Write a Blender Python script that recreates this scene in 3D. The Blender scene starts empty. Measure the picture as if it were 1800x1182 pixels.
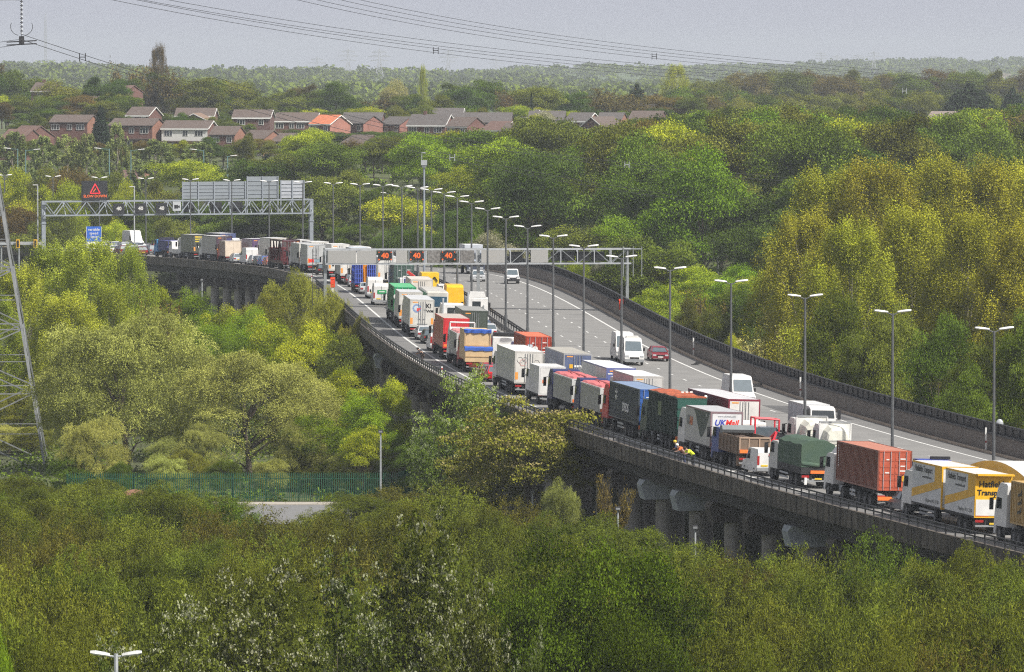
import bpy, math, random
import numpy as np
from mathutils import Vector, Matrix
SC = bpy.context.scene
COL = SC.collection
R = math.radians
PI = math.pi
rnd = random.Random(7)

# ------------------------------------------------------------------ text shapes (made while the scene is empty)
TEXTS = {}
def make_text(s, italic=False, bold=0.0):
    key = (s, italic)
    if key in TEXTS: return
    cu = bpy.data.curves.new('lettering', 'FONT'); cu.body = s; cu.size = 1.0
    cu.align_x = 'CENTER'; cu.align_y = 'CENTER'; cu.extrude = 0.01; cu.offset = bold
    cu.resolution_u = 2
    if italic: cu.shear = 0.25
    o = bpy.data.objects.new('lettering', cu); COL.objects.link(o)
    bpy.context.view_layer.update()
    dg = bpy.context.evaluated_depsgraph_get()
    TEXTS[key] = bpy.data.meshes.new_from_object(o.evaluated_get(dg))
    bpy.data.objects.remove(o)
for s, it, b in (('UK', True, .03), ('Mail', True, .03), ('Hatfields Transport', False, .0), ('www.hatfields.co.uk', False, 0), ('Telephone 0151 77 88', False, 0),
              ('Hatfields', False, .02), ('Transport', False, .02), ('40', False, .035), ('DFDS', False, .02), ('K!', False, .03), ('TWM', False, .03),
              ('variable', False, .01), ('speed', False, .01), ('limit', False, .01), ('SLOW DOWN', False, .02), ('XPO', False, .0), ('www.ukmail.com', False, 0), ('DHL', False, 0.02), ('KEEP', False, .02), ('LEFT', False, .02), ('SERVICES', False, .01)):
    make_text(s, it, b)

# ------------------------------------------------------------------ materials
MATS = {}
def mat(name, col, rough=0.6, metal=0.0, var=0.12, scale=2.0, spec=0.5, dirt=None, detail=4.0, bump=0.0, emit=0.0):
    if name in MATS: return MATS[name]
    m = bpy.data.materials.new(name); m.use_nodes = True
    nt = m.node_tree; N = nt.nodes; L = nt.links
    b = N['Principled BSDF']; b.inputs['Roughness'].default_value = rough; b.inputs['Metallic'].default_value = metal
    b.inputs['Specular IOR Level'].default_value = spec
    if emit > 0:
        b.inputs['Base Color'].default_value = (*[c*.2 for c in col], 1)
        b.inputs['Emission Color'].default_value = (*col, 1); b.inputs['Emission Strength'].default_value = emit
        MATS[name] = m; return m
    tc = N.new('ShaderNodeTexCoord'); nz = N.new('ShaderNodeTexNoise'); nz.inputs['Scale'].default_value = scale; nz.inputs['Detail'].default_value = detail
    L.new(tc.outputs['Object'], nz.inputs['Vector'])
    rp = N.new('ShaderNodeValToRGB'); e = rp.color_ramp.elements
    e[0].position = 0.3; e[1].position = 0.7
    lo = dirt if dirt else tuple(c*(1-var) for c in col)
    e[0].color = (*lo, 1); e[1].color = (*[min(1, c*(1+var)) if not dirt else c for c in col], 1)
    L.new(nz.outputs['Fac'], rp.inputs['Fac']); L.new(rp.outputs['Color'], b.inputs['Base Color'])
    if bump > 0:
        bp = N.new('ShaderNodeBump'); bp.inputs['Strength'].default_value = bump; bp.inputs['Distance'].default_value = .05
        L.new(nz.outputs['Fac'], bp.inputs['Height']); L.new(bp.outputs['Normal'], b.inputs['Normal'])
    MATS[name] = m
    return m

def leafmat(name, c1, c2, c3=None, trans=0.24):
    """foliage: leaf colour runs between c1 and c2 with each leaf's own tint; c3 is a rarer third tint"""
    if name in MATS: return MATS[name]
    c1 = tuple(min(.6, v*1.35*f) for v, f in zip(c1, (1, 1, .55))); c2 = tuple(min(.6, v*2.35*f) for v, f in zip(c2, (1.02, 1.02, .58)))
    m = bpy.data.materials.new(name); m.use_nodes = True
    nt = m.node_tree; N = nt.nodes; L = nt.links
    for n in list(N): N.remove(n)
    out = N.new('ShaderNodeOutputMaterial')
    at = N.new('ShaderNodeAttribute'); at.attribute_name = 'tint'
    oi = N.new('ShaderNodeObjectInfo')
    rp = N.new('ShaderNodeValToRGB'); e = rp.color_ramp.elements
    e[0].position = 0.1; e[0].color = (*c1, 1); e[1].position = 0.8 if c3 else .9; e[1].color = (*c2, 1)
    if c3:
        x = e.new(0.95); x.color = (*c3, 1)
    L.new(at.outputs['Fac'], rp.inputs['Fac'])
    hs = N.new('ShaderNodeHueSaturation')
    mr = N.new('ShaderNodeMapRange'); mr.inputs['To Min'].default_value = 0.482; mr.inputs['To Max'].default_value = 0.512
    L.new(oi.outputs['Random'], mr.inputs['Value']); L.new(mr.outputs['Result'], hs.inputs['Hue'])
    mm = N.new('ShaderNodeMath'); mm.operation = 'MULTIPLY_ADD'; mm.inputs[1].default_value = 7.31; mm.inputs[2].default_value = 0.0
    L.new(oi.outputs['Random'], mm.inputs[0])
    fr = N.new('ShaderNodeMath'); fr.operation = 'FRACT'; L.new(mm.outputs[0], fr.inputs[0])
    mv = N.new('ShaderNodeMapRange'); mv.inputs['To Min'].default_value = 0.75; mv.inputs['To Max'].default_value = 1.2
    L.new(fr.outputs[0], mv.inputs['Value']); L.new(mv.outputs['Result'], hs.inputs['Value'])
    L.new(rp.outputs['Color'], hs.inputs['Color'])
    d = N.new('ShaderNodeBsdfDiffuse'); t = N.new('ShaderNodeBsdfTranslucent'); mx = N.new('ShaderNodeMixShader'); mx.inputs[0].default_value = trans
    L.new(hs.outputs['Color'], d.inputs['Color']); L.new(hs.outputs['Color'], t.inputs['Color'])
    L.new(d.outputs[0], mx.inputs[1]); L.new(t.outputs[0], mx.inputs[2]); L.new(mx.outputs[0], out.inputs['Surface'])
    MATS[name] = m
    return m

# ------------------------------------------------------------------ mesh builder
class MB:
    def __init__(s): s.v = []; s.f = []; s.m = []; s.mats = []
    def mi(s, m):
        if m not in s.mats: s.mats.append(m)
        return s.mats.index(m)
    def add(s, vs, fs, m):
        b = len(s.v); s.v += [tuple(p) for p in vs]; k = s.mi(m)
        for f in fs: s.f.append([i+b for i in f]); s.m.append(k)
        return s
    def box(s, x0, x1, y0, y1, z0, z1, m, top=None, rear=None, front=None, taper=0.0, c=0.0):
        """box; top/rear/front may have their own material; c chamfers the four upright edges"""
        if c > 0:
            ring = [(x0+c, y0), (x1-c, y0), (x1, y0+c), (x1, y1-c), (x1-c, y1), (x0+c, y1), (x0, y1-c), (x0, y0+c)]
            vs = [(x, y, z0) for x, y in ring]+[(x, y, z1-c*.7) for x, y in ring]
            cx, cy = (x0+x1)/2, (y0+y1)/2
            vs += [(cx+(x-cx)*(1-c*1.4/max(.1, abs(x1-x0))), cy+(y-cy)*(1-c*1.4/max(.1, abs(y1-y0))), z1) for x, y in ring]
            fs = [list(range(7, -1, -1))]+[[i, (i+1) % 8, (i+1) % 8+8, i+8] for i in range(8)]+[[i+8, (i+1) % 8+8, (i+1) % 8+16, i+16] for i in range(8)]
            s.add(vs, fs, m); s.add(vs[16:], [list(range(8))], top or m); return s
        t = taper
        vs = [(x0, y0, z0), (x1, y0, z0), (x1, y1, z0), (x0, y1, z0), (x0+t, y0+t, z1), (x1-t, y0+t, z1), (x1-t, y1-t, z1), (x0+t, y1-t, z1)]
        s.add(vs, [[3, 2, 1, 0], [1, 2, 6, 5], [3, 0, 4, 7]], m)
        s.add(vs, [[4, 5, 6, 7]], top or m); s.add(vs, [[0, 1, 5, 4]], rear or m); s.add(vs, [[2, 3, 7, 6]], front or m)
        return s
    def prof(s, pts, x0, x1, m, inset=0.0, cap=None):
        """side outline (y,z) run from x0 to x1, its upper half drawn in by inset"""
        zs = [p[1] for p in pts]; zm = min(zs); zM = max(zs); n = len(pts)
        g = lambda z: inset*(z-zm)/(zM-zm+1e-9)
        a = [(x0+g(z), y, z) for y, z in pts]; b = [(x1-g(z), y, z) for y, z in pts]
        s.add(a+b, [[i, i+n, (i+1) % n+n, (i+1) % n] for i in range(n)], m)
        s.add(a+b, [list(range(n)), list(range(2*n-1, n-1, -1))], cap or m)
        return s
    def tube(s, p0, p1, r0, m, r1=None, n=6, caps=True):
        p0 = Vector(p0); p1 = Vector(p1); r1 = r0 if r1 is None else r1
        d = (p1-p0)
        if d.length < 1e-6: return s
        d.normalize(); u = d.orthogonal().normalized(); w = d.cross(u)
        vs = []
        for p, r in ((p0, r0), (p1, r1)):
            for i in range(n):
                a = 2*PI*i/n; vs.append(p+u*(math.cos(a)*r)+w*(math.sin(a)*r))
        fs = [[i, (i+1) % n, (i+1) % n+n, i+n] for i in range(n)]
        if caps: fs += [list(range(n-1, -1, -1)), list(range(n, 2*n))]
        return s.add(vs, fs, m)
    def path(s, pts, r, m, n=5):
        for i, (a, b) in enumerate(zip(pts, pts[1:])):
            s.tube(a, b, r, m, n=n, caps=False)
        return s
    def bar(s, p0, p1, w, m): return s.tube(p0, p1, w*.7, m, n=4)
    def lathe(s, prof, m, axis='z', n=16, c=(0, 0, 0)):
        vs = []; k = len(prof)
        for i in range(n):
            a = 2*PI*i/n; ca, sa = math.cos(a), math.sin(a)
            for r, h in prof:
                p = (r*ca, r*sa, h) if axis == 'z' else ((h, r*ca, r*sa) if axis == 'x' else (r*ca, h, r*sa))
                vs.append((p[0]+c[0], p[1]+c[1], p[2]+c[2]))
        fs = [[i*k+j, ((i+1) % n)*k+j, ((i+1) % n)*k+j+1, i*k+j+1] for i in range(n) for j in range(k-1)]
        return s.add(vs, fs, m)
    def loft(s, rings, m, caps=True):
        n = len(rings[0]); vs = [p for r in rings for p in r]
        fs = [[a*n+i, a*n+(i+1) % n, (a+1)*n+(i+1) % n, (a+1)*n+i] for a in range(len(rings)-1) for i in range(n)]
        if caps: fs += [list(range(n-1, -1, -1)), [(len(rings)-1)*n+i for i in range(n)]]
        return s.add(vs, fs, m)
    def ball(s, c, r, m, n=8, sx=1, sy=1, sz=1):
        pr = [(math.sin(PI*j/n)*r, -math.cos(PI*j/n)*r) for j in range(n+1)]
        b = len(s.v); s.lathe(pr, m, 'z', n*2)
        for i in range(b, len(s.v)):
            x, y, z = s.v[i]; s.v[i] = (x*sx+c[0], y*sy+c[1], z*sz+c[2])
        return s
    def mesh(s, name, smooth=False):
        me = bpy.data.meshes.new(name); me.from_pydata(s.v, [], s.f)
        for m in s.mats: me.materials.append(m)
        me.polygons.foreach_set('material_index', s.m)
        if smooth: me.polygons.foreach_set('use_smooth', [True]*len(s.f))
        me.update(); return me
    def build(s, name, parent=None, smooth=False):
        o = bpy.data.objects.new(name, s.mesh(name, smooth)); COL.objects.link(o)
        if parent is not None: o.parent = parent
        return o

def tag(o, label=None, cat=None, group=None, kind=None):
    if label: o['label'] = label
    if cat: o['category'] = cat
    if group: o['group'] = group
    if kind: o['kind'] = kind
    return o
def thing(name, label, cat, loc=(0, 0, 0), rz=0.0, group=None):
    o = bpy.data.objects.new(name, None); COL.objects.link(o)
    o.empty_display_size = .5
    o.location = loc; o.rotation_euler = (0, 0, rz)
    return tag(o, label, cat, group)
CH = {}
def kids(o): return [c for c in CH_list(o)]
def CH_list(o): return [c for c in bpy.data.objects if c.parent is o]
def dup_tree(root, ch, loc, rz, label=None, group=None, sc=None, rot=None):
    """a copy of a thing and of its parts; ch = [(part, [sub-parts])]"""
    r = root.copy(); COL.objects.link(r); r.location = loc
    r.rotation_euler = rot if rot else (0, 0, rz)
    if sc: r.scale = sc
    if label: r['label'] = label
    if group: r['group'] = group
    for p, subs in ch:
        c = p.copy(); COL.objects.link(c); c.parent = r
        for q in subs:
            d = q.copy(); COL.objects.link(d); d.parent = c
    return r
def lettering(s, size, m, parent, loc, rot, name='lettering', italic=False, sx=1.0):
    me = (TEXTS.get((s, italic)) or TEXTS[(s, not italic)]).copy(); me.materials.clear(); me.materials.append(m)
    o = bpy.data.objects.new(name, me); COL.objects.link(o); o.parent = parent
    o.location = loc; o.rotation_euler = rot; o.scale = (size*sx, size, size)
    return o
ORD = ['nearest', 'second nearest', 'third nearest', 'fourth nearest', 'fifth nearest', 'sixth nearest', 'seventh nearest', 'eighth nearest', 'ninth nearest', 'tenth nearest',
       'eleventh nearest', 'twelfth nearest', 'thirteenth nearest', 'fourteenth nearest', 'fifteenth nearest', 'sixteenth nearest', 'seventeenth nearest', 'eighteenth nearest', 'nineteenth nearest', 'twentieth nearest',
       'twenty-first nearest', 'twenty-second nearest', 'twenty-third nearest', 'twenty-fourth nearest', 'twenty-fifth nearest', 'twenty-sixth nearest', 'twenty-seventh nearest', 'twenty-eighth nearest']

# ------------------------------------------------------------------ camera: on a tower, 40 m above the valley floor
F, CX, CY, YH, CAMZ = 10500.0, 900.0, 591.0, 110.0, 40.0
PITCH = math.atan((CY-YH)/F)
cam = bpy.data.cameras.new('camera'); camo = bpy.data.objects.new('camera', cam); COL.objects.link(camo); SC.camera = camo
camo.location = (0, 0, CAMZ); camo.rotation_euler = (PI/2-PITCH, 0, 0)
cam.sensor_width = 36.0; cam.lens = 36.0*F/1800.0; cam.clip_start = 1.0; cam.clip_end = 40000.0
def at(px, py, d):
    """the point seen at photo pixel px,py at ground distance d"""
    u = (px-CX)/F; v = (CY-py)/F
    cp, sp = math.cos(PITCH), math.sin(PITCH)
    y = cp+v*sp; z = -sp+v*cp
    k = d/y
    return Vector((u*k, d, CAMZ+z*k))
def pix(p):
    x, y, z = p[0], p[1], p[2]-CAMZ
    cp, sp = math.cos(PITCH), math.sin(PITCH)
    fw = y*cp-z*sp; up = y*sp+z*cp
    return CX+F*x/fw, CY-F*up/fw

# ------------------------------------------------------------------ the motorway's centre line, 25 m per station (lighting columns stand on it)
CL = [(422, 34.1, 30.97), (446, 28.2, 30.78), (471, 23.0, 30.56), (495, 17.9, 30.30), (520, 13.4, 30.02), (545, 9.7, 29.89), (569, 6.5, 29.62), (594, 4.2, 29.49), (619, 1.4, 29.16),
      (644, -.8, 28.8), (669, -2.7, 28.5), (694, -4.8, 28.25), (719, -6.6, 28.22), (744, -8.4, 28.29), (769, -10.3, 28.43), (793, -12.3, 28.74), (818, -14.8, 29.07), (843, -17.8, 29.45),
      (868, -21.7, 29.85), (892, -26.3, 30.21), (917, -31.8, 30.51), (941, -37.8, 30.82), (965, -44.8, 31.21), (989, -52.7, 31.51), (1012, -61.8, 31.81), (1035, -71.2, 32.09), (1058, -81.3, 32.33)]
cl = [np.array([x, y, CAMZ-h]) for y, x, h in CL]
for _ in range(2):
    cl = [cl[0]]+[(cl[i-1]+2*cl[i]+cl[i+1])/4 for i in range(1, len(cl)-1)]+[cl[-1]]
def extend(pts, n, turn, dz):
    d = pts[-1]-pts[-2]; p = pts[-1].copy(); out = []
    for _ in range(n):
        c, s = math.cos(turn), math.sin(turn)
        d = np.array([d[0]*c-d[1]*s, d[0]*s+d[1]*c, dz]); p = p+d; out.append(p.copy())
    return out
NEAR = 5
cl = list(reversed(extend(list(reversed(cl)), NEAR, R(1.2), -.2)))+cl
cl = cl+extend(cl, 9, R(1.7), -.2)
CLA = np.array(cl)
S0, S1 = -25.0*NEAR, 25.0*(len(cl)-1-NEAR)
def cen(s):
    t = s/25.0+NEAR; t = min(max(t, 0.0), len(cl)-1.0001); i = int(t); u = t-i
    p0 = CLA[max(i-1, 0)]; p1 = CLA[i]; p2 = CLA[i+1]; p3 = CLA[min(i+2, len(cl)-1)]
    return .5*((2*p1)+(-p0+p2)*u+(2*p0-5*p1+4*p2-p3)*u*u+(-p0+3*p1-3*p2+p3)*u**3)
def head(s):
    d = cen(s+2)-cen(s-2); d = d[:2]/np.linalg.norm(d[:2]); return d
def sstep(a, b, x):
    t = min(max((x-a)/(b-a), 0), 1); return t*t*(3-2*t)
def fall(s):
    return .03*(1-sstep(180, 400, s))-.02*sstep(400, 560, s)
def rp(s, o, dz=0.0):
    """point on the road: s metres along it, o metres right of its centre"""
    c = cen(s); h = head(s)
    return Vector((c[0]+h[1]*o, c[1]-h[0]*o, c[2]-fall(s)*o+dz))
def solve_s(px, o, lo=S0+1, hi=S1-6):
    for _ in range(40):
        m = (lo+hi)/2
        if pix(rp(m, o))[0] > px: lo = m
        else: hi = m
    return (lo+hi)/2
# table for finding where a ground point lies beside the road
_T = np.arange(S0, S1, 5.0); _P = np.array([cen(s)[:2] for s in _T]); _H = np.array([head(s) for s in _T])
def beside(x, y):
    d = (_P[:, 0]-x)**2+(_P[:, 1]-y)**2; i = int(d.argmin())
    h = _H[i]; dx, dy = x-_P[i, 0], y-_P[i, 1]
    return _T[i], dx*h[1]-dy*h[0]
HY = [0, 760, 850, 1000, 1150, 1312, 1400, 1560, 1700, 2100, 2600, 3500, 4500, 6000, 8000, 9500, 14000]
HZ = [0, 0, 3, 9, 15, 21, 24, 20, 17, 14, 14, 17, 18, 17, 18, 15, 5]
def ground(x, y):
    h = float(np.interp(y, HY, HZ))
    if y < 1150:
        s, o = beside(x, y)
        k = sstep(13, 60, o) if s < S1-30 else 1.0
        h = h*k+sstep(300, 420, s)*4.5*sstep(15, 28, o)*(1-sstep(60, 160, o)*.6)
        h *= 1.0
    h += .5*math.sin(x*.021+1.3)*math.sin(y*.017)*min(1, max(0, (y-150)/300))
    if y > 2200:
        k = sstep(2200, 5000, y)
        h += k*(4.5*math.sin(x*.0021+y*.0007+.5)+3.5*math.sin(x*.0047-y*.0011+2.)+1.0*math.sin(x*.011+y*.003))
        for a, cx, wx, cy_, wy in ((19, -520, 210, 6600, 1100), (7, -150, 200, 5200, 500), (10, 90, 160, 6300, 700), (9, 420, 240, 7000, 900), (15, 760, 260, 7600, 900), (6, -330, 120, 4300, 400), (5, 260, 130, 4100, 400)):
            h += a*math.exp(-((x-cx)/wx)**2-((y-cy_)/wy)**2)
    return h
# ------------------------------------------------------------------ colours
M_grass = mat('rough_grass', (.075, .10, .028), .9, var=.35, scale=.15, dirt=(.085, .075, .035), detail=8)
M_asph = mat('asphalt', (.235, .231, .222), .85, var=.08, scale=.35, detail=8, dirt=(.19, .187, .182))
M_asph2 = mat('shoulder_asphalt', (.185, .182, .178), .85, var=.08, scale=.5, detail=8, dirt=(.15, .148, .145))
M_white = mat('road_paint', (.62, .62, .60), .7, var=.1, scale=1.5)
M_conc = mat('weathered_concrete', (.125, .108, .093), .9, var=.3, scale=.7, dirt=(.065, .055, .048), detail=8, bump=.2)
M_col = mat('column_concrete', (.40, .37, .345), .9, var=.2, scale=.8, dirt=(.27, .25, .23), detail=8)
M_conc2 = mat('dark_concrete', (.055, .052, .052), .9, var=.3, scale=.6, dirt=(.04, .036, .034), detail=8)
M_concb = mat('repaired_concrete', (.42, .45, .48), .85, var=.12, scale=1.2)
M_conct = mat('tan_concrete', (.22, .19, .165), .9, var=.2, scale=.8, dirt=(.16, .14, .125), detail=8)
M_kerb = mat('kerb_stone', (.42, .34, .26), .9, var=.15, scale=.8)
M_dsteel = mat('dark_steel', (.03, .03, .035), .6, var=.2, scale=3)
M_steel = mat('galvanised_steel', (.30, .32, .33), .5, .3, var=.12, scale=3)
M_pale = mat('pale_steel', (.42, .44, .46), .5, .2, var=.12, scale=2)
M_black = mat('black_plastic', (.015, .015, .017), .5, var=.2)
M_tyre = mat('tyre_rubber', (.016, .016, .017), .85, var=.2)
M_rim = mat('wheel_steel', (.15, .15, .155), .5, .2, var=.2, scale=4)
M_glass = mat('tinted_glass', (.02, .026, .03), .08, var=.1, spec=.8)
M_glassb = mat('sky_glass', (.09, .12, .14), .08, var=.1, spec=.9)
M_red = mat('lamp_red', (.35, .02, .02), .3)
M_orange = mat('marker_orange', (.85, .19, .03), .5, var=.08)
M_amber = mat('marker_amber', (.80, .33, .06), .5, var=.08)
M_yplate = mat('plate_yellow', (.70, .48, .03), .5)
M_wplate = mat('plate_white', (.75, .75, .72), .5)
M_chas = mat('chassis_black', (.02, .02, .022), .7, var=.25)
M_grey = mat('cab_grey', (.25, .26, .27), .6)
M_lamp = mat('lantern_white', (.64, .64, .63), .4, var=.04)
M_column = mat('column_grey', (.10, .105, .11), .55, .2, var=.15, scale=3)
M_bark = mat('bark', (.085, .068, .05), .95, var=.3, scale=3, detail=6)
M_barkp = mat('pale_bark', (.24, .215, .17), .95, var=.3, scale=3, detail=6)

# ------------------------------------------------------------------ the ground: one sheet to the horizon
def build_ground():
    ys = list(np.arange(-60, 760, 20))+list(np.arange(760, 1180, 10))+list(np.arange(1180, 1800, 20))+list(np.geomspace(1800, 14000, 60))
    us = np.linspace(-1, 1, 101)
    vs = []; fs = []
    for y in ys:
        hw = 160+max(y, 0)*.22
        for u in us:
            uu = .55*u+.45*u**3
            x = uu*hw; vs.append((x, y, ground(x, y)))
    n = len(us)
    for j in range(len(ys)-1):
        for i in range(n-1): fs.append([j*n+i, j*n+i+1, (j+1)*n+i+1, (j+1)*n+i])
    m = bpy.data.materials.new('ground'); m.use_nodes = True; nt = m.node_tree; N = nt.nodes; L = nt.links; b = N['Principled BSDF']; b.inputs['Roughness'].default_value = .95
    g = N.new('ShaderNodeNewGeometry'); n1 = N.new('ShaderNodeTexNoise'); n1.inputs['Scale'].default_value = .12; n1.inputs['Detail'].default_value = 9
    n2 = N.new('ShaderNodeTexVoronoi'); n2.inputs['Scale'].default_value = .0032; n2.inputs['Randomness'].default_value = 1
    L.new(g.outputs['Position'], n1.inputs['Vector']); L.new(g.outputs['Position'], n2.inputs['Vector'])
    r1 = N.new('ShaderNodeValToRGB'); e = r1.color_ramp.elements; e[0].position = .35; e[0].color = (.045, .05, .02, 1); e[1].position = .68; e[1].color = (.10, .125, .035, 1)
    L.new(n1.outputs['Fac'], r1.inputs['Fac'])
    r2 = N.new('ShaderNodeValToRGB'); r2.color_ramp.interpolation = 'CONSTANT'; e = r2.color_ramp.elements
    e[0].position = 0; e[0].color = (.09, .13, .04, 1); e[1].position = .3; e[1].color = (.13, .16, .055, 1)
    for p, c in ((.5, (.07, .105, .04, 1)), (.66, (.30, .29, .07, 1)), (.74, (.10, .13, .05, 1)), (.88, (.20, .17, .11, 1))):
        x = e.new(p); x.color = c
    sp = N.new('ShaderNodeSeparateColor'); L.new(n2.outputs['Color'], sp.inputs[0]); L.new(sp.outputs[0], r2.inputs['Fac'])
    sx = N.new('ShaderNodeSeparateXYZ'); L.new(g.outputs['Position'], sx.inputs[0])
    mr = N.new('ShaderNodeMapRange'); mr.inputs['From Min'].default_value = 2300; mr.inputs['From Max'].default_value = 2900; L.new(sx.outputs['Y'], mr.inputs['Value'])
    mx = N.new('ShaderNodeMix'); mx.data_type = 'RGBA'; L.new(mr.outputs['Result'], mx.inputs[0]); L.new(r1.outputs['Color'], mx.inputs[6]); L.new(r2.outputs['Color'], mx.inputs[7])
    L.new(mx.outputs[2], b.inputs['Base Color'])
    me = bpy.data.meshes.new('ground'); me.from_pydata(vs, [], fs); me.materials.append(m); me.polygons.foreach_set('use_smooth', [True]*len(fs))
    o = bpy.data.objects.new('ground', me); COL.objects.link(o); tag(o, 'rough grassy ground rolling away to the hills', kind='structure')
build_ground()

# ------------------------------------------------------------------ swept strips along the road
def sweep(mb, prof, m, s0, s1, step=5.0, closed=True, caps=True):
    """prof: list of (offset, dz); swept from s0 to s1"""
    ss = list(np.arange(s0, s1, step))+[s1]
    n = len(prof); vs = []
    for s in ss:
        for o, dz in prof: vs.append(rp(s, o, dz))
    fs = []
    for j in range(len(ss)-1):
        for i in range(n if closed else n-1):
            a, b = j*n+i, j*n+(i+1) % n
            fs.append([a, a+n, b+n, b])
    if closed and caps: fs += [list(range(n)), list(range((len(ss)-1)*n+n-1, (len(ss)-1)*n-1, -1))]
    mb.add(vs, fs, m); return mb
RS0, RS1 = -110.0, S1-8
EDGE = 16.0
LW, LN0 = 3.65, 1.45
LINE = LN0+3*LW
def strip(mb, o0, o1, dz, m, s0, s1, step=5.0):
    return sweep(mb, [(o0, dz), (o1, dz)], m, s0, s1, step, closed=False)
# viaduct
VIA = thing('viaduct', 'long curved concrete motorway viaduct on round piers', 'viaduct', (0, 0, 0))
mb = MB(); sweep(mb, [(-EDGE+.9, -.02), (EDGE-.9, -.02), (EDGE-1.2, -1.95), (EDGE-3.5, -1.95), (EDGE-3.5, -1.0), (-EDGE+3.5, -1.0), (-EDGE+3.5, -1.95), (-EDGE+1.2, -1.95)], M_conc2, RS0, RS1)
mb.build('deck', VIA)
def parapet_mat():
    """stained parapet concrete: dark rounded run-off stains about every metre and a quarter"""
    m = bpy.data.materials.new('parapet_concrete'); m.use_nodes = True; nt = m.node_tree; N = nt.nodes; L = nt.links; b = N['Principled BSDF']; b.inputs['Roughness'].default_value = .9
    tc = N.new('ShaderNodeTexCoord'); n1 = N.new('ShaderNodeTexNoise'); n1.inputs['Scale'].default_value = .5; n1.inputs['Detail'].default_value = 9
    L.new(tc.outputs['Object'], n1.inputs['Vector'])
    w = N.new('ShaderNodeTexWave'); w.bands_direction = 'Y'; w.inputs['Scale'].default_value = .25; w.inputs['Distortion'].default_value = 2.2; w.inputs['Detail'].default_value = 2; w.inputs['Detail Scale'].default_value = .7
    L.new(tc.outputs['Object'], w.inputs['Vector'])
    r = N.new('ShaderNodeValToRGB'); e = r.color_ramp.elements; e[0].position = .3; e[0].color = (.055, .046, .038, 1); e[1].position = .7; e[1].color = (.17, .145, .12, 1)
    L.new(n1.outputs['Fac'], r.inputs['Fac'])
    r2 = N.new('ShaderNodeValToRGB'); e = r2.color_ramp.elements; e[0].position = .12; e[0].color = (.42, .42, .42, 1); e[1].position = .5; e[1].color = (1, 1, 1, 1)
    L.new(w.outputs['Fac'], r2.inputs['Fac'])
    mx = N.new('ShaderNodeMix'); mx.data_type = 'RGBA'; mx.blend_type = 'MULTIPLY'; mx.inputs[0].default_value = .8
    L.new(r.outputs['Color'], mx.inputs[6]); L.new(r2.outputs['Color'], mx.inputs[7]); L.new(mx.outputs[2], b.inputs['Base Color'])
    return m
M_par = parapet_mat()
mb = MB(); sweep(mb, [(-EDGE, .5), (-EDGE+.35, .5), (-EDGE+.6, 0), (-EDGE+.9, -.02), (-EDGE+.9, -.72), (-EDGE, -.72)], M_par, RS0, RS1, step=2.5)
for k in range(int((RS1-RS0)/2.5)):       # cast ribs and shallow hollows of the fascia
    s = RS0+k*2.5
    if not (-70 < s < 140): continue
    a, b2 = rp(s, -EDGE-.003), rp(s+.09, -EDGE-.003); c, d = rp(s, -EDGE-.035), rp(s+.09, -EDGE-.035)
    vs = [(p.x, p.y, p.z+z) for z in (-.7, .44) for p in (a, b2, d, c)]
    mb.add(vs, [[0, 1, 2, 3], [7, 6, 5, 4], [0, 3, 7, 4], [3, 2, 6, 7], [2, 1, 5, 6]], M_par)
mb.build('parapet', VIA)
mb = MB(); sweep(mb, [(EDGE, 1.4), (EDGE-.35, 1.4), (EDGE-.45, 0), (EDGE-.9, -.02), (EDGE-.9, -.9), (EDGE, -.9)], M_conct, RS0, RS1)
o = mb.build('parapet', VIA); tag(o, 'tall tan inner wall of the viaduct')
mb = MB()                                  # steel screen on the far parapet
sweep(mb, [(EDGE-.5, 1.4), (EDGE-.5, 1.55), (EDGE, 1.55), (EDGE, 1.4)], M_dsteel, RS0, 470)
sweep(mb, [(EDGE-.1, 1.56), (EDGE-.1, 2.25), (EDGE-.04, 2.25), (EDGE-.04, 1.56)], mat('screen_steel', (.06, .056, .052), .7, var=.3, scale=1.2), RS0, 470)
sweep(mb, [(EDGE-.2, 2.25), (EDGE-.2, 2.33), (EDGE, 2.33), (EDGE, 2.25)], M_dsteel, RS0, 470)
for k in range(int((470-RS0)/2.0)):
    s = RS0+k*2.0; p = rp(s, EDGE-.16, 1.55); mb.box(p.x-.05, p.x+.05, p.y-.05, p.y+.05, p.z, p.z+.7, M_dsteel)
mb.build('edge_screen', VIA)
mb = MB()                                  # steel rail on the near parapet
for dz in (.78, 1.06): sweep(mb, [(-EDGE+.1, dz), (-EDGE+.2, dz), (-EDGE+.2, dz+.09), (-EDGE+.1, dz+.09)], M_dsteel, RS0, 330)
for k in range(int((330-RS0)/1.8)):
    p = rp(RS0+k*1.8, -EDGE+.15, .5); mb.box(p.x-.05, p.x+.05, p.y-.05, p.y+.05, p.z, p.z+.6, M_dsteel)
mb.build('railing', VIA)
mb = MB(); sweep(mb, [(-EDGE+.62, .03), (-EDGE+1.15, .03), (-EDGE+1.15, .13), (-EDGE+.62, .13)], mat('edge_strip', (.62, .60, .56), .8, var=.15, scale=.6), RS0, 330)
mb.build('verge_strip', VIA)
mb = MB(); sweep(mb, [(EDGE-1.25, .0), (EDGE-.75, .0), (EDGE-.75, .14), (EDGE-1.25, .14)], M_kerb, RS0, RS1)
mb.build('kerb', VIA)
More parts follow.
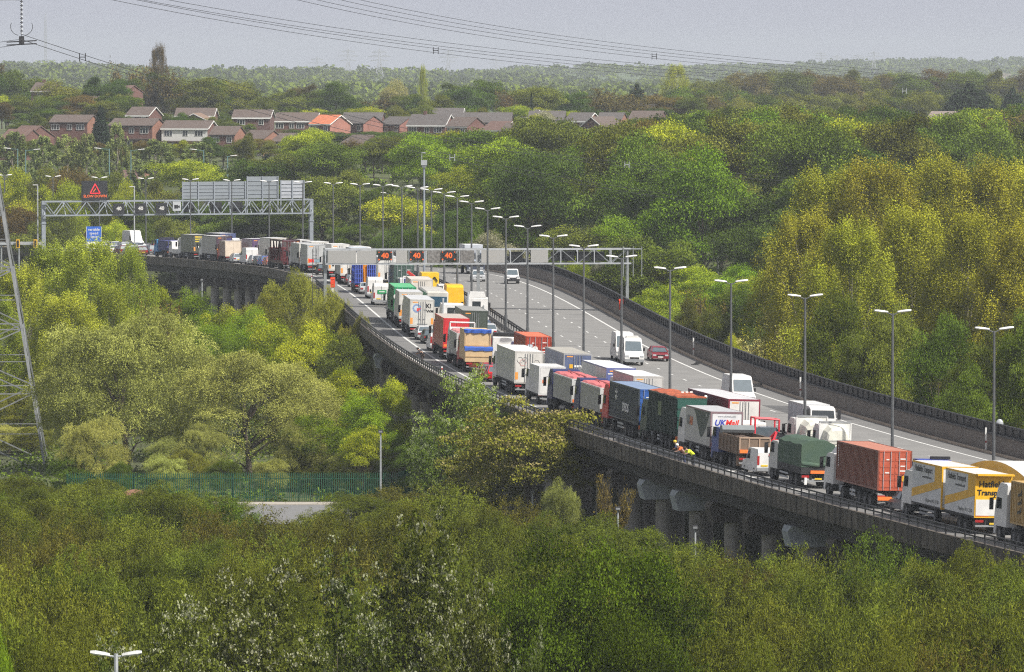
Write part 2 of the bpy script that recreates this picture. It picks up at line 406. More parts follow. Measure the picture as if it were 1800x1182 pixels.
# piers: a crosshead on two round columns each, every 12.5 m
def pier(s, blue):
    p = rp(s, 0); h = head(s); rz = math.atan2(-h[0], h[1])
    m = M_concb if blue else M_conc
    b = MB(); f = fall(s)
    for sd in (-1, 1):
        # hammer-ended beam: deep over the columns, sloping up at its ends
        x0, x1 = sd*(EDGE-.6), sd*1.2
        z = lambda x: -1.97-f*x
        vs = []
        for y in (-.95, .95):
            vs += [(x0-sd*.25, y, z(x0)), (x0, y*.8, z(x0)-.4), (x0-sd*.3, y*.95, z(x0)-1.5), (x1, y*.95, z(x0)-1.5), (x1, y, z(x1))]
        fs = [[0, 1, 2, 3, 4], [9, 8, 7, 6, 5], [0, 5, 6, 1], [1, 6, 7, 2], [2, 7, 8, 3], [3, 8, 9, 4], [4, 9, 5, 0]]
        b.add(vs, fs, m)
    o = b.build('pier', VIA); o.location = p; o.rotation_euler = (0, 0, rz)
    if blue: tag(o, 'pier with pale blue-grey repaired crosshead')
    for x in (-EDGE+2.6, -5.0, 5.0, EDGE-2.6):
        g = ground(*(Vector((p.x, p.y))+Vector((h[1], -h[0]))*x))
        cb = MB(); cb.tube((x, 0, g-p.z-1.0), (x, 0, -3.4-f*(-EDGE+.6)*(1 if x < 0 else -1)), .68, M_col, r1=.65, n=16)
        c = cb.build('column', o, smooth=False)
_a, _b = solve_s(1123, -EDGE+.6), solve_s(1181, -EDGE+.6); PSTEP = _a-_b
pier_s = [_a+PSTEP*k for k in range(-int((_a-RS0-4)/PSTEP), int((540-_a)/PSTEP))]
def near_px(px): return min(pier_s, key=lambda s: abs(pix(rp(s, -EDGE+.6, -2.2))[0]-px))
BLUE = {near_px(1123), near_px(1181), near_px(1378), near_px(662)}
for s in pier_s: pier(s, s in BLUE)
# carriageway
mb = MB(); strip(mb, -EDGE+.95, -LINE-.1, .0, M_asph2, RS0, RS1); strip(mb, LINE+.1, EDGE-1.2, .0, M_asph2, RS0, RS1); strip(mb, -LINE-.1, LINE+.1, .0, M_asph, RS0, RS1)
tag(mb.build('road'), 'grey motorway carriageway curving away', kind='structure')
mb = MB()
for sd in (-1, 1):
    a, b = sorted((sd*(LINE-.12), sd*(LINE+.12))); strip(mb, a, b, .008, M_white, RS0, RS1)
    a, b = sorted((sd*(LN0-.05), sd*(LN0+.07))); strip(mb, a, b, .008, M_white, RS0, RS1)
    for k in (1, 2):
        oo = sd*(LN0+k*LW)
        s = RS0
        while s < RS1-4:
            strip(mb, oo-.09, oo+.09, .008, M_white, s, s+2.2, 3.0); s += 9.0
tag(mb.build('road_markings'), 'white lane dashes and shoulder lines on the motorway', kind='structure')
mb = MB()                                  # tar seams and patches across the asphalt
M_tar = mat('tar_seam', (.06, .06, .062), .8)
for s in (198, 260, 95, 330, 20, 390):
    strip(mb, LN0+.2, EDGE-1.6, .004, M_tar, s, s+.25, 1); strip(mb, -EDGE+1.2, -LN0-.2, .004, M_tar, s, s+.25, 1)
M_patch = mat('asphalt_patch', (.09, .09, .092), .85, var=.25, scale=.6)
strip(mb, LINE+.3, EDGE-2.2, .004, M_patch, 88, 112); strip(mb, LINE-3, LINE-.4, .004, M_patch, 91, 106)
tag(mb.build('road_patches'), 'dark tar seams and patches on the carriageway', kind='structure')
# central reservation: twin steel barriers
BAR = thing('crash_barrier', 'dark double-sided steel crash barrier along the central reservation', 'crash barrier')
for sd in (-1, 1):
    mb = MB()
    a = sd*.75
    for dz in (.38, .62): sweep(mb, [(a, dz), (a+sd*.08, dz+.1), (a, dz+.2), (a-sd*.06, dz+.1)], M_dsteel, RS0, RS1, closed=True)
    mb.build('beam', BAR)
mb = MB()
for k in range(int((RS1-RS0)/3.2)):
    for sd in (-1, 1):
        p = rp(RS0+k*3.2, sd*.66); mb.box(p.x-.05, p.x+.05, p.y-.05, p.y+.05, p.z, p.z+.8, M_dsteel)
o = mb.build('post_line', BAR); tag(o, kind='stuff')
mb = MB(); strip(mb, -.55, .55, .006, mat('reserve_gravel', (.06, .055, .05), .9, var=.3), RS0, RS1); tag(mb.build('central_reserve'), 'dark gritty strip between the crash barriers', kind='structure')

# ------------------------------------------------------------------ lighting columns on the reservation
def lamp_column(h, span, name, label, cat, twin=True, group=None, mcol=None, rise=.35, lant=1.05):
    t = thing(name, label, cat, group=group); mc = mcol or M_column
    b = MB(); b.tube((0, 0, 0), (0, 0, 1.6), .17, mc, n=8); b.tube((0, 0, 1.6), (0, 0, h), .13, mc, r1=.085, n=8)
    p = b.build('pole', t); parts = [(p, [])]
    for sd in ((-1, 1) if twin else (1,)):
        b = MB(); b.tube((0, 0, h-.12), (sd*(span-lant*.9), 0, h-.12+rise*.6), .045, mc, n=6); a = b.build('arm', t)
        b = MB()
        x0, x1 = sd*(span-lant), sd*span; z = h-.1+rise*.6
        b.loft([[(x, y*w, z+dz+zz*hh) for y, zz in ((-.5, 0), (-.35, 1), (.35, 1), (.5, 0), (.3, -.6), (-.3, -.6))] for x, w, hh, dz in ((x0, .18, .08, 0), (x0+(x1-x0)*.3, .30, .10, .04), (x0+(x1-x0)*.75, .36, .11, .09), (x1, .25, .07, .12))], M_lamp)
        l = b.build('lantern', a); parts.append((a, [l]))
    return t, parts
cols = []
lt, lp = lamp_column(12.0, 1.42, 'lighting_column', '', 'street lamp', group='twin-arm lighting columns along the central reservation')
first = True
for i in range(0, 30):
    s = 25.0*i; p = rp(s, 0); h = head(s); rz = math.atan2(-h[0], h[1])
    lab = (ORD[i] if i < len(ORD) else 'farthest')+' of the tall twin-arm lighting columns on the central reservation'
    if i == 29: lab = 'farthest of the tall twin-arm lighting columns on the central reservation'
    if i == 28: lab = 'farthest but one of the tall twin-arm lighting columns on the central reservation'
    if first: o = lt; o.location = p; o.rotation_euler = (0, 0, rz); first = False
    else: o = dup_tree(lt, lp, p, rz)
    o['label'] = lab
# ------------------------------------------------------------------ vehicles: local axes x right, y forward, rear at y = 0
WM = {}
def wheel(par, x, y, r=.5, w=.3, rim=None):
    k = (r, w)
    if k not in WM:
        b = MB(); b.lathe([(r*.62, -w/2), (r*.93, -w/2), (r, -w*.36), (r, w*.36), (r*.93, w/2), (r*.62, w/2)], M_tyre, 'x', 14); t = b.mesh('tyre', True)
        b = MB(); b.lathe([(0.001, -w*.3), (r*.25, -w*.42), (r*.3, -w*.3), (r*.56, -w*.28), (r*.63, -w*.5), (r*.63, w*.5), (r*.56, w*.28), (r*.3, w*.3), (r*.25, w*.42), (0.001, w*.3)], rim or M_rim, 'x', 14); rm = b.mesh('rim', True)
        WM[k] = (t, rm)
    o = bpy.data.objects.new('wheel', WM[k][0]); COL.objects.link(o); o.parent = par; o.location = (x, y, r)
    q = bpy.data.objects.new('rim', WM[k][1]); COL.objects.link(q); q.parent = o
def paint(c, name=None, rough=.42, var=.12, dirt=None):
    k = 'paint_%02x%02x%02x' % tuple(int(min(1, v)*255) for v in c)+('d' if dirt else '')
    return mat(k, c, rough, var=var, scale=1.3, dirt=dirt, detail=6, spec=.3)
WHITE, OFFW, LGREY, MGREY = (.66, .655, .64), (.58, .57, .54), (.45, .45, .44), (.22, .225, .23)
def quad(par, name, pts, m, off=(0, 0, 0)):
    b = MB(); b.add([tuple(p[i]+off[i] for i in range(3)) for p in pts], [list(range(len(pts)))], m); return b.build(name, par)
def slab(par, name, pts, nrm, th, m):
    """flat outline given its own thickness th along nrm"""
    n = len(pts); a = [tuple(p) for p in pts]; c = [tuple(p[i]+nrm[i]*th for i in range(3)) for p in pts]
    b = MB(); b.add(a+c, [list(range(n)), list(range(2*n-1, n-1, -1))]+[[i, (i+1) % n, (i+1) % n+n, i+n] for i in range(n)], m); return b.build(name, par)
def cab(t, y0, col, zt=3.7, w=2.46, dome=False, back=None):
    m = paint(col); b = MB(); h = w/2
    b.prof([(y0, .95), (y0, zt-.12), (y0+.12, zt), (y0+1.35, zt), (y0+1.75, zt-.35 if zt > 3.2 else zt-.1), (y0+1.98, 2.95 if zt > 3.2 else 2.75), (y0+2.17, 2.0), (y0+2.25, 1.3), (y0+2.25, .42), (y0+1.95, .42), (y0+1.8, .95)], -h, h, m, inset=.06)
    c = b.build('cab', t)
    zs = 2.86 if zt > 3.2 else 2.66
    slab(c, 'windscreen', [(-h+.14, y0+2.165, 2.06), (h-.14, y0+2.165, 2.06), (h-.18, y0+1.995, zs), (-h+.18, y0+1.995, zs)], (0, 1, .2), .025, M_glass)
    for sd in (-1, 1):
        slab(c, 'side_window', [(sd*(h-.045), y0+.95, 2.08), (sd*(h-.045), y0+1.95, 2.08), (sd*(h-.06), y0+1.82, 2.78), (sd*(h-.06), y0+.95, 2.78)], (sd, 0, 0), .03, M_glass)
        b = MB(); b.bar((sd*h, y0+2.0, 2.75), (sd*(h+.28), y0+2.1, 2.7), .05, M_black); b.box(min(sd*(h+.12), sd*(h+.36)), max(sd*(h+.12), sd*(h+.36)), y0+2.05, y0+2.2, 1.95, 2.72, M_black); b.build('mirror', c)
        b = MB(); b.box(sd*.78-.22, sd*.78+.22, y0+2.24, y0+2.28, .7, .92, M_pale); b.build('headlight', c)
    b = MB(); b.box(-h+.2, h-.2, y0+2.22, y0+2.27, 1.05, 1.75, M_black); b.box(-h, h, y0+2.2, y0+2.3, .4, .62, M_grey); b.build('grille', c)
    b = MB(); b.prof([(y0+.05, .45), (y0+.05, .95), (y0+.5, .95), (y0+.62, .5)], -h, h, M_chas); b.build('step_panel', c)
    if dome:
        b = MB(); pr = [(y0+.05, zt-.02), (y0+.05, zt+.55), (y0+.5, zt+.6), (y0+1.1, zt+.35), (y0+1.55, zt-.02)]
        b.prof(pr, -.95, .95, m, inset=.2); b.build('wind_deflector', c)
    return c
def tractor(t, y0, col, zt=3.7, dome=False, six=False):
    c = cab(t, y0, col, zt, dome=dome)
    b = MB(); b.box(-.45, .45, y0-3.4, y0+1.8, .62, .98, M_chas); b.box(-.85, -.5, y0-1.35, y0-.2, .45, 1.0, M_pale); b.box(.5, .85, y0-1.5, y0-.2, .45, 1.0, M_pale); b.box(-.9, .9, y0-2.9, y0-1.7, 1.0, 1.12, M_chas)
    for sd in (-1, 1): b.box(sd*.95-.32, sd*.95+.32, y0-2.95, y0-1.65, 1.04, 1.09, M_black)
    b.tube((.7, y0-.15, .9), (.7, y0-.15, 2.5), .07, M_steel)
    b.build('tractor_chassis', t)
    for sd in (-1, 1):
        wheel(t, sd*1.05, y0+1.32); wheel(t, sd*.95, y0-2.3, .5, .55)
        if six: wheel(t, sd*.95, y0-1.1, .5, .32)
def rear_kit(t, z=1.1, mark=None, plate=True, w=2.5, y=0.0):
    b = MB(); b.box(-w/2+.1, w/2-.1, y+.08, y+.2, .5, .62, M_grey); b.box(-.5, -.4, y+.1, y+.4, .6, 1.0, M_chas); b.box(.4, .5, y+.1, y+.4, .6, 1.0, M_chas); b.build('under_run_bar', t)
    for sd in (-1, 1):
        b = MB(); b.box(sd*.9-.28, sd*.9+.28, y+.02, y+.09, .8, .96, M_red); b.build('tail_light', t)
    if plate:
        b = MB(); b.box(-.2, .32, y+.02, y+.06, .66, .78, M_yplate); b.build('number_plate', t)
def marker(t, kind, y=0.0, z=1.2, w=2.5, m=None):
    m = m or M_amber
    if kind == 'v':
        for sd in (-1, 1):
            b = MB(); x = sd*(w/2-.17); b.box(x-.13, x+.13, y-.05, y-.012, z+.1, z+.75, m); b.build('marker_plate', t)
    elif kind == 'h':
        for sd in (-1, 1):
            b = MB(); x = sd*(w/2-.5); b.box(x-.45, x+.45, y-.05, y-.012, z, z+.24, M_orange); b.build('marker_plate', t)
    elif kind == 'l':
        b = MB(); x = -w/2+.58; b.box(x-.5, x+.5, y-.06, y-.012, z, z+.26, M_orange); b.build('marker_plate', t)
def trailer_run(t, L, z=1.15, axles=(2.0, 3.3, 4.6), skirt=True, legs=True):
    b = MB(); b.box(-.5, .5, .25, L-1.2, z-.32, z-.02, M_chas)
    for k in range(int(L/1.5)): b.box(-1.15, 1.15, .5+k*1.5, .62+k*1.5, z-.16, z-.03, M_chas)
    if legs:
        for sd in (-1, 1): b.box(sd*.8-.07, sd*.8+.07, L-3.0, L-2.86, .35, z-.05, M_grey)
    b.build('chassis', t)
    if skirt:
        for sd in (-1, 1):
            b = MB()
            for zz in (.55, .82): b.box(sd*1.2-.02, sd*1.2+.02, axles[-1]+.9, L-3.4, zz, zz+.14, M_pale)
            b.build('side_guard', t)
    for a in axles:
        for sd in (-1, 1): wheel(t, sd*1.02, a, .5, .42)
def box_body(t, L, h, side, roof=None, rear=None, z=1.15, frame=None, doors=True, w=2.52, y0=0.0, bars=True, name='box_body'):
    ms, mr, mq = paint(side), paint(roof or side), paint(rear or side); x = w/2
    b = MB(); b.box(-x, x, y0, y0+L, z, h, ms, top=mr, rear=mq); bd = b.build(name, t)
    mf = paint(frame) if frame else paint(tuple(c*.8 for c in (rear or side)))
    b = MB(); e = .09
    b.box(-x-.012, x+.012, y0-.03, y0+.1, h-.14, h+.012, mf); b.box(-x-.012, x+.012, y0-.03, y0+.1, z-.05, z+.07, mf)
    for sd in (-1, 1): b.box(min(sd*(x+.012), sd*(x-e)), max(sd*(x+.012), sd*(x-e)), y0-.03, y0+.1, z+.07, h-.14, mf)
    b.build('rear_frame', bd)
    b = MB()
    for sd in (-1, 1):
        b.box(sd*x-.018, sd*x+.018, y0+.12, y0+L-.02, h-.1, h+.015, mf); b.box(sd*x-.018, sd*x+.018, y0+.12, y0+L-.02, z-.06, z+.05, M_chas)
    b.build('side_rail', bd)
    if doors:
        for sd in (-1, 1):
            b = MB(); a, c = sorted((sd*.015, sd*(x-e-.01))); b.box(a, c, y0-.045, y0-.006, z+.08, h-.15, mq); d = b.build('rear_door', bd)
            if bars:
                b = MB()
                for k in (.12, .34): b.tube((sd*k, y0-.075, z+.1), (sd*k, y0-.075, h-.18), .028, M_grey, n=5)
                b.box(sd*.12-.05, sd*.34+.05, y0-.1, y0-.06, z+.75, z+.82, M_grey) if sd > 0 else b.box(sd*.34-.05, sd*.12+.05, y0-.1, y0-.06, z+.75, z+.82, M_grey)
                b.build('lock_bar', d)
    return bd
def container(t, L, col, z=1.25, h=2.6, roof=None, rear=None, y0=0.0, w=2.44, name='container'):
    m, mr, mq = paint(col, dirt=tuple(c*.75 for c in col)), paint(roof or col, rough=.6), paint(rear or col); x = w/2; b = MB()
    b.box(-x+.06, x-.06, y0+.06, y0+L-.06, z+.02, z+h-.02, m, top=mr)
    n = int(L/.28)
    for sd in (-1, 1):                     # corrugated side sheets
        for k in range(n):
            y = y0+.15+k*(L-.3)/n; a, c = sorted((sd*(x-.06), sd*(x-.02))); b.box(a, c, y, y+.14, z+.14, z+h-.12, m)
    for sd in (-1, 1):
        a, c = sorted((sd*x, sd*(x-.1)))
        for yy in (y0, y0+L-.1): b.box(a, c, yy, yy+.1, z, z+h, m)
        b.box(a, c, y0+.1, y0+L-.1, z, z+.13, m); b.box(a, c, y0+.1, y0+L-.1, z+h-.11, z+h, m)
    b.box(-x+.1, x-.1, y0, y0+.1, z, z+.15, mq); b.box(-x+.1, x-.1, y0, y0+.1, z+h-.12, z+h, mq); b.box(-x+.1, x-.1, y0+L-.1, y0+L, z+h-.12, z+h, m)
    cb = b.build(name, t)
    for sd in (-1, 1):
        b = MB(); a, c = sorted((sd*.01, sd*(x-.11))); b.box(a, c, y0+.02, y0+.07, z+.16, z+h-.13, mq)
        for k in range(5): b.box(a+.04, c-.04, y0-.0, y0+.019, z+.24+k*(h-.5)/5, z+.24+k*(h-.5)/5+.2, mq)
        d = b.build('rear_door', cb)
        b = MB()
        for k in (.3, .82): b.tube((sd*k, y0-.035, z+.06), (sd*k, y0-.035, z+h-.05), .025, M_pale, n=5)
        b.build('lock_bar', d)
        b = MB()
        for zz, k0, k1 in ((h*.8, .38, .75), (h*.62, .4, .72), (h*.5, .36, .76)) if sd > 0 else ((h*.78, .42, .62), (h*.45, .4, .7)): b.box(min(sd*k0, sd*k1), max(sd*k0, sd*k1), y0-.012, y0-.003, z+zz-.05, z+zz+.03, M_wplate)
        b.build('data_plate', d)
    return cb
def tipper_body(t, L, h, col, tarp, z=1.2, rear=None, w=2.5, ridge=True):
    m = paint(col, rough=.45, dirt=tuple(c*.8 for c in col)); mq = paint(rear or col); x = w/2; b = MB()
    b.box(-x, x, 0, L, z, h-.16, m, rear=mq); bd = b.build('tipping_body', t)
    b = MB(); 
    for sd in (-1, 1): b.box(min(sd*(x+.03), sd*(x-.05)), max(sd*(x+.03), sd*(x-.05)), 0, L, h-.2, h-.08, mq)
    b.box(-x, x, -.03, .03, h-.2, h-.08, mq)
    for sd in (-1, 1): b.box(sd*(x-.1)-.1, sd*(x-.1)+.1, -.04, .02, z, h-.2, mq)
    b.build('rim_rail', bd)
    mt = paint(tarp, rough=.8, var=.15); b = MB(); n = 7
    b.prof([(.02, h-.1), (.05, h+.0)]+[(.05+(L-.1)*k/n, h+.03+.05*math.sin(k*2.2)) for k in range(1, n)]+[(L-.05, h+.06), (L-.02, h-.1)], -x+.03, x-.03, mt, inset=.25); b.build('tarpaulin', bd)
    b = MB(); b.tube((0, .1, h+.1), (0, L-.05, h+.14), .05, mt, n=6)
    b.build('tarp_roll', bd)
    return bd
def plate_text(t, s, size, m, y, z, x=0.0, italic=False, sx=1.0, name='lettering'):      # on a rear face, read from behind
    return lettering(s, size, m, t, (x, y, z), (PI/2, 0, 0), name, italic, sx)
def side_text(t, s, size, m, x, y, z, italic=False, sx=1.0, name='lettering'):           # on the near side: reads front to rear
    return lettering(s, size, m, t, (x, y, z), (PI/2, 0, -PI/2), name, italic, sx)
def car(t, col, kind='hatch', L=4.1):
    m = paint(col, rough=.25); b = MB(); w = .86
    tail = .95 if kind != 'saloon' else .98
    b.prof([(0, .36), (-.04, .55), (0, tail-.12), (.1, tail), (L*.3, .95), (L*.66, .93), (L-.55, .84), (L-.1, .7), (L, .52), (L-.02, .3), (L-.5, .26), (.5, .26)], -w, w, m, inset=.07)
    body = b.build('body', t)
    if kind == 'hatch': g = [(.1, .92), (.5, 1.40), (.9, 1.44), (2.2, 1.44), (2.65, 1.36), (3.25, .92)]
    elif kind == 'estate': g = [(.05, .92), (.3, 1.42), (.6, 1.46), (2.4, 1.46), (2.75, 1.38), (3.3, .92)]
    else: g = [(.75, .95), (1.25, 1.36), (1.6, 1.40), (2.3, 1.40), (2.7, 1.34), (3.35, .92)]
    b = MB(); b.prof(g, -w+.08, w-.08, M_glassb, inset=.16); b.build('glasshouse', body)
    y0, z0 = g[1]; y1, z1 = g[4]
    b = MB(); b.prof([(y0-.02, z0-.03), (y0, z0+.03), (g[2][0], g[2][1]+.03), (g[3][0], g[3][1]+.03), (y1, z1+.03), (y1+.06, z1-.02)], -w+.21, w-.21, m, inset=.05); b.build('roof', body)
    b = MB()
    for sd in (-1, 1):
        hw = lambda z: w-.08-.16*(z-.92)/.5+.012
        for (ya, za), (yb, zb) in ((g[0], g[1]), (g[5], g[4]), ((1.6, .93), (1.62, 1.4))): b.tube((sd*hw(za), ya, za), (sd*hw(zb), yb, zb), .045, m, n=5)
    b.build('pillar', body)
    for sd in (-1, 1):
        b = MB(); b.box(sd*.62-.15, sd*.62+.15, -.075, .02, .62, .8, M_red); b.build('tail_light', body)
        b = MB(); b.box(sd*.6-.16, sd*.6+.16, L-.14, L-.005, .56, .7, M_pale); b.build('headlight', body)
        b = MB(); b.box(sd*.9-.07, sd*.9+.07, 2.65, 2.75, .93, 1.05, m); b.build('mirror', body)
    b = MB(); b.box(-.26, .26, -.085, -.03, .5, .6, M_yplate); b.build('number_plate', body)
    b = MB(); b.box(-.26, .26, L-.01, L+.03, .4, .5, M_wplate); b.box(-.4, .4, L-.04, L+.012, .54, .66, M_black); b.build('grille', body)
    for y in (.72, L-.78):
        for sd in (-1, 1): wheel(t, sd*.76, y, .31, .2)
def van(t, col, L=5.6, h=2.55, w=1.95, rear_win=False, small=False, bumper=M_grey):
    m = paint(col, rough=.3); b = MB(); x = w/2; k = h
    if small: pr = [(0, .4), (-.03, .7), (0, k-.25), (.1, k-.04), (.3, k), (L-1.75, k), (L-1.45, k-.06), (L-.95, 1.1), (L-.2, .92), (L, .7), (L, .32), (.3, .3)]; ws = ((L-.98, 1.13), (L-1.42, k-.12))
    else: pr = [(0, .45), (-.03, .8), (0, k-.3), (.12, k-.04), (.35, k), (L-2.1, k), (L-1.7, k-.12), (L-.92, 1.32), (L-.2, 1.08), (L, .8), (L, .36), (.3, .36)]; ws = ((L-.96, 1.38), (L-1.55, k-.32))
    b.prof(pr, -x, x, m, inset=.13); body = b.build('body', t)
    ins = lambda z: x-.13*(z-.36)/(k-.36)
    (ya, za), (yb, zb) = ws
    slab(body, 'windscreen', [(-ins(za)+.1, ya+.01, za), (ins(za)-.1, ya+.01, za), (ins(zb)-.12, yb+.01, zb), (-ins(zb)+.12, yb+.01, zb)], (0, .7, .7), .03, M_glassb)
    for sd in (-1, 1):
        z0, z1 = za+.02, min(zb, za+.75); y1 = ya+(yb-ya)*(z1-za)/(zb-za)-.12
        slab(body, 'side_window', [(sd*(ins(z0)-.005), ya-.15, z0), (sd*(ins(z0)-.005), ya-1.05, z0), (sd*(ins(z1)-.005), ya-1.05, z1), (sd*(ins(z1)-.005), y1, z1)], (sd, 0, 0), .02, M_glass)
        b = MB(); b.box(sd*(x+.1)-.09, sd*(x+.1)+.09, ya-.35, ya-.25, za, za+.32, M_black); b.build('mirror', body)
        b = MB(); b.box(sd*(x-.13)-.08, sd*(x-.13)+.08, -.06, .02, .85, 1.5, M_red); b.build('tail_light', body)
        b = MB(); b.box(sd*(x-.25)-.17, sd*(x-.25)+.17, L-.12, L-.0, .78, .98, M_pale); b.build('headlight', body)
        if rear_win:
            b = MB(); b.box(sd*x*.45-.3, sd*x*.45+.3, -.02, .03, 1.35, min(1.95, k-.4), M_glass); b.build('rear_window', body)
    b = MB(); b.box(-x+.03, x-.03, -.12, .05, .4, .62, bumper); b.build('bumper', body); b = MB(); b.box(-x+.03, x-.03, L-.15, L+.06, .34, .62, bumper); b.build('bumper', body); b = MB(); b.box(-.45, .45, L-.01, L+.03, .66, .82, M_black); b.build('grille', body)
    b = MB(); b.box(-.012, .012, -.045, .0, .65, k-.25, M_grey); b.box(.05, .4, -.05, .0, .98, 1.05, M_grey); b.build('door_seam', body)
    b = MB(); b.box(-.6, -.1, -.06, -.02, .72, .84, M_yplate); b.build('number_plate', body)
    r = .32 if not small else .3
    for y in (1.0 if not small else .75, L-1.0 if not small else L-.8):
        for sd in (-1, 1): wheel(t, sd*(x-.12), y, r, .22)
    return body
def put(t, o, s, L, back=False):
    """stand the vehicle with its rear at station s of lane o (back: oncoming, its front at s)"""
    a = rp(s, o); b = rp(s+L, o); d = b-a
    if back: a, d = b, -d
    t.location = a+Vector((0, 0, .012))
    rz = math.atan2(-d.x, d.y); f = fall(s)*(-1 if back else 1)
    t.rotation_mode = 'XYZ'
    t.matrix_world = Matrix.Translation(t.location) @ Matrix.Rotation(rz, 4, 'Z') @ Matrix.Rotation(math.atan2(d.z, math.hypot(d.x, d.y)), 4, 'X') @ Matrix.Rotation(math.atan(f), 4, 'Y')
L1, L2, L3 = -(LN0+2.5*LW), -(LN0+1.5*LW), -(LN0+.5*LW)
R1, R2, R3 = -L1, -L2, -L3
def rear_at(px, o, w=2.5):
    return solve_s(px, o-w/2)
VN = {}
USED = []
def veh(kind, label, cat, px, o, L, w=2.5, s=None, back=False, group=None):
    """a vehicle whose rear near corner (front near corner when oncoming) shows at px"""
    t = thing(kind, label, cat, group=group)
    ss = s if s is not None else (rear_at(px, o, w))
    put(t, o, ss, L, back); USED.append((o, ss, L, label, t, back))
    return t
M_ink, M_inkg, M_inkb, M_inkr, M_inkw, M_inko = paint((.02, .02, .022)), paint((.20, .21, .21)), paint((.04, .06, .40)), paint((.75, .04, .03)), paint((.72, .72, .72)), paint((.55, .16, .06))
YEL = (.72, .40, .02)
# ---- nearest lane, from near to far
def hatfields():
    L = 16.6; t = veh('drawbar_lorry', 'white drawbar lorry and trailer with diagonal yellow bands on both boxes', 'lorry', 1712, L1, L)
    cab(t, L-2.3, WHITE, 3.2, dome=True)
    for y0, ln, nm in ((0, 6.6, 'trailer_box'), (7.4, 6.7, 'lorry_box')):
        bd = box_body(t, ln, 3.95, (.56, .57, .58), WHITE, YEL if y0 == 0 else WHITE, y0=y0, frame=YEL, name=nm, bars=False, doors=False)
        x = -1.262
        P = lambda f, g: (x, y0+ln*(1-f), 1.15+2.8*g)
        slab(bd, 'band', [P(0, .13), P(.995, .50), P(.995, .99), P(.76, .99), P(.76, .60), P(0, .33)], (-1, 0, 0), .012, paint(YEL))
        side_text(bd, 'Hatfields Transport', .62, M_ink, x-.01, y0+ln*.62, 3.5, sx=.82)
        side_text(bd, 'www.hatfields.co.uk', .26, M_ink, x-.01, y0+ln*.5, 3.02)
        side_text(bd, 'Telephone 0151 77 88', .34, M_inkg, x-.01, y0+ln*.32, 1.5)
    bd = t.children[-1] if False else [c for c in bpy.data.objects if c.parent is t and c.name.startswith('trailer_box')][0]
    b = MB(); b.box(-1.2, 1.2, -.06, -.008, 1.25, 2.3, paint(WHITE)); b.box(-1.27, 1.27, -.55, 0, 3.88, 3.99, paint(YEL)); b.build('rear_canopy', bd)
    plate_text(bd, 'Hatfields', .55, M_ink, -.03, 3.3, -.05); plate_text(bd, 'Transport', .5, M_ink, -.03, 2.75, -.1)
    b = MB(); b.box(-.5, .5, .2, L-1, .8, 1.1, M_chas)
    for z in (.5, .75): b.box(-1.22, -1.18, 9.0, 12.4, z, z+.14, M_grey)
    b.build('chassis', t)
    for a in (2.2, 3.5, 9.0, L-1.0):
        for sd in (-1, 1): wheel(t, sd*1.0, a, .48, .4)
    rear_kit(t); marker(t, 'h', z=1.2)
hatfields()
def gold_box():
    L = 16.4; s = [u for u in USED][-1][1]-L-2.2
    t = veh('container_lorry', 'white tractor unit with black ribbed air ducts pulling a gold container', 'lorry', 0, L1, L, s=s)
    container(t, 12.2, (.50, .33, .12), z=1.3, h=2.75, name='container'); tractor(t, 12.9, WHITE, 3.75, six=True)
    b = MB()
    for k in range(9): b.tube((-.75, 12.72, 1.55+k*.22), (-.75, 12.72, 1.70+k*.22), .2, M_black, n=8)
    b.tube((-.75, 12.72, 1.3), (-.75, 12.72, 3.6), .15, M_black, n=8); b.build('air_duct', t)
    cb = [c for c in bpy.data.objects if c.parent is t and c.name.startswith('container')][0]
    for dz in (0, .55, 1.1): slab(cb, 'emblem', [(-1.222, 10.9, 2.0+dz), (-1.222, 10.2, 2.1+dz), (-1.222, 10.2, 2.45+dz), (-1.222, 10.35, 2.45+dz), (-1.222, 10.35, 2.28+dz), (-1.222, 10.9, 2.15+dz)], (-1, 0, 0), .01, M_ink)
    trailer_run(t, 12.2, 1.3); rear_kit(t)
gold_box()
t = veh('car', 'dark grey hatchback tucked between brown container and yellow-banded lorry', 'car', 1586, L1+.2, 4.2, 1.75); car(t, (.09, .095, .11))
def brown_container():
    L = 13.6; t = veh('container_lorry', 'white tractor pulling a brick-brown corrugated shipping container', 'lorry', 1540, L1, L)
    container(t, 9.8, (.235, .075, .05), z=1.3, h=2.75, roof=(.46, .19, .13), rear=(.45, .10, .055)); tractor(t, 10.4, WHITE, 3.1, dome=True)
    cb = [c for c in bpy.data.objects if c.parent is t and c.name.startswith('container')][0]
    b = MB(); b.box(.55, .8, -.03, -.02, 1.95, 2.35, paint(YEL)); b.build('hazard_sticker', cb)
    b = MB()
    for k in range(9): b.box(-1.235, -1.222, 9.2, 9.32, 3.7-k*.17, 3.8-k*.17, M_inkw)
    b.build('serial_lettering', cb)
    trailer_run(t, 9.8, 1.3, axles=(1.6, 2.9, 4.2)); rear_kit(t); marker(t, 'l', z=.62)
brown_container()
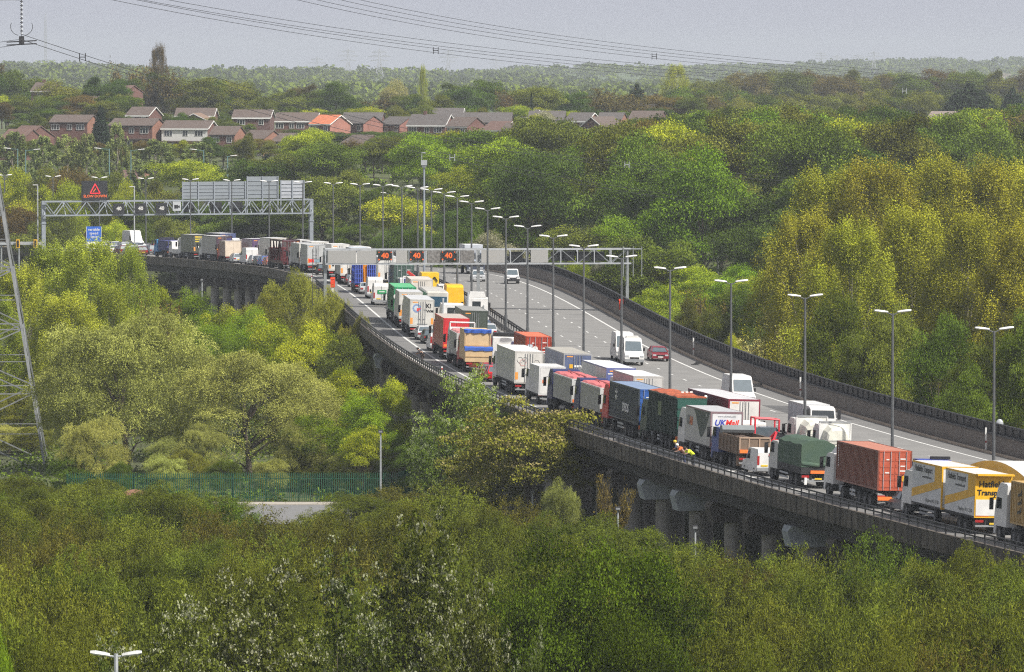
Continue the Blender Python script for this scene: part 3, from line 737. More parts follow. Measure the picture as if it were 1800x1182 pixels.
def green_tarp():
    L = 8.9; t = veh('tarpaulin_lorry', 'lorry under a bulging dark green tarpaulin with orange strip on its tail', 'lorry', 1407, L1, L)
    m = mat('green_canvas', (.045, .085, .062), .85, var=.25, scale=.9, dirt=(.06, .10, .06)); b = MB()
    rings = []
    for k in range(9):
        y = 6.2*k/8; bul = .05*math.sin(k*1.9)
        rings.append([(-1.25-bul*.3, y, 1.55), (-1.27-bul*.5, y, 2.6), (-1.24, y, 3.15+bul), (-.7, y, 3.42+bul), (0, y, 3.5+bul), (.7, y, 3.42+bul), (1.24, y, 3.15+bul), (1.27+bul*.5, y, 2.6), (1.25, y, 1.55)])
    b.loft(rings, m); bd = b.build('tarpaulin', t)
    b = MB(); b.loft([[(x, y, z+dz) for x, y, z in ((-1.2, -.06, 1.75), (0, -.12, 1.62), (1.2, -.06, 1.78), (1.2, .02, 1.9), (0, .0, 1.75), (-1.2, .02, 1.9))] for dz in (0, .1)], m); b.build('hem', bd)
    b = MB(); b.box(-1.25, 1.25,   .02, 6.2, 1.05, 1.54, M_chas); b.build('bed', t)
    b = MB(); b.box(-.55, 1.05, -.06, 0, 1.1, 1.32, M_orange); b.build('marker_plate', t)
    b = MB(); b.box(-.5, .5, .3, 8.2, .7, 1.04, M_chas); b.build('chassis', t)
    cab(t, 6.6, (.5, .5, .48), 2.95)
    for sd in (-1, 1):
        b = MB()
        for z in (.5, .78): b.box(sd*1.2-.02, sd*1.2+.02, 3.6, 5.8, z, z+.13, M_pale)
        b.build('side_guard', t)
    for a in (1.5, 2.8, 7.9):
        for sd in (-1, 1): wheel(t, sd*1.0, a, .5, .45)
    rear_kit(t)
    b = MB(); b.box(-.98, -.8, -.05, .03, .3, .8, M_wplate); b.build('mud_flap', t)
green_tarp()
t = veh('van', 'small white panel van close behind the brown tipper lorry', 'van', 1329, L1-.35, 4.2, 1.9); bd = van(t, WHITE, 4.2, 1.98, 1.9, small=True); plate_text(bd, 'DHL', .2, M_inkr, -.06, 1.55, .2, sx=1.3)
b = MB(); b.tube((.1, -.08, 1.05), (.45, -.08, 1.2), .09, M_black); b.build('door_handle', bd)
def brown_tipper():
    L = 8.4; t = veh('tipper_lorry', 'dusty brown open tipper lorry with grey rolled sheet and orange tail strip', 'lorry', 1297, L1, L)
    m = paint((.22, .155, .11), rough=.8, dirt=(.15, .11, .08)); b = MB(); x = 1.22
    b.box(-x, x, .15, 6.4, 1.2, 1.3, m)
    for sd in (-1, 1):
        a, c = sorted((sd*x, sd*(x-.08))); b.box(a, c, .15, 6.4, 1.3, 2.5, m)
        for k in range(6): a2, c2 = sorted((sd*(x+.07), sd*(x+.001))); b.box(a2, c2, .4+k*1.1, .52+k*1.1, 1.25, 2.45, m)
    b.box(-x+.08, x-.08, 6.3, 6.4, 1.3, 2.9, m); bd = b.build('tipping_body', t)
    b = MB(); b.box(-x, x, .03, .12, 1.25, 2.4, m)
    mq = paint((.36, .26, .19), rough=.8)
    for xx in (-x+.06, -.45, .35, x-.06): b.box(xx-.05, xx+.05, -.03, .029, 1.25, 2.45, mq)
    b.box(-x, x, -.03, .13, 2.41, 2.52, mq); b.build('tailgate', bd)
    b = MB(); b.loft([[(-x+.09, y, 1.31), (-x+.09, y, 1.95+h), (-.3, y, 2.2+h*1.5), (.4, y, 2.15+h), (x-.09, y, 1.9+h), (x-.09, y, 1.31)] for y, h in ((.2, 0), (1.5, .1), (3, .2), (4.6, .1), (6.2, -.1))], mat('spoil', (.09, .06, .045), .95, var=.4, scale=4)); b.build('spoil_load', bd)
    mg = paint((.20, .22, .23), rough=.8)
    b = MB(); b.loft([[(-x-.03, 5.6+.45*math.cos(a), 2.75+.32*math.sin(a)) for a in np.linspace(0, 2*PI, 9)[:-1]], [(x+.03, 5.6+.45*math.cos(a), 2.75+.32*math.sin(a)) for a in np.linspace(0, 2*PI, 9)[:-1]]], mg, caps=True); b.build('rolled_sheet', bd)
    marker(bd, 'l', y=-.03, z=1.32)
    b = MB(); b.box(-.5, .5, .3, 8.4, .75, 1.18, M_chas); b.build('chassis', t)
    cab(t, 6.45, (.04, .07, .25), 2.8)
    for a in (1.5, 2.8, 5.6, 7.6):
        for sd in (-1, 1): wheel(t, sd*1.0, a, .5, .45)
    for sd in (-1, 1):
        b = MB(); b.box(sd*.95-.3, sd*.95+.3, .6, .66, .35, 1.1, m); b.build('mud_flap', t)
    rear_kit(t)
brown_tipper()
def ukmail():
    L = 10.6; t = veh('articulated_lorry', 'pale grey trailer with dark swoosh on its side and blue and red lettering', 'lorry', 1247, L1, L)
    bd = box_body(t, 8.0, 3.85, (.43, .43, .41), (.48, .49, .50), WHITE, frame=(.24, .16, .17), bars=False, doors=False)
    x = -1.262; P = lambda f, g: (x, 8.0*(1-f), 1.15+2.7*g)
    slab(bd, 'swoosh', [P(.33, .97), P(.42, .8), P(.5, .55), P(.57, .32), P(.64, .2), P(.72, .28), P(.82, .5), P(.92, .82), P(.96, .97)], (-1, 0, 0), .012, paint((.035, .055, .055)))
    side_text(bd, 'UK', 1.0, M_inkg, x-.01, 7.0, 2.75, sx=.62); side_text(bd, 'Mail', .9, M_inko, x-.01, 6.15, 2.75, sx=.62)
    side_text(bd, 'XPO', .3, M_wplate, x-.016, 1.3, 3.45, sx=.7)
    b = MB(); b.box(-1.12, 1.12, -.04, -.008, 1.25, 3.68, paint(WHITE)); d = b.build('roller_door', bd)
    plate_text(d, 'UK', .62, M_inkb, -.05, 3.0, -.56, True); plate_text(d, 'Mail', .62, M_inkr, -.05, 3.0, .38, True); plate_text(d, 'www.ukmail.com', .2, M_inkg, -.05, 3.5)
    trailer_run(t, 8.0, axles=(1.5, 2.7)); tractor(t, 8.3, WHITE, 3.6); rear_kit(t); marker(t, 'l', z=1.22)
ukmail()
def bulk():
    L = 12.3; t = veh('bulk_lorry', 'tall ribbed dark green bulk trailer with a rust-red netted load on top', 'lorry', 1186, L1, L)
    m = paint((.014, .032, .026), rough=.7); b = MB(); x = 1.25; Ln = 9.6
    b.box(-x+.05, x-.05, 0, Ln, 1.2, 4.2, m, rear=paint((.02, .07, .055)))
    mr = paint((.035, .055, .045), rough=.6)
    for sd in (-1, 1):
        for k in range(20):
            a, c = sorted((sd*x, sd*(x-.049))); y = .15+k*.48; b.box(a, c, y, y+.12, 1.25, 4.15, mr)
        b.box(min(sd*(x+.02), sd*(x-.06)), max(sd*(x+.02), sd*(x-.06)), 0, Ln, 4.13, 4.24, mr)
    bd = b.build('bulk_body', t)
    b = MB(); b.box(-x-.012, -x, 4.9, 6.1, 2.5, 3.6, paint((.06, .10, .04))); b.build('side_panel', bd)
    b = MB(); n = 9
    ml = mat('rust_net', (.36, .085, .035), .9, var=.35, scale=2.5)
    rings = [[(-x+.02, y, 4.2), (-x+.1, y, 4.27+.06*math.sin(i*1.7)), (-.4, y, 4.36+.07*math.sin(i*2.3)), (.4, y, 4.34+.06*math.cos(i*1.9)), (x-.1, y, 4.27+.05*math.cos(i)), (x-.02, y, 4.2)] for i, y in enumerate(np.linspace(.1, Ln-.1, 12))]
    b.loft(rings, ml); b.build('netted_load', bd)
    b = MB()
    for k in range(3): b.box(.1+k*.4, .3+k*.4, 4+k*.2, 4.2+k*.2, 4.36, 4.46, M_wplate)
    b.ball((1.15, .3, 4.3), .14, M_wplate, 5); b.build('loose_wrap', bd)
    b = MB(); b.box(-x+.1, x-.1, -.05, -.005, 1.3, 4.05, paint((.025, .09, .07)))
    for z in (1.7, 2.5, 3.3): b.box(-x+.12, x-.12, -.1, -.051, z, z+.1, paint((.02, .06, .05)))
    b.build('tail_door', bd)
    trailer_run(t, Ln, 1.2); tractor(t, 10.0, (.03, .06, .05), 3.4); rear_kit(t)
    b = MB(); b.box(-1.24, -.95, -.06, 0, .95, 1.2, M_orange); b.build('marker_plate', t)
bulk()
def blue_container():
    L = 13.8; t = veh('container_lorry', 'red tractor pulling a slate-blue curtain container with white lettering', 'lorry', 1120, L1, L)
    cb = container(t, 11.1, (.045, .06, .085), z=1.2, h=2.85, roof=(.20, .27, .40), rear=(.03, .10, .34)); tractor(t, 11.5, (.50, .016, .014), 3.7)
    side_text(cb, 'DFDS', .95, M_inkw, -1.23, 4.8, 2.25)
    x = -1.235; c = (8.3, 3.15)
    for k in range(4):
        a = PI/4+k*PI/2; f = lambda r, q: (x, c[0]+r*math.cos(a+q), c[1]+r*math.sin(a+q))
        slab(cb, 'cross_emblem', [f(.05, 0), f(.52, .42), f(.38, 0), f(.52, -.42)], (-1, 0, 0), .01, M_inkw)
    trailer_run(t, 11.1, 1.2); rear_kit(t); marker(t, 'l', z=.9)
blue_container()
def grey_tipper(px, label, badge):
    L = 11.8; t = veh('tipper_lorry', label, 'lorry', px, L1, L)
    bd = tipper_body(t, 8.6, 3.35, (.33, .335, .31), (.52, .15, .155), rear=(.50, .51, .50))
    if badge:
        b = MB(); b.lathe([(.001, -.03), (.24, -.03), (.3, -.03), (.3, 0)], M_inkb, 'y', 16, c=(.25, -.012, 2.75)); b.lathe([(.001, -.036), (.22, -.036)], M_wplate, 'y', 16, c=(.25, -.012, 2.75)); b.build('round_badge', bd)
        b = MB(); b.lathe([(.001, -.04), (.13, -.04)], M_inkb, 'y', 12, c=(.25, -.012, 2.75)); b.build('round_badge', bd)
    b = MB(); b.box(-.5, .5, .3, 10.6, .7, 1.17, M_chas); b.build('chassis', t)
    cab(t, 9.3, (.018, .024, .10), 3.5)
    for a in (1.5, 2.8, 8.3, 10.6):
        for sd in (-1, 1): wheel(t, sd*1.0, a, .5, .45)
    rear_kit(t); marker(t, 'h' if badge else 'l', z=1.28)
grey_tipper(1053, 'grey tipper with pink-red sheet and round blue badge behind a red tractor', True)
grey_tipper(1003.5, 'grey tipper with pink-red sheet and blue cab beside the brown bush', False)
def white_small_box():
    L = 7.6; t = veh('box_lorry', 'small white box lorry with orange badge ahead of the grey tippers', 'lorry', 944, L1, L)
    bd = box_body(t, 5.0, 3.35, (.58, .58, .57), WHITE, WHITE, z=.9, bars=False, frame=(.6, .6, .6), w=2.3)
    b = MB(); b.box(-.85, -.5, -.06, -.046, 1.9, 2.2, M_orange); b.box(-.3, .6, -.06, -.046, 1.95, 2.1, M_inkg); b.build('badge', bd)
    b = MB(); b.box(-.5, .5, .3, 6.6, .6, .88, M_chas); b.build('chassis', t); cab(t, 5.3, WHITE, 2.8, w=2.2)
    for a in (1.2, 6.5):
        for sd in (-1, 1): wheel(t, sd*.9, a, .42, .35)
    rear_kit(t, w=2.2)
white_small_box()
def white_artic():
    L = 14.2; t = veh('articulated_lorry', 'long off-white refrigerated trailer with outlined hexagons on its rear doors', 'lorry', 903.5, L1, L)
    bd = box_body(t, 11.4, 3.95, (.46, .47, .44), (.78, .77, .75), (.62, .60, .56), frame=(.5, .48, .45))
    mg, mr = paint((.35, .34, .33)), paint((.55, .2, .18))
    for cx_, cz, m, r in ((-.55, 2.95, mr, .3), (-.8, 3.2, mg, .28), (.7, 2.95, mg, .28), (-.35, 3.25, mg, .22)):
        b = MB()
        pts = [(cx_+r*math.cos(k*PI/3), -.055, cz+r*math.sin(k*PI/3)) for k in range(7)]
        for a, c in zip(pts, pts[1:]): b.tube(a, c, .022, m, n=4)
        b.build('hexagon_outline', bd)
    b = MB()
    for k in range(7): b.box(-1.272, -1.262, 2+k*1.1, 2.3+k*1.1, 2.6+.2*(k % 3), 2.9+.2*(k % 3), paint((.36, .40, .40)))
    b.build('faded_pattern', bd)
    trailer_run(t, 11.4); tractor(t, 11.9, WHITE, 3.3); rear_kit(t); marker(t, 'v', z=1.35)
    b = MB(); b.box(-.95, .95, 11.42, 11.8, 2.3, 3.7, M_pale); b.build('fridge_unit', t)
white_artic()
t = veh('car', 'bright red hatchback waiting behind the tan tipper', 'car', 853, L1, 3.9, 1.7); car(t, (.52, .012, .018), L=3.9)
t = veh('car', 'dark red hatchback half hidden by the bright red hatchback', 'car', 844.5, L1-.1, 3.9, 1.7); car(t, (.36, .015, .025), L=3.9)
def tan_tipper():
    L = 9.6; t = veh('tipper_lorry', 'tan wooden-sided tipper with bright blue tarpaulin rolls on body and tail', 'lorry', 817.5, L1, L)
    TAN = (.58, .42, .24); m = paint(TAN, rough=.7); b = MB()
    b.box(-1.25, 1.25, 1.7, 7.0, 1.2, 4.0, m); b.box(-1.28, 1.28, 1.64, 1.7, 2.45, 2.55, paint((.42, .29, .16)))
    for x in (-1.2, 1.2): b.box(x-.06, x+.06, 1.62, 1.699, 1.2, 3.95, paint((.48, .34, .19)))
    bd = b.build('tall_body', t)
    b = MB(); b.box(-1.27, 1.27, 0, 1.6, 1.05, 2.35, m); b.box(-1.29, 1.29, -.05, -.001, 1.5, 1.58, paint((.42, .29, .16))); lo = b.build('tail_box', t)
    mb_ = mat('blue_tarp', (.03, .10, .42), .6, var=.2, scale=3)
    b = MB(); b.loft([[(x, 1.55+.15*math.sin(x*9), 3.72+.04*math.sin(x*7)), (x, 1.5, 4.0), (x, 1.75, 4.1+.03*math.sin(x*5)), (x, 2.3, 4.04), (x, 2.2, 3.99)] for x in np.linspace(-1.3, 1.3, 9)], mb_); b.build('tarpaulin', bd)
    b = MB(); b.loft([[(x, -.1, 2.12+.04*math.sin(x*6)), (x, -.1, 2.38), (x, .3, 2.5+.03*math.sin(x*8)), (x, .9, 2.4), (x, .8, 2.34)] for x in np.linspace(-1.35, 1.35, 9)], mb_); b.build('tarpaulin', lo)
    b = MB(); b.box(-.5, .5, .2, 8.8, .7, 1.04, M_chas); b.box(-.9, .9, .05, .3, .55, 1.0, paint((.14, .03, .02))); b.build('chassis', t); cab(t, 7.3, (.45, .03, .03), 3.2)
    for a in (1.6, 2.9, 8.5):
        for sd in (-1, 1): wheel(t, sd*1.0, a, .5, .45)
    rear_kit(t)
tan_tipper()
def grey_tipper2():
    L = 9.6; t = veh('tipper_lorry', 'weathered grey tipper with pale red sheet between red lorry and tan tipper', 'lorry', 801, L1, L)
    bd = tipper_body(t, 6.6, 3.4, (.36, .36, .35), (.50, .20, .20), rear=(.46, .46, .45))
    b = MB(); b.box(-.5, .5, .3, 8.6, .7, 1.17, M_chas); b.build('chassis', t); cab(t, 7.2, (.6, .6, .6), 3.5)
    b = MB()
    b.path([(-1.2, 7.1, 3.3), (-1.2, 7.1, 4.0), (1.2, 7.1, 4.0), (1.2, 7.1, 3.3)], .09, M_lamp); b.build('head_frame', t)
    for a in (1.5, 2.8, 8.4):
        for sd in (-1, 1): wheel(t, sd*1.0, a, .5, .45)
    rear_kit(t); marker(t, 'h', z=1.25)
grey_tipper2()
def red_lorry():
    L = 12.2; t = veh('box_lorry', 'tall faded red box lorry with bright red rear frame', 'lorry', 778, L1, L)
    RD = (.56, .035, .04)
    bd = box_body(t, 9.4, 4.1, (.40, .12, .09), (.50, .43, .38), RD, frame=RD, bars=False, z=1.2)
    b = MB()
    for k in range(8): b.box(-1.275, -1.262, 1+k*1.05, 1.12+k*1.05, 1.3, 3.9, paint((.34, .10, .08)))
    b.build('side_strap', bd)
    b = MB(); b.box(-.5, .5, .3, 11, .7, 1.18, M_chas); b.build('chassis', t); cab(t, 9.8, RD, 3.2)
    for a in (1.6, 2.9, 4.2, 10.9):
        for sd in (-1, 1): wheel(t, sd*1.0, a, .5, .42)
    rear_kit(t); marker(t, 'h', z=1.3)
red_lorry()
t = veh('van', 'low white van squeezed in beside the faded red lorry', 'van', 755, L1-.35, 4.2, 1.75); van(t, WHITE, 4.2, 1.75, 1.75, small=True)
t = veh('car', 'dark grey hatchback second behind the grey trailer with round emblem', 'car', 744, L1+.1, 4.0, 1.7); car(t, (.06, .065, .07))
t = veh('car', 'silver hatchback directly behind the grey trailer with round emblem', 'car', 733, L1, 4.1, 1.75); car(t, (.50, .51, .52))
def grey_trailer(px, label, emblem, L=13.4, lane=L1, side=(.44, .44, .42), roof=(.55, .56, .57), rear=(.58, .57, .53), h=3.95, cabc=WHITE, mark='v', frame=None):
    t = veh('articulated_lorry', label, 'lorry', px, lane, L)
    bd = box_body(t, L-2.8, h, side, roof, rear, frame=frame)
    if emblem:
        for nm, r, m, dy in (('round_emblem', .46, paint((.22, .32, .52)), -.055), ('round_emblem', .26, M_inkr, -.065)):
            b = MB(); b.lathe([(.001, 0), (r, 0), (r, .01)], m if r > .3 else paint((.55, .6, .66)), 'y', 18, c=(-.55+(0 if r > .3 else -.04), dy, 3.05)); b.build(nm, bd)
        b = MB(); b.add([(-.55, -.07, 3.05), (-.15, -.07, 3.1), (-.3, -.07, 2.78), (-.55, -.07, 2.72)], [[0, 1, 2, 3]], M_inkr); b.build('round_emblem', bd)
        plate_text(bd, 'K!', .62, M_ink, -.055, 3.3, .68); plate_text(bd, 'TWM', .42, M_ink, -.055, 2.75, .7)
        b = MB(); b.box(-.5, .6, -.058, -.046, 1.35, 1.45, M_inkg); b.build('small_lettering', bd)
    b = MB(); b.box(-1.0, -.45, -.06, -.046, h-.32, h-.22, M_amber); b.build('top_marker', bd)
    trailer_run(t, L-2.8, axles=(1.9, 3.2, 4.5) if L > 11 else (1.6, 2.9)); tractor(t, L-2.3, cabc, 3.4); rear_kit(t); marker(t, mark, z=1.3)
    return t, bd
grey_trailer(719.5, 'grey trailer with round blue and red emblem on its rear door', True, 12.6)
grey_trailer(700.5, 'plain grey trailer squeezed between green container and emblem trailer', False, 11.4)
def green_container():
    L = 12.6; t = veh('container_lorry', 'bright green shipping container lorry with white round logo', 'lorry', 690.5, L1, L)
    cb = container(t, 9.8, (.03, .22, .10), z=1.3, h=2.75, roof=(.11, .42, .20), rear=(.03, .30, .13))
    b = MB(); b.lathe([(.001, -.02), (.3, -.02), (.3, 0)], M_wplate, 'y', 14, c=(-.95, -.01, 3.0)); b.build('round_logo', cb)
    trailer_run(t, 9.8, 1.3, axles=(1.8, 3.1)); tractor(t, 10.2, (.2, .22, .24), 3.3); rear_kit(t)
green_container()
t = veh('van', 'white panel van with a green panel on its back door', 'van', 655.5, L1, 5.4, 2.0); bd = van(t, WHITE, 5.4, 2.5, 2.0)
b = MB(); b.box(-.5, .55, -.06, -.02, 1.35, 1.8, paint((.03, .30, .11))); b.box(-.3, .35, -.07, -.061, 1.55, 1.65, M_wplate); b.build('door_panel', bd)
t = veh('van', 'white panel van just ahead of the van with the green panel', 'van', 645, L1+.3, 5.6, 2.0); van(t, WHITE, 5.6, 2.5, 2.0)
t = veh('car', 'silver saloon between the blue lattice lorry and the white vans', 'car', 630, L1, 4.4, 1.75); car(t, (.46, .47, .48), 'saloon', 4.4)
def crane_lorry():
    L = 11; t = veh('crane_lorry', 'blue cage-sided lorry carrying a folded orange loading crane', 'lorry', 623.5, L1, L)
    BL = (.035, .07, .38); m = paint(BL); b = MB()
    for x in (-1.25, 1.25):
        for k in range(10): b.box(x-.05, x+.05, .1+k*.75, .2+k*.75, 1.2, 3.6, m)
        for z in (1.3, 1.9, 2.5, 3.1, 3.6): b.box(x-.04, x+.04, .1, 7.0, z-.05, z+.05, m)
        b.box(x-.02, x+.02, .1, 7.0, 1.2, 2.3, m)
    b.box(-1.25, 1.25, .1, 7.0, 1.05, 1.2, m); b.build('cage_body', t)
    b = MB()
    for x0, x1 in ((-1.22, -.35), (.3, 1.22)):
        for k in range(5): b.box(x0+k*(x1-x0)/4-.04, x0+k*(x1-x0)/4+.04, -.06, .04, 1.2, 3.5, paint((.09, .14, .50)))
        for z in (1.25, 1.8, 2.35, 2.9, 3.45): b.box(x0, x1, -.05, .03, z-.05, z+.05, m)
        b.box(x0, x1, .05, .09, 1.2, 3.5, paint((.03, .04, .22)))
    b.build('rear_gate', t)
    OR = paint((.62, .22, .02)); b = MB()
    b.box(-.28, .28, .2, .75, 1.2, 4.4, OR); b.bar((0, .5, 4.3), (.75, .6, 4.9), .3, OR); b.bar((.75, .6, 4.9), (.55, 2.5, 5.0), .26, OR); b.bar((0, .2, 1.0), (-.1, .1, 3.0), .22, OR); b.box(.5, 1.1, .35, .8, 4.75, 5.05, OR)
    b.build('loading_crane', t)
    b = MB(); b.box(-.9, -.2, .4, 1.2, 3.6, 4.1, paint((.45, .30, .05))); b.build('crane_tank', t)
    b = MB(); b.box(-.5, .5, .2, 10, .7, 1.04, M_chas); b.build('chassis', t); cab(t, 8.2, BL, 3.2)
    for a in (1.6, 2.9, 9.4):
        for sd in (-1, 1): wheel(t, sd*1.0, a, .5, .42)
    rear_kit(t)
crane_lorry()
t = veh('car', 'pale silver hatchback in front of the blue cage lorry', 'car', 613, L1, 4.1, 1.75); car(t, (.52, .53, .55))
t = veh('car', 'dark maroon car just behind the white trailer under the gantry', 'car', 604, L1, 4.1, 1.75); car(t, (.10, .05, .05))
grey_trailer(598.5, 'white trailer stopped under the nearer gantry with bright rear doors', False, 14, rear=(.72, .70, .66), cabc=(.1, .1, .12))
grey_trailer(577.5, 'grey trailer just past the near leg of the nearer gantry', False, 13, cabc=(.1, .1, .1))
t = veh('car', 'black hatchback behind the grey trailer with the striped tail', 'car', 558, L1, 4.1, 1.75); car(t, (.03, .03, .035))
tt, bd = grey_trailer(540.5, 'grey trailer with red and blue stripe across its tail', False, 13.5, rear=(.46, .47, .47))
b = MB(); b.box(-1.1, -.3, -.07, -.046, 1.5, 1.95, M_inkr); b.box(-.3, .6, -.07, -.046, 1.5, 1.95, paint((.25, .42, .5))); b.build('tail_stripe', bd)
grey_trailer(526, 'pale grey trailer passing the dark red car transporter', False, 13.5, side=(.40, .40, .39))
def transporter():
    L = 17; t = veh('car_transporter', 'empty dark maroon car transporter with raised upper deck', 'lorry', 497, L1-.6, L)
    m = paint((.085, .018, .022)); b = MB()
    for x in (-1.2, 1.2):
        for y in (.1, 3.5, 7, 10.5, 13.5): b.box(x-.08, x+.08, y-.1, y+.1, 1.0, 4.3, m)
        b.box(x-.06, x+.06, .1, 14, 4.1, 4.3, m); b.box(x-.06, x+.06, .1, 14, 1.0, 1.25, m); b.bar((x, .2, 1.2), (x, 3.4, 4.1), .14, m); b.bar((x, 3.6, 4.1), (x, 6.9, 1.2), .14, m); b.bar((x, 7.1, 1.2), (x, 10.4, 4.1), .14, m)
    b.build('side_frame', t)
    b = MB(); b.box(-1.14, 1.14, .3, 13.6, 2.55, 2.65, m); b.box(-1.14, 1.14, .3, 13.8, 4.0, 4.1, m); b.box(-1.2, 1.2, 0, 13.6, .85, .99, m); b.build('loading_deck', t)
    b = MB(); b.bar((-.6, -.2, .7), (-.6, .2, 3.6), .16, m); b.bar((.6, -.2, .7), (.6, .2, 3.6), .16, m); b.build('loading_ramp', t)
    cab(t, 14.6, (.12, .02, .025), 3.0)
    for a in (4, 5.3, 13, 15.8):
        for sd in (-1, 1): wheel(t, sd*.98, a, .45, .4)
    rear_kit(t)
transporter()
FARC = [('blue', (.05, .12, .42), 470), ('dark grey', (.08, .08, .09), 461), ('pale grey', (.55, .55, .55), 452.5), ('orange-red', (.45, .09, .04), 480), ('white', (.7, .7, .7), 488)]
for nm, c, px in FARC:
    t = veh('car', nm+' car in the short row behind the far white trailers', 'car', px-12, L1, 4.1, 1.75); car(t, c, rnd.choice(('hatch', 'estate')))
t = veh('van', 'white panel van ahead of the row of far cars', 'van', 432, L1, 5.6, 2.0); van(t, WHITE, 5.6, 2.5, 2.0)
t = veh('car', 'silver car beside the cream box lorry on the far bend', 'car', 409, L1, 4.2, 1.75); car(t, (.5, .52, .54), 'estate')
grey_trailer(476.5, 'tall white trailer ahead of the maroon car transporter', False, 12, lane=L2, side=(.5, .49, .47), rear=(.66, .63, .58))
def cream_box():
    L = 9; t = veh('box_lorry', 'cream box lorry on the far bend by the parapet', 'lorry', 394.5, L1, L)
    box_body(t, 6.3, 3.3, (.30, .2, .17), (.6, .56, .5), (.66, .56, .45), z=1.0, bars=False); b = MB(); b.box(-.5, .5, .3, 8, .6, .98, M_chas); b.build('chassis', t); cab(t, 6.6, (.5, .05, .04), 2.8)
    for a in (1.5, 7.8):
        for sd in (-1, 1): wheel(t, sd*.98, a, .45, .4)
    rear_kit(t)
cream_box()
tt, bd = grey_trailer(381, 'trailer with pale side and dark plum rear on the far bend', False, 14, side=(.42, .41, .40), roof=(.62, .62, .62), rear=(.075, .05, .07))
b = MB(); b.box(.3, 1.1, -.07, -.046, 2.6, 3.6, paint((.06, .07, .2))); b.build('rear_panel', bd)
tt, bd = grey_trailer(340.5, 'dark olive trailer with yellow lettering on its rear', False, 13.5, side=(.16, .17, .13), roof=(.5, .5, .47), rear=(.075, .08, .07))
b = MB()
for z in (3.5, 3.15, 2.8): b.box(-.95, .9, -.07, -.046, z, z+.2, paint((.6, .48, .06)))
b.box(-.8, .7, -.07, -.046, 1.9, 2.15, M_wplate); b.build('yellow_lettering', bd)
def sign_trailer():
    t = veh('works_lorry', 'white works lorry back board with a red warning triangle', 'lorry', 312, L1, 7)
    b = MB(); b.box(-1.1, 1.1, 0, .12, .9, 3.2, paint(WHITE)); bd = b.build('sign_board', t)
    b = MB(); pts = [(-.6, -.02, 1.5), (.6, -.02, 1.5), (0, -.02, 2.6)]
    for a, c in zip(pts, pts[1:]+pts[:1]): b.bar(a, c, .17, M_inkr)
    b.build('warning_triangle', bd)
    b = MB(); b.bar((0, -.03, 1.75), (0, -.03, 2.15), .1, M_ink); b.build('warning_symbol', bd)
    b = MB(); b.box(-1.1, 1.1, .2, 4.4, .8, 1.5, paint((.6, .6, .58))); b.build('load_bed', t); cab(t, 4.6, WHITE, 2.7, w=2.1)
    for a in (1.2, 5.8):
        for sd in (-1, 1): wheel(t, sd*.9, a, .42, .35)
sign_trailer()
def blue_tipper():
    L = 8.6; t = veh('tipper_lorry', 'blue cab tipper with purple-blue body on the far bend', 'lorry', 293, L1, L)
    m = paint((.045, .05, .16), rough=.6); b = MB(); b.box(-1.22, 1.22, 0, 5.6, 1.25, 2.75, m); b.box(-1.25, 1.25, -.02, 5.62, 2.65, 2.78, paint((.07, .08, .24))); b.box(-1.2, 1.2, 4.6, 5.5, 2.76, 3.2, paint((.03, .03, .05)))
    b.build('tipping_body', t); b = MB(); b.box(-.5, .5, .3, 8, .7, 1.24, M_chas); b.build('chassis', t); cab(t, 6.2, (.06, .25, .52), 2.9)
    for a in (1.5, 2.8, 7.3):
        for sd in (-1, 1): wheel(t, sd*1.0, a, .5, .42)
    rear_kit(t); marker(t, 'l', z=.8)
blue_tipper()
# ---- middle and outer lanes
def teardrop():
    L = 16; t = veh('articulated_lorry', 'teardrop-roofed trailer with gold side and white curved roof', 'lorry', 1800, L2, L)
    g, w = paint(YEL), paint(WHITE); b = MB(); n = 14
    top = [(13.2*k/n, 3.15+1.25*math.sin(PI*min(1, (.12+.88*k/n)))**.8) for k in range(n+1)]
    pts = [(0, 1.15)]+[(0, top[0][1])]+top[1:]+[(13.2, 1.15)]
    for sd in (-1, 1): b.add([(sd*1.26, y, z) for y, z in pts], [list(range(len(pts)))], g)
    for (ya, za), (yb, zb) in zip(top, top[1:]): b.add([(-1.27, ya, za), (1.27, ya, za), (1.27, yb, zb), (-1.27, yb, zb)], [[0, 1, 2, 3]], w)
    b.add([(-1.26, 0, 1.15), (1.26, 0, 1.15), (1.26, 0, top[0][1]), (-1.26, 0, top[0][1])], [[0, 1, 2, 3]], w); b.add([(-1.26, 13.2, 1.15), (1.26, 13.2, 1.15), (1.26, 13.2, top[-1][1]), (-1.26, 13.2, top[-1][1])], [[3, 2, 1, 0]], w)
    b.build('teardrop_body', t); trailer_run(t, 13.2); tractor(t, 13.7, YEL, 3.4); rear_kit(t)
teardrop()
t = veh('tractor_unit', 'blue tractor unit with black roof bar behind the yellow-banded lorry', 'lorry', 1640, L2, 6.2); tractor(t, 3.6, (.03, .06, .34), 3.3)
b = MB(); b.box(-.2, 1.2, 4.0, 4.3, 3.33, 3.52, M_black); b.build('roof_bar', t)
t = veh('van', 'white panel van roof showing behind the brick-brown container', 'van', 1512, L2, 6.0, 2.0); van(t, WHITE, 6.0, 2.75, 2.0)
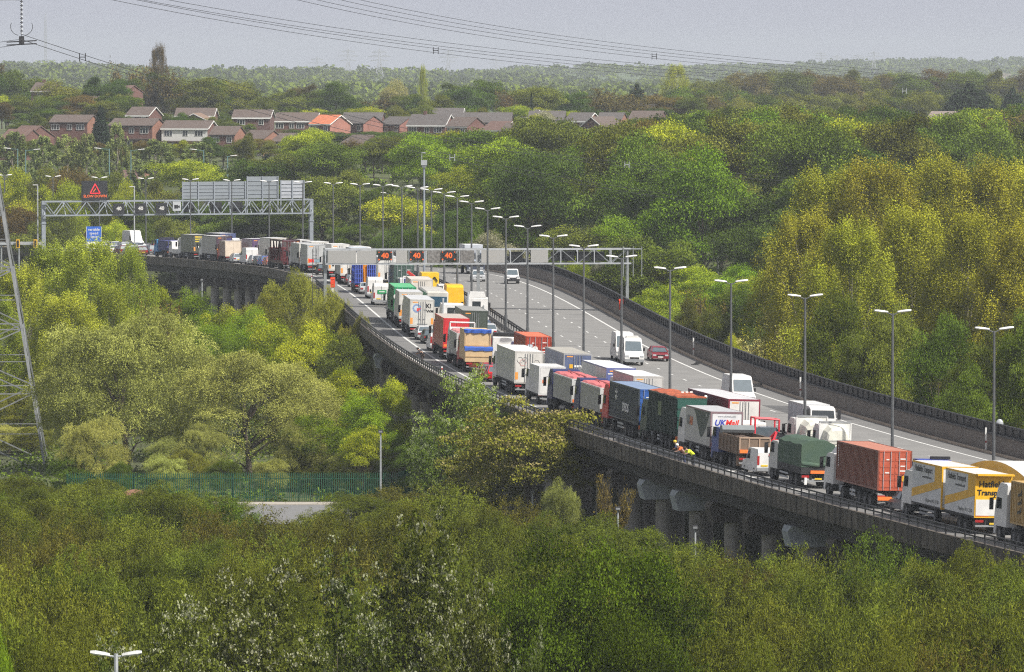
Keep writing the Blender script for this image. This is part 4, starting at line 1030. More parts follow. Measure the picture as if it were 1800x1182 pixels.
def dome_lorry(px, label):
    L = 7.0; t = veh('flatbed_lorry', label, 'lorry', px, L3, L)
    CR = (.70, .69, .60); m = paint(CR); b = MB(); b.box(-1.22, 1.22, 3.6, 3.75, 1.0, 3.5, paint((.66, .66, .64))); b.box(-1.25, 1.25, 3.55, 3.8, 3.44, 3.55, M_grey)
    for x in (-1.22, 1.22): b.box(x-.05, x+.05, 3.54, 3.8, 1.0, 3.44, paint(WHITE))
    bd = b.build('head_board', t)
    b = MB(); pr = [(-.98, 0), (-1.0, 1.2), (-.9, 1.65), (-.6, 2.0), (-.2, 2.12), (.2, 2.12), (.6, 2.0), (.9, 1.65), (1.0, 1.2), (.98, 0)]
    b.loft([[(x*k, y, 1.25+z*k) for x, z in pr] for y, k in ((3.59, 1.0), (3.2, .97), (2.4, .9), (2.2, .8))], m); b.build('dome', bd)
    b = MB()
    for z in (2.2, 2.0): b.tube((-1.2, 2.1, z), (1.2, 2.1, z), .025, M_grey, n=4)
    for x in (-1.2, 0, 1.2): b.tube((x, 2.1, 1.1), (x, 2.1, 2.2), .03, M_grey, n=4)
    b.build('hand_rail', t)
    b = MB(); b.box(-1.2, 1.2, 0, 4.0, .85, 1.0, M_chas); b.build('flat_bed', t); cab(t, 4.3, WHITE, 3.3)
    for a in (1.2, 5.8):
        for sd in (-1, 1): wheel(t, sd*1.0, a, .48, .4)
    rear_kit(t)
dome_lorry(1454, 'cream domed white lorry just behind the dark green tarpaulin lorry')
dome_lorry(1419, 'cream domed white lorry ahead of its twin, beside the white oncoming lorry')
def red_loader():
    L = 8; t = veh('plant_lorry', 'flatbed carrying a red framed digger beside the brown tipper', 'lorry', 1326, L2, L, 2.3)
    RD = paint((.62, .03, .05)); b = MB(); b.box(-1.1, 1.1, 0, 5.2, .85, 1.0, M_chas); b.build('flat_bed', t)
    b = MB(); b.path([(-.9, 1.2, 1.0), (-.9, 1.2, 3.3), (1.0, 1.2, 3.2), (1.0, 1.2, 2.3)], .08, RD); b.path([(-.9, 2.6, 1.0), (-.9, 2.6, 3.3), (1.0, 2.6, 3.2), (1.0, 2.6, 2.3)], .07, RD); b.bar((-.9, 1.2, 3.3), (-.9, 2.6, 3.3), .1, RD); b.bar((1, 1.2, 3.2), (1, 2.6, 3.2), .1, RD)
    b.box(-.8, .9, 1.0, 3.6, 1.0, 1.7, RD); b.bar((.0, .9, 1.5), (.6, .4, 2.3), .2, RD); b.bar((.6, .4, 2.3), (.2, .2, 1.3), .16, RD); b.build('digger', t)
    b = MB(); b.box(-.8, .9, 1.3, 2.5, 1.75, 2.6, M_glassb); b.build('digger_window', t)
    cab(t, 5.5, WHITE, 2.7, w=2.2)
    for a in (1.2, 7.0):
        for sd in (-1, 1): wheel(t, sd*.9, a, .42, .35)
red_loader()
t = veh('car', 'black estate car beside the brown tipper in the middle lane', 'car', 1350, L2+.2, 4.5, 1.8); car(t, (.02, .02, .025), 'estate', 4.5)
t = veh('car', 'white hatchback squeezed behind the white van and brown tipper', 'car', 1367, L2-.1, 4.2, 1.75); car(t, (.6, .6, .6))
grey_trailer(1278, 'tall curtain trailer with maroon sides and pale double rear doors', False, 16.2, lane=L2, side=(.16, .015, .03), roof=(.60, .60, .61), rear=(.62, .60, .57), frame=(.20, .02, .04), h=4.3, mark=None, cabc=(.25, .03, .04))
grey_trailer(1110, 'white-roofed trailer with pink side and open grey rear behind the slate-blue container', False, 14.5, lane=L2, side=(.50, .30, .31), roof=(.80, .80, .79), rear=(.50, .49, .47), h=4.05, mark=None)
def blue_rear():
    tt, bd = grey_trailer(1064, 'white trailer with blue panelled rear beside the grey tippers', False, 14.5, lane=L2, side=(.50, .50, .48), roof=(.80, .80, .79), rear=(.10, .13, .32), h=4.05, mark=None, frame=(.14, .16, .34))
    b = MB()
    for x in (-.95, .95): b.box(x-.2, x+.2, -.07, -.046, 3.5, 3.6, M_wplate)
    b.build('top_marker', bd)
    b = MB(); b.box(-1.274, -1.262, 3.5, 5.0, 1.6, 3.0, paint((.30, .31, .31))); b.build('side_panel', bd)
blue_rear()
def blue_curtain():
    tt, bd = grey_trailer(989, 'blue-grey curtain trailer with brownish roof and yellow mark on its rear', False, 13.5, lane=L2, side=(.17, .20, .30), roof=(.40, .38, .33), rear=(.10, .125, .22), h=4.1, mark=None, frame=(.33, .33, .34))
    b = MB(); b.box(-.75, -.45, -.07, -.046, 2.8, 3.15, paint(YEL)); b.box(-.3, .9, -.07, -.046, 2.9, 3.08, M_wplate); b.build('rear_mark', bd)
    b = MB(); b.box(-1.274, -1.262, 2.0, 3.5, 1.5, 2.4, paint((.55, .35, .12))); b.box(-1.275, -1.262, 4.0, 8.0, 1.8, 3.2, paint((.30, .35, .48))); b.build('side_picture', bd)
blue_curtain()
def orange_container():
    L = 12; t = veh('container_lorry', 'orange-red shipping container on a blue-sided lorry in the middle lane', 'lorry', 921, L2+.3, L)
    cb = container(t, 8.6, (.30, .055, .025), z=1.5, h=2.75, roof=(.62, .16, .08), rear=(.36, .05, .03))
    b = MB(); b.lathe([(.001, -.02), (.26, -.02), (.26, 0)], M_wplate, 'y', 14, c=(-.3, -.01, 3.1)); b.box(-1.0, -.55, -.015, -.003, 2.8, 3.5, paint((.5, .55, .6))); b.build('round_logo', cb)
    b = MB(); b.box(-1.24, 1.24, 0, 8.6, .75, 1.48, paint((.03, .11, .42))); b.build('blue_bed', t)
    cab(t, 9.0, (.03, .1, .4), 3.2)
    for a in (1.6, 2.9, 10.3):
        for sd in (-1, 1): wheel(t, sd*1.0, a, .48, .4)
    rear_kit(t)
orange_container()
t = veh('tractor_unit', 'white tractor unit with dark roof ahead of the orange-red container', 'lorry', 872, L2, 6.4); tractor(t, 3.8, WHITE, 3.0)
b = MB(); b.box(-1.1, 1.1, 3.9, 5.2, 3.02, 3.35, M_black); b.build('roof_box', t)
grey_trailer(812, 'dark green trailer ahead of the line of outer-lane cars', False, 12, lane=L2, side=(.055, .07, .055), roof=(.30, .30, .28), rear=(.065, .08, .065), h=4.0, mark=None)
for k, (nm, c, s) in enumerate((('silver', (.5, .51, .53), 151), ('dark blue', (.05, .07, .13), 158), ('grey', (.22, .23, .25), 165), ('pale blue', (.35, .42, .5), 172), ('charcoal', (.07, .07, .08), 179), ('white', (.65, .65, .65), 186))):
    t = veh('car', nm+' car in the outer-lane line beside the dark green trailer', 'car', 0, L3, 4.2, s=s+57); car(t, c, ('hatch', 'estate', 'saloon')[k % 3], 4.2)
def white_tractors():
    for px, o, lb, dm in ((778, L2, 'white tractor unit with vertical exhaust just beside the emblem trailer', False), (815, L3+.2, 'white recovery lorry with low back near the central barrier', True)):
        t = veh('tractor_unit', lb, 'lorry', px, o, 6.6); tractor(t, 3.9, WHITE, 3.35, dome=dm)
        b = MB(); b.box(-1.1, 1.1, .2, 3.2, 1.1, 1.35, paint(WHITE)); b.tube((-1.0, 3.7, 1.0), (-1.0, 3.7, 3.9), .1, M_pale); b.box(-.3, .3, .3, .8, 1.35, 2.4, paint(OFFW)); b.build('rear_deck', t)
        b = MB(); b.box(-.5, .4, 3.86, 3.9, 2.2, 2.9, M_glass); b.build('rear_window', t)
white_tractors()
def yellow_van():
    t = veh('box_van', 'box van with a bright yellow rounded hood beside the central barrier', 'van', 782, L3+.1, 6.5, 2.2); m = paint((.80, .46, .02))
    b = MB(); b.prof([(0, 1.0), (0, 2.9), (.3, 3.15), (4.3, 3.15), (4.6, 2.9), (4.6, 1.0)], -1.08, 1.08, m, inset=.15); b.build('yellow_hood', t)
    b = MB(); b.box(-1.0, 1.0, 0, 4.7, .6, .99, M_chas); b.build('chassis', t); cab(t, 4.3+.1, WHITE, 2.4, w=2.1)
    for a in (1.1, 5.6):
        for sd in (-1, 1): wheel(t, sd*.9, a, .4, .3)
yellow_van()
def coach():
    L = 11.5; t = veh('coach', 'pale coach with wide dark blue rear window in the middle lane', 'coach', 747, L2, L)
    b = MB(); b.box(-1.25, 1.25, 0, L, .5, 3.55, paint((.52, .50, .46)), c=.2); bd = b.build('body', t)
    b = MB(); b.box(-1.08, 1.08, -.03, .0, 1.9, 3.0, mat('blue_glass', (.02, .07, .12), .1, spec=.8)); b.build('rear_window', bd)
    for sd in (-1, 1):
        b = MB(); a, c = sorted((sd*1.245, sd*1.275)); b.box(a, c, .4, L-.4, 1.9, 2.95, M_glass); b.build('side_window', bd)
    for a in (2.6, L-2.2):
        for sd in (-1, 1): wheel(t, sd*1.05, a, .5, .4)
    rear_kit(t)
coach()
t = veh('van', 'plain white high-roofed van at the barrier beyond the yellow hooded van', 'van', 769, L3, 5.8, 2.0); van(t, WHITE, 5.8, 2.6, 2.0)
grey_trailer(721, 'beige box trailer in the middle lane ahead of the pale coach', False, 12, lane=L2, side=(.46, .40, .36), roof=(.62, .58, .52), rear=(.62, .58, .52), h=3.7, mark=None)
def arrow_lorry():
    t = veh('works_lorry', 'yellow chevron-backed works lorry in the outer lane', 'lorry', 740, L3, 6.5, 2.2); m = paint((.80, .52, .03))
    b = MB(); b.box(-1.05, 1.05, 0, 4.2, .9, 2.9, m); bd = b.build('box_body', t)
    b = MB()
    for x in (-.5, .5): b.bar((x-.35, -.03, 1.9), (x, -.03, 2.4), .16, M_ink); b.bar((x+.35, -.03, 1.9), (x, -.03, 2.4), .16, M_ink)
    b.build('chevron', bd); cab(t, 4.4, WHITE, 2.7, w=2.1)
    for a in (1.1, 5.6):
        for sd in (-1, 1): wheel(t, sd*.9, a, .42, .35)
arrow_lorry()
def red_crane():
    t = veh('crane_lorry', 'white framed flatbed with a folded red crane beside the beige trailer', 'lorry', 707, L2, 8.5); RD = paint((.62, .05, .04))
    b = MB(); b.box(-1.2, 1.2, 0, 5.8, 1.0, 1.2, M_chas); b.path([(-1.2, 0, 1.2), (-1.2, 0, 3.4), (1.2, 0, 3.4), (1.2, 0, 1.2)], .08, paint(WHITE)); b.box(-1, -.1, 1.5, 4.5, 1.2, 3.0, paint((.05, .07, .22))); b.build('flat_bed', t)
    b = MB(); b.box(.1, .6, .8, 1.4, 1.2, 3.3, RD); b.bar((.35, 1.1, 3.2), (-.6, 1.6, 3.9), .3, RD); b.ball((.3, .9, 2.9), .5, RD, 6); b.build('loading_crane', t); cab(t, 6.1, WHITE, 3.0)
    for a in (1.3, 7.3):
        for sd in (-1, 1): wheel(t, sd*.95, a, .48, .4)
red_crane()
def dgreen():
    t = veh('container_lorry', 'dull grey-green container lorry in the middle lane under the gantry', 'lorry', 691, L2, 12.5)
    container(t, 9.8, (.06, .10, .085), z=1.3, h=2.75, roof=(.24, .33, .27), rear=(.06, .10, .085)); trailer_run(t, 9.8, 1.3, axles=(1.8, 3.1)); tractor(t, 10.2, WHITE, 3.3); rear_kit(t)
dgreen()
grey_trailer(664, 'white trailer with faint crest on its doors under the gantry', False, 13, lane=L2, side=(.6, .6, .59), roof=(.7, .7, .7), rear=(.64, .63, .6))
for nm, c, px, o in (('white', WHITE, 612, L3), ('white', WHITE, 575, L3)):
    pass
grey_trailer(618, 'white trailer with bluish roof beyond the gantry in the middle lane', False, 13, lane=L2, side=(.6, .6, .59), roof=(.50, .56, .62), rear=(.6, .6, .58))
tt, bd = grey_trailer(583, 'white trailer beyond the gantry nearest the emergency telephone', False, 13, lane=L2, side=(.6, .6, .59), roof=(.74, .74, .73), rear=(.7, .69, .66))
def white_coach():
    L = 12; t = veh('coach', 'white coach with a small dark red mark at its rear corner', 'coach', 622, L3, L)
    b = MB(); b.box(-1.25, 1.25, 0, L, .5, 3.5, paint(WHITE), c=.25); bd = b.build('body', t); b = MB(); b.box(-1.1, .4, -.03, 0, 2.4, 3.0, paint((.35, .03, .05))); b.build('rear_window', bd)
    for sd in (-1, 1):
        b = MB(); a, c = sorted((sd*1.245, sd*1.275)); b.box(a, c, .4, L-.4, 1.9, 2.8, M_glass); b.build('side_window', bd)
    for a in (2.6, L-2.2):
        for sd in (-1, 1): wheel(t, sd*1.05, a, .5, .4)
white_coach()
grey_trailer(548, 'white trailer in the middle lane at the start of the far bend', False, 13, lane=L2, side=(.58, .58, .57), roof=(.72, .72, .71), rear=(.66, .65, .62))
grey_trailer(516, 'white-roofed trailer in the middle lane beside the maroon transporter', False, 13, lane=L2, side=(.30, .22, .22), roof=(.7, .7, .69), rear=(.6, .6, .58))
grey_trailer(444, 'lilac-grey trailer with a plum panelled rear on the far bend', False, 11, lane=L2, side=(.34, .32, .36), roof=(.5, .5, .52), rear=(.11, .07, .15), h=3.6)
grey_trailer(413, 'small white box trailer between the plum-backed trailers', False, 10, lane=L2, side=(.6, .6, .6), roof=(.7, .7, .7), rear=(.62, .62, .62), h=3.2)
grey_trailer(388, 'blue-backed dark trailer showing above the cream box lorry', False, 13, lane=L2, side=(.12, .11, .13), roof=(.6, .6, .6), rear=(.07, .09, .2), h=4.1)
# nose-to-tail queue: keep at least half a metre between bumpers
def queue():
    for lane in (L1, L2, L3):
        V = sorted([u for u in USED if not u[5] and abs(u[0]-lane) < 1.5], key=lambda u: -u[1]); nxt = None
        for o, s, L, lab, t, bk in V:
            k = 1.0
            if nxt is not None and s+L+.5 > nxt:
                if L > 6.4: k = max(.74, min(1, (nxt-.5-s)/L))
                s = min(s, nxt-.5-L*k); put(t, o, s, L, bk); t.scale = (1, k, 1)
            nxt = s
queue()
# ---- the far jam: cars in every lane beyond the blue tipper
CC = [('silver', (.48, .49, .51)), ('white', (.68, .68, .68)), ('black', (.02, .02, .024)), ('dark blue', (.03, .05, .13)), ('grey', (.20, .21, .22)), ('maroon', (.14, .02, .03)), ('pale blue', (.30, .38, .46)), ('red', (.40, .03, .03))]
rj = random.Random(11); cnt = {}
protos = {}
def jam_car(ci, kd):
    if (ci, kd) in protos: return protos[(ci, kd)], False
    t = thing('car', '', 'car', group='cars packed in the far traffic jam'); car(t, CC[ci][1], kd, 4.2 if kd != 'saloon' else 4.4)
    ch = [(c, [g for g in bpy.data.objects if g.parent is c]) for c in bpy.data.objects if c.parent is t]
    protos[(ci, kd)] = (t, ch); return (t, ch), True
lanes = ['nearest', 'middle', 'outer']
for li, o in enumerate((L1, L2, L3)):
    s = solve_s((268, 352, 372)[li], o); k = 0
    while True:
        s += 5.2+rj.random()*1.3; px = pix(rp(s, o))[0]
        if px < 150 or s > S1-10: break
        ci = rj.choice([0, 0, 1, 1, 2, 3, 4, 4, 5, 6, 7]); kd = rj.choice(('hatch', 'estate', 'saloon'))
        (t, ch), new = jam_car(ci, kd)
        if not new: t = dup_tree(t, ch, (0, 0, 0), 0)
        put(t, o, s, 4.2); t['label'] = '%s %s, %s in the %s lane of the far jam' % (CC[ci][0], kd.replace('hatch', 'hatchback'), ORD[k].replace(' nearest', '').replace('nearest', 'first'), lanes[li]); t['group'] = 'cars packed in the far traffic jam'; k += 1
# ---- oncoming carriageway
def oncoming(kind, label, cat, px, o, L, w): return veh(kind, label, cat, 0, o, L, s=solve_s(px, o), back=True)
t = oncoming('van', 'white delivery van with roof unit, oncoming beside the dark red car', 'van', 1115, R2, 5.4, 2.0); bd = van(t, WHITE, 5.4, 2.6, 1.95)
b = MB(); b.box(-.6, .6, 2.6, 3.3, 2.58, 2.8, paint(OFFW)); b.build('roof_unit', bd)
t = veh('van', 'white van following close behind the white van with roof unit', 'van', 0, R2, 5.2, s=solve_s(1115, R2)+6.6, back=True); van(t, WHITE, 5.2, 2.75, 2.0)
t = oncoming('car', 'dark red saloon driving towards the camera in the inner oncoming lane', 'car', 1161, R1, 4.3, 1.75); car(t, (.20, .02, .03), 'saloon', 4.3)
t = oncoming('van', 'small white van alone on the oncoming carriageway before the gantry', 'van', 902, R1, 4.2, 1.75); van(t, WHITE, 4.2, 1.85, 1.75, small=True, bumper=M_black)
def on_lorry():
    L = 9.5; t = oncoming('box_lorry', 'white box lorry with black cab oncoming under the gantry', 'lorry', 837, R1, L, 2.5)
    box_body(t, 6.8, 4.0, (.50, .53, .58), (.74, .75, .76), (.6, .6, .6), z=1.1, bars=False); b = MB(); b.box(-.5, .5, .3, 8.6, .7, 1.08, M_chas); b.build('chassis', t)
    c = cab(t, 7.2, (.05, .06, .09), 2.9)
    b = MB(); b.box(-1.1, 1.1, 9.4, 9.48, 1.75, 2.0, paint((.5, .55, .65))); b.build('sun_visor', c)
    for a in (1.6, 8.4):
        for sd in (-1, 1): wheel(t, sd*1.0, a, .5, .4)
on_lorry()
t = oncoming('car', 'silver estate overtaking the oncoming box lorry behind the gantry leg', 'car', 842, R2, 4.4, 1.8); car(t, (.5, .51, .52), 'estate', 4.4)
t = oncoming('van', 'white high-roofed van oncoming just past the maroon curtain trailer', 'van', 1309, R2, 6.0, 2.0); van(t, WHITE, 6.0, 2.7, 2.0)
def on_luton():
    L = 7.2; t = oncoming('box_lorry', 'white cab-over lorry oncoming beside a lighting column and domed lorries', 'lorry', 1446, R3, L, 2.2)
    box_body(t, 4.8, 3.0, (.5, .52, .55), WHITE, WHITE, z=.9, bars=False, w=2.2); b = MB(); b.box(-.5, .5, .3, 6.4, .6, .88, M_chas); b.build('chassis', t); cab(t, 4.95, WHITE, 2.95, w=2.15)
    for a in (1.2, 6.2):
        for sd in (-1, 1): wheel(t, sd*.9, a, .42, .35)
on_luton()
def on_high():
    t = oncoming('van', 'tall white van heading this way on the far bend', 'van', 244, R3, 5.8, 2.1); van(t, WHITE, 5.8, 3.0, 2.1)
on_high()
# ------------------------------------------------------------------ gantries, signs, telephones on the motorway
M_panel = mat('mottled_panel', (.33, .33, .32), .7, var=.1, scale=1.1, dirt=(.34, .335, .325), detail=5)
M_sign = mat('sign_black', (.012, .013, .016), .5)
M_led = mat('led_orange', (1.0, .16, .02), emit=.75)
M_ledr = mat('led_red', (1.0, .03, .05), emit=1.0)
M_ledw = mat('led_white', (1.0, .97, .9), emit=.45)
M_gsteel = mat('gantry_steel', (.27, .30, .34), .5, .2, var=.1, scale=2)
def frame_at(t, s):
    p = rp(s, 0); h = head(s); t.location = p; t.rotation_euler = (0, 0, math.atan2(-h[0], h[1]))
def gantry_near():
    s = 267; t = thing('signal_gantry', 'nearer grey gantry with three lit orange speed signals', 'gantry'); frame_at(t, s)
    zb, zt, W = 5.3, 6.95, 17.4
    for x, z0 in ((-W, .6), (.2, 0), (W, 0)):
        b = MB(); b.box(x-.17, x+.17, -.17, .17, z0-.6, zt, M_steel); b.build('leg', t)
    b = MB()
    for y in (-.7, .7):
        for z in (zb, zt): b.box(-W, W+.4, y-.08, y+.08, z-.09, z+.09, M_pale)
        for k in range(19): x = -W+k*W*2/18; b.box(x-.05, x+.05, y-.06, y+.06, zb+.09, zt-.09, M_pale)
        for k in range(18):
            x = -W+k*W*2/18; b.bar((x, y, zb if k % 2 else zt), (x+W*2/18, y, zt if k % 2 else zb), .07, M_steel)
    b.box(0, W, -.6, .6, zb-.06, zb-.03, M_steel); b.build('truss', t)
    for x0, x1, mm in ((-W+.3, -13.9, M_panel), (-13.8, -11.6, M_panel), (-9.3, -8.0, M_panel), (-5.7, -4.1, mat('dark_panel', (.16, .155, .15), .7, var=.4, scale=4)), (-1.9, -.3, MATS.get('dark_panel')), (.5, 3.4, M_panel), (6.2, 8.2, M_panel)):
        b = MB(); b.box(x0, x1, -.82, -.785, zb+.12, zt-.1, mm); b.build('panel', t)
    for x0 in (3.8, 8.6, 9.8, 11.5, 13.2):
        b = MB(); b.box(x0, x0+1.5, -.45, .3, zb+.3, zt-.3, M_sign); b.build('sign_back', t)
    for x in (L1, L2, L3):
        b = MB(); b.box(x-.8, x+.8, -1.0, -.3, zb+.42, zt-.2, M_sign); g = b.build('speed_signal', t)
        lettering('40', .85, M_led, g, (x, -1.02, (zb+zt)/2+.12), (PI/2, 0, 0), 'lit_number')
        b = MB()
        for sx in (-1, 1):
            for sz in (-1, 1): b.ball((x+sx*.7, -1.0, (zb+zt)/2+.11+sz*.42), .07 if sz > 0 else .1, M_led, 4)
        b.build('flashing_lantern', g)
    b = MB(); b.box(W-.5, W+1.6, -.9, .9, zt-.05, zt+.02, M_steel)
    for x in (W-.5, W+.6, W+1.6): b.box(x-.04, x+.04, -.9, -.82, zb-1.5, zt+.3, M_steel)
    b.build('access_platform', t)
    for x in (-W-.75, -W+1.0): pass
    b = MB()
    for x in (-.25, .25):
        b.box(-W-1.2+x-.03, -W-1.2+x+.03, -.1, -.04, -.2, zt+.1, M_dsteel)
    for k in range(18): b.box(-W-1.45, -W-.95, -.1, -.06, .2+k*.38, .24+k*.38, M_dsteel)
    b.build('ladder', t)
gantry_near()
def gantry_far():
    s = 582; t = thing('sign_gantry', 'farther blue-grey lattice gantry carrying a red warning display and sign backs', 'gantry'); frame_at(t, s)
    zb, zt, W = 6.3, 8.6, 23.3
    for x in (-W, W):
        b = MB(); b.box(x-.32, x+.32, -.32, .32, -3.0, zt+.05, M_gsteel); b.box(x-.4, x+.4, -.4, .4, zb-1.4, zb-1.2, M_gsteel); b.build('leg', t)
    b = MB()
    for y in (-.9, .9):
        for z in (zb, zt): b.box(-W, W, y-.11, y+.11, z-.12, z+.12, M_gsteel)
        n = 26
        for k in range(n):
            x = -W+k*W*2/n; b.bar((x, y, zb if k % 2 else zt), (x+W*2/n, y, zt if k % 2 else zb), .15, M_gsteel)
    for k in range(14): x = -W+k*W*2/13; b.bar((x, -.9, zb), (x, .9, zt), .08, M_gsteel); b.bar((x, -.9, zb), (x, .9, zb), .08, M_gsteel)
    b.build('truss', t)
    b = MB(); b.box(-16.9, -12.6, -1.2, -.5, zt+.2, zt+3.4, M_sign); g = b.build('warning_display', t)
    b = MB(); c = -14.75; pts = [(c-.85, -1.23, zt+1.35), (c+.85, -1.23, zt+1.35), (c, -1.23, zt+2.9)]
    for a, d in zip(pts, pts[1:]+pts[:1]): b.bar(a, d, .16, M_ledr)
    b.build('lit_triangle', g)
    b = MB(); b.bar((c-.3, -1.23, zt+1.6), (c+.1, -1.23, zt+2.1), .14, M_led); b.build('lit_symbol', g)
    lettering('SLOW DOWN', .62, M_led, g, (c, -1.23, zt+.85), (PI/2, 0, 0), 'lit_lettering')
    for x in (L1-.1, L2, L3):
        b = MB(); b.box(x-.95, x+.95, -1.35, -1.0, zb+.2, zt-.4, M_sign); q = b.build('speed_signal', t); lettering('40', .85, M_ledw, q, (x, -1.37, (zb+zt)/2-.1), (PI/2, 0, 0), 'lit_number')
    b = MB(); b.box(-1.3, .1, -1.2, -1.05, zb+.6, zt-.15, M_pale); q = b.build('camera_sign', t)
    b = MB(); b.box(-1.05, -.4, -1.23, -1.201, zb+1.0, zb+1.6, M_ink); b.add([(-.4, -1.215, zb+1.2), (-.1, -1.215, zb+1.05), (-.1, -1.215, zb+1.55), (-.4, -1.215, zb+1.4)], [[0, 1, 2, 3]], M_ink); b.build('camera_symbol', q)
    for x0, x1, z1, mm in ((.7, 11.9, zt+3.1, mat('sign_back_grey', (.21, .235, .26), .6, var=.06, scale=.8)), (12.0, 17.6, zt+3.9, MATS.get('sign_back_grey')), (17.9, 22.2, zt+3.2, mat('sign_back_pale', (.36, .38, .42), .6, var=.06))):
        b = MB(); b.box(x0, x1, .2, .3, zt+.25, z1, mm)
        n = max(2, int((x1-x0)/2.6))
        for k in range(n+1): x = x0+.1+(x1-x0-.2)*k/n; b.box(x-.09, x+.09, .02, .199, zb-.1, z1+.05, M_gsteel)
        for k in range(1, 5): z = zt+.25+(z1-zt-.25)*k/5; b.box(x0, x1, .12, .198, z-.03, z+.03, M_gsteel)
        b.build('sign_back', t)
    for x0 in (1.0, 5.8, 9.4):
        b = MB(); b.box(x0, x0+1.9, .3, .9, zb+.3, zt-.3, M_sign); b.build('signal_back', t)
gantry_far()
def blue_sign():
    s = solve_s(163, -17.5); t = thing('roadside_sign', 'tall blue roadside sign with white lettering above a dark symbol', 'road sign'); p = rp(s, -17.3); h = head(s)
    t.location = p; t.rotation_euler = (0, 0, math.atan2(-h[0], h[1])*.4)
    g = ground(p.x, p.y)-p.z
    for x in (-.8, .8):
        b = MB(); b.tube((x, .1, g-.3), (x, .1, 4.6), .09, M_steel, n=8); b.build('post', t)
    b = MB(); b.box(-1.25, 1.25, -.06, .0, .9, 4.9, mat('sign_blue', (.02, .12, .55), .5, var=.03)); bd = b.build('sign_face', t)
    b = MB(); b.box(-1.12, 1.12, -.075, -.061, 1.0, 2.4, M_wplate); b.box(-.8, .1, -.09, -.076, 1.4, 2.0, M_ink); b.box(.1, .7, -.09, -.076, 1.55, 1.85, M_ink); b.build('camera_symbol', bd)
    for tx, z in (('variable', 4.4), ('speed', 3.8), ('limit', 3.2)): lettering(tx, .62, M_inkw, bd, (0, -.075, z), (PI/2, 0, 0))
    b = MB()
    for x in (-1.25, 1.2): b.box(x, x+.05, -.08, -.06, .9, 4.9, M_wplate)
    b.build('border', bd)
blue_sign()
def signal_beam():
    d = 985; t = thing('signal_mast', 'grey beam with two yellow and black lane signals at the far gantry', 'signal'); a = at(-30, 424, d); c = at(77, 428, d)
    t.location = (c.x, c.y, ground(c.x, c.y)); z = c.z-t.location.z; w = c.x-a.x
    b = MB(); b.box(-w, 0, -.15, .15, z-.25, z+.25, M_pale); b.build('beam', t)
    for px in (31.5, 62.5):
        q = at(px, 426, d-.6); x = q.x-t.location.x
        b = MB(); b.box(x-.3, x+.3, -.75, -.45, z-.75, z+.65, paint((.75, .42, .02))); h = b.build('signal_head', t)
        b = MB(); b.box(x-.17, x+.17, -.8, -.751, z-.6, z+.5, M_sign); b.build('lens_board', h)
    for px in (33, 2):
        x = at(px, 426, d).x-t.location.x; b = MB(); b.tube((x, .3, -.3), (x, .3, z), .14, M_steel, n=8); b.build('post', t)
signal_beam()
def telephone(s, o, label):
    t = thing('emergency_telephone', label, 'telephone'); t.location = rp(s, o)
    b = MB(); b.box(-.16, .16, -.16, .16, 0, .9, paint(WHITE)); b.build('post', t)
    b = MB(); b.box(-.26, .26, -.22, .22, .9, 1.9, paint((.75, .06, .02))); b.prof([(-.26, 1.9), (0, 2.1), (.26, 1.9)], -.28, .28, paint((.75, .06, .02))); b.build('hood', t)
    b = MB(); b.box(.3, .55, -.1, .2, 0, 1.6, M_grey); b.build('cabinet', t)
telephone(solve_s(585, -14.8), -14.8, 'orange-hooded emergency telephone on the near hard shoulder below the gantry')
telephone(solve_s(1093, 15.6), 15.55, 'orange-hooded emergency telephone by the far parapet below the gantry')
for s_, o_, lb in ((solve_s(1733, 15.3), 15.3, 'white marker post on the far parapet beside the nearest lighting column'), (solve_s(1407, 15.3), 15.3, 'white marker post on the far parapet beside the third lighting column'), (solve_s(1219, 15.3), 15.3, 'white marker post on the far parapet between lighting columns'),
                   (solve_s(548, -15.0), -15.0, 'pale marker post on the near hard shoulder before the far bend'), (solve_s(777, -14.9), -14.9, 'pale marker post on the near hard shoulder beyond the leaning person')):
    t = thing('marker_post', lb, 'post'); t.location = rp(s_, o_); b = MB(); b.box(-.07, .07, -.05, .05, 0, 1.0 if o_ < 0 else 1.9, M_wplate); b.build('post_body', t); b = MB(); b.box(-.075, .075, -.07, -.05, .7, .85, M_red); b.build('reflector', t)
t = thing('warning_lamp_box', 'round pale box on a post by the far parapet', 'box'); t.location = rp(solve_s(1757, 16.2), 16.2); b = MB(); b.tube((0, 0, -.5), (0, 0, 2.2), .07, M_steel); b.build('post', t); b = MB(); b.ball((0, 0, 2.3), .3, M_pale, 8, 1, .5, 1.2); b.build('box_body', t)
for px, o, lb in ((1224, 13.6, 'dark scrap of tyre on the far hard shoulder near the red saloon'), (1330, 14.2, 'dark scrap of tyre on the far hard shoulder above the white van')):
    t = thing('tyre_scrap', lb, 'debris'); t.location = rp(solve_s(px, o), o, .02); b = MB(); b.loft([[(x, y*.22, max(0, .05+.18*math.sin(x*4+y)+z*.12)) for y, z in ((-1, 0), (-.6, 1), (.6, 1), (1, 0))] for x in np.linspace(-.5, .5, 6)], M_tyre); b.build('rubber', t)
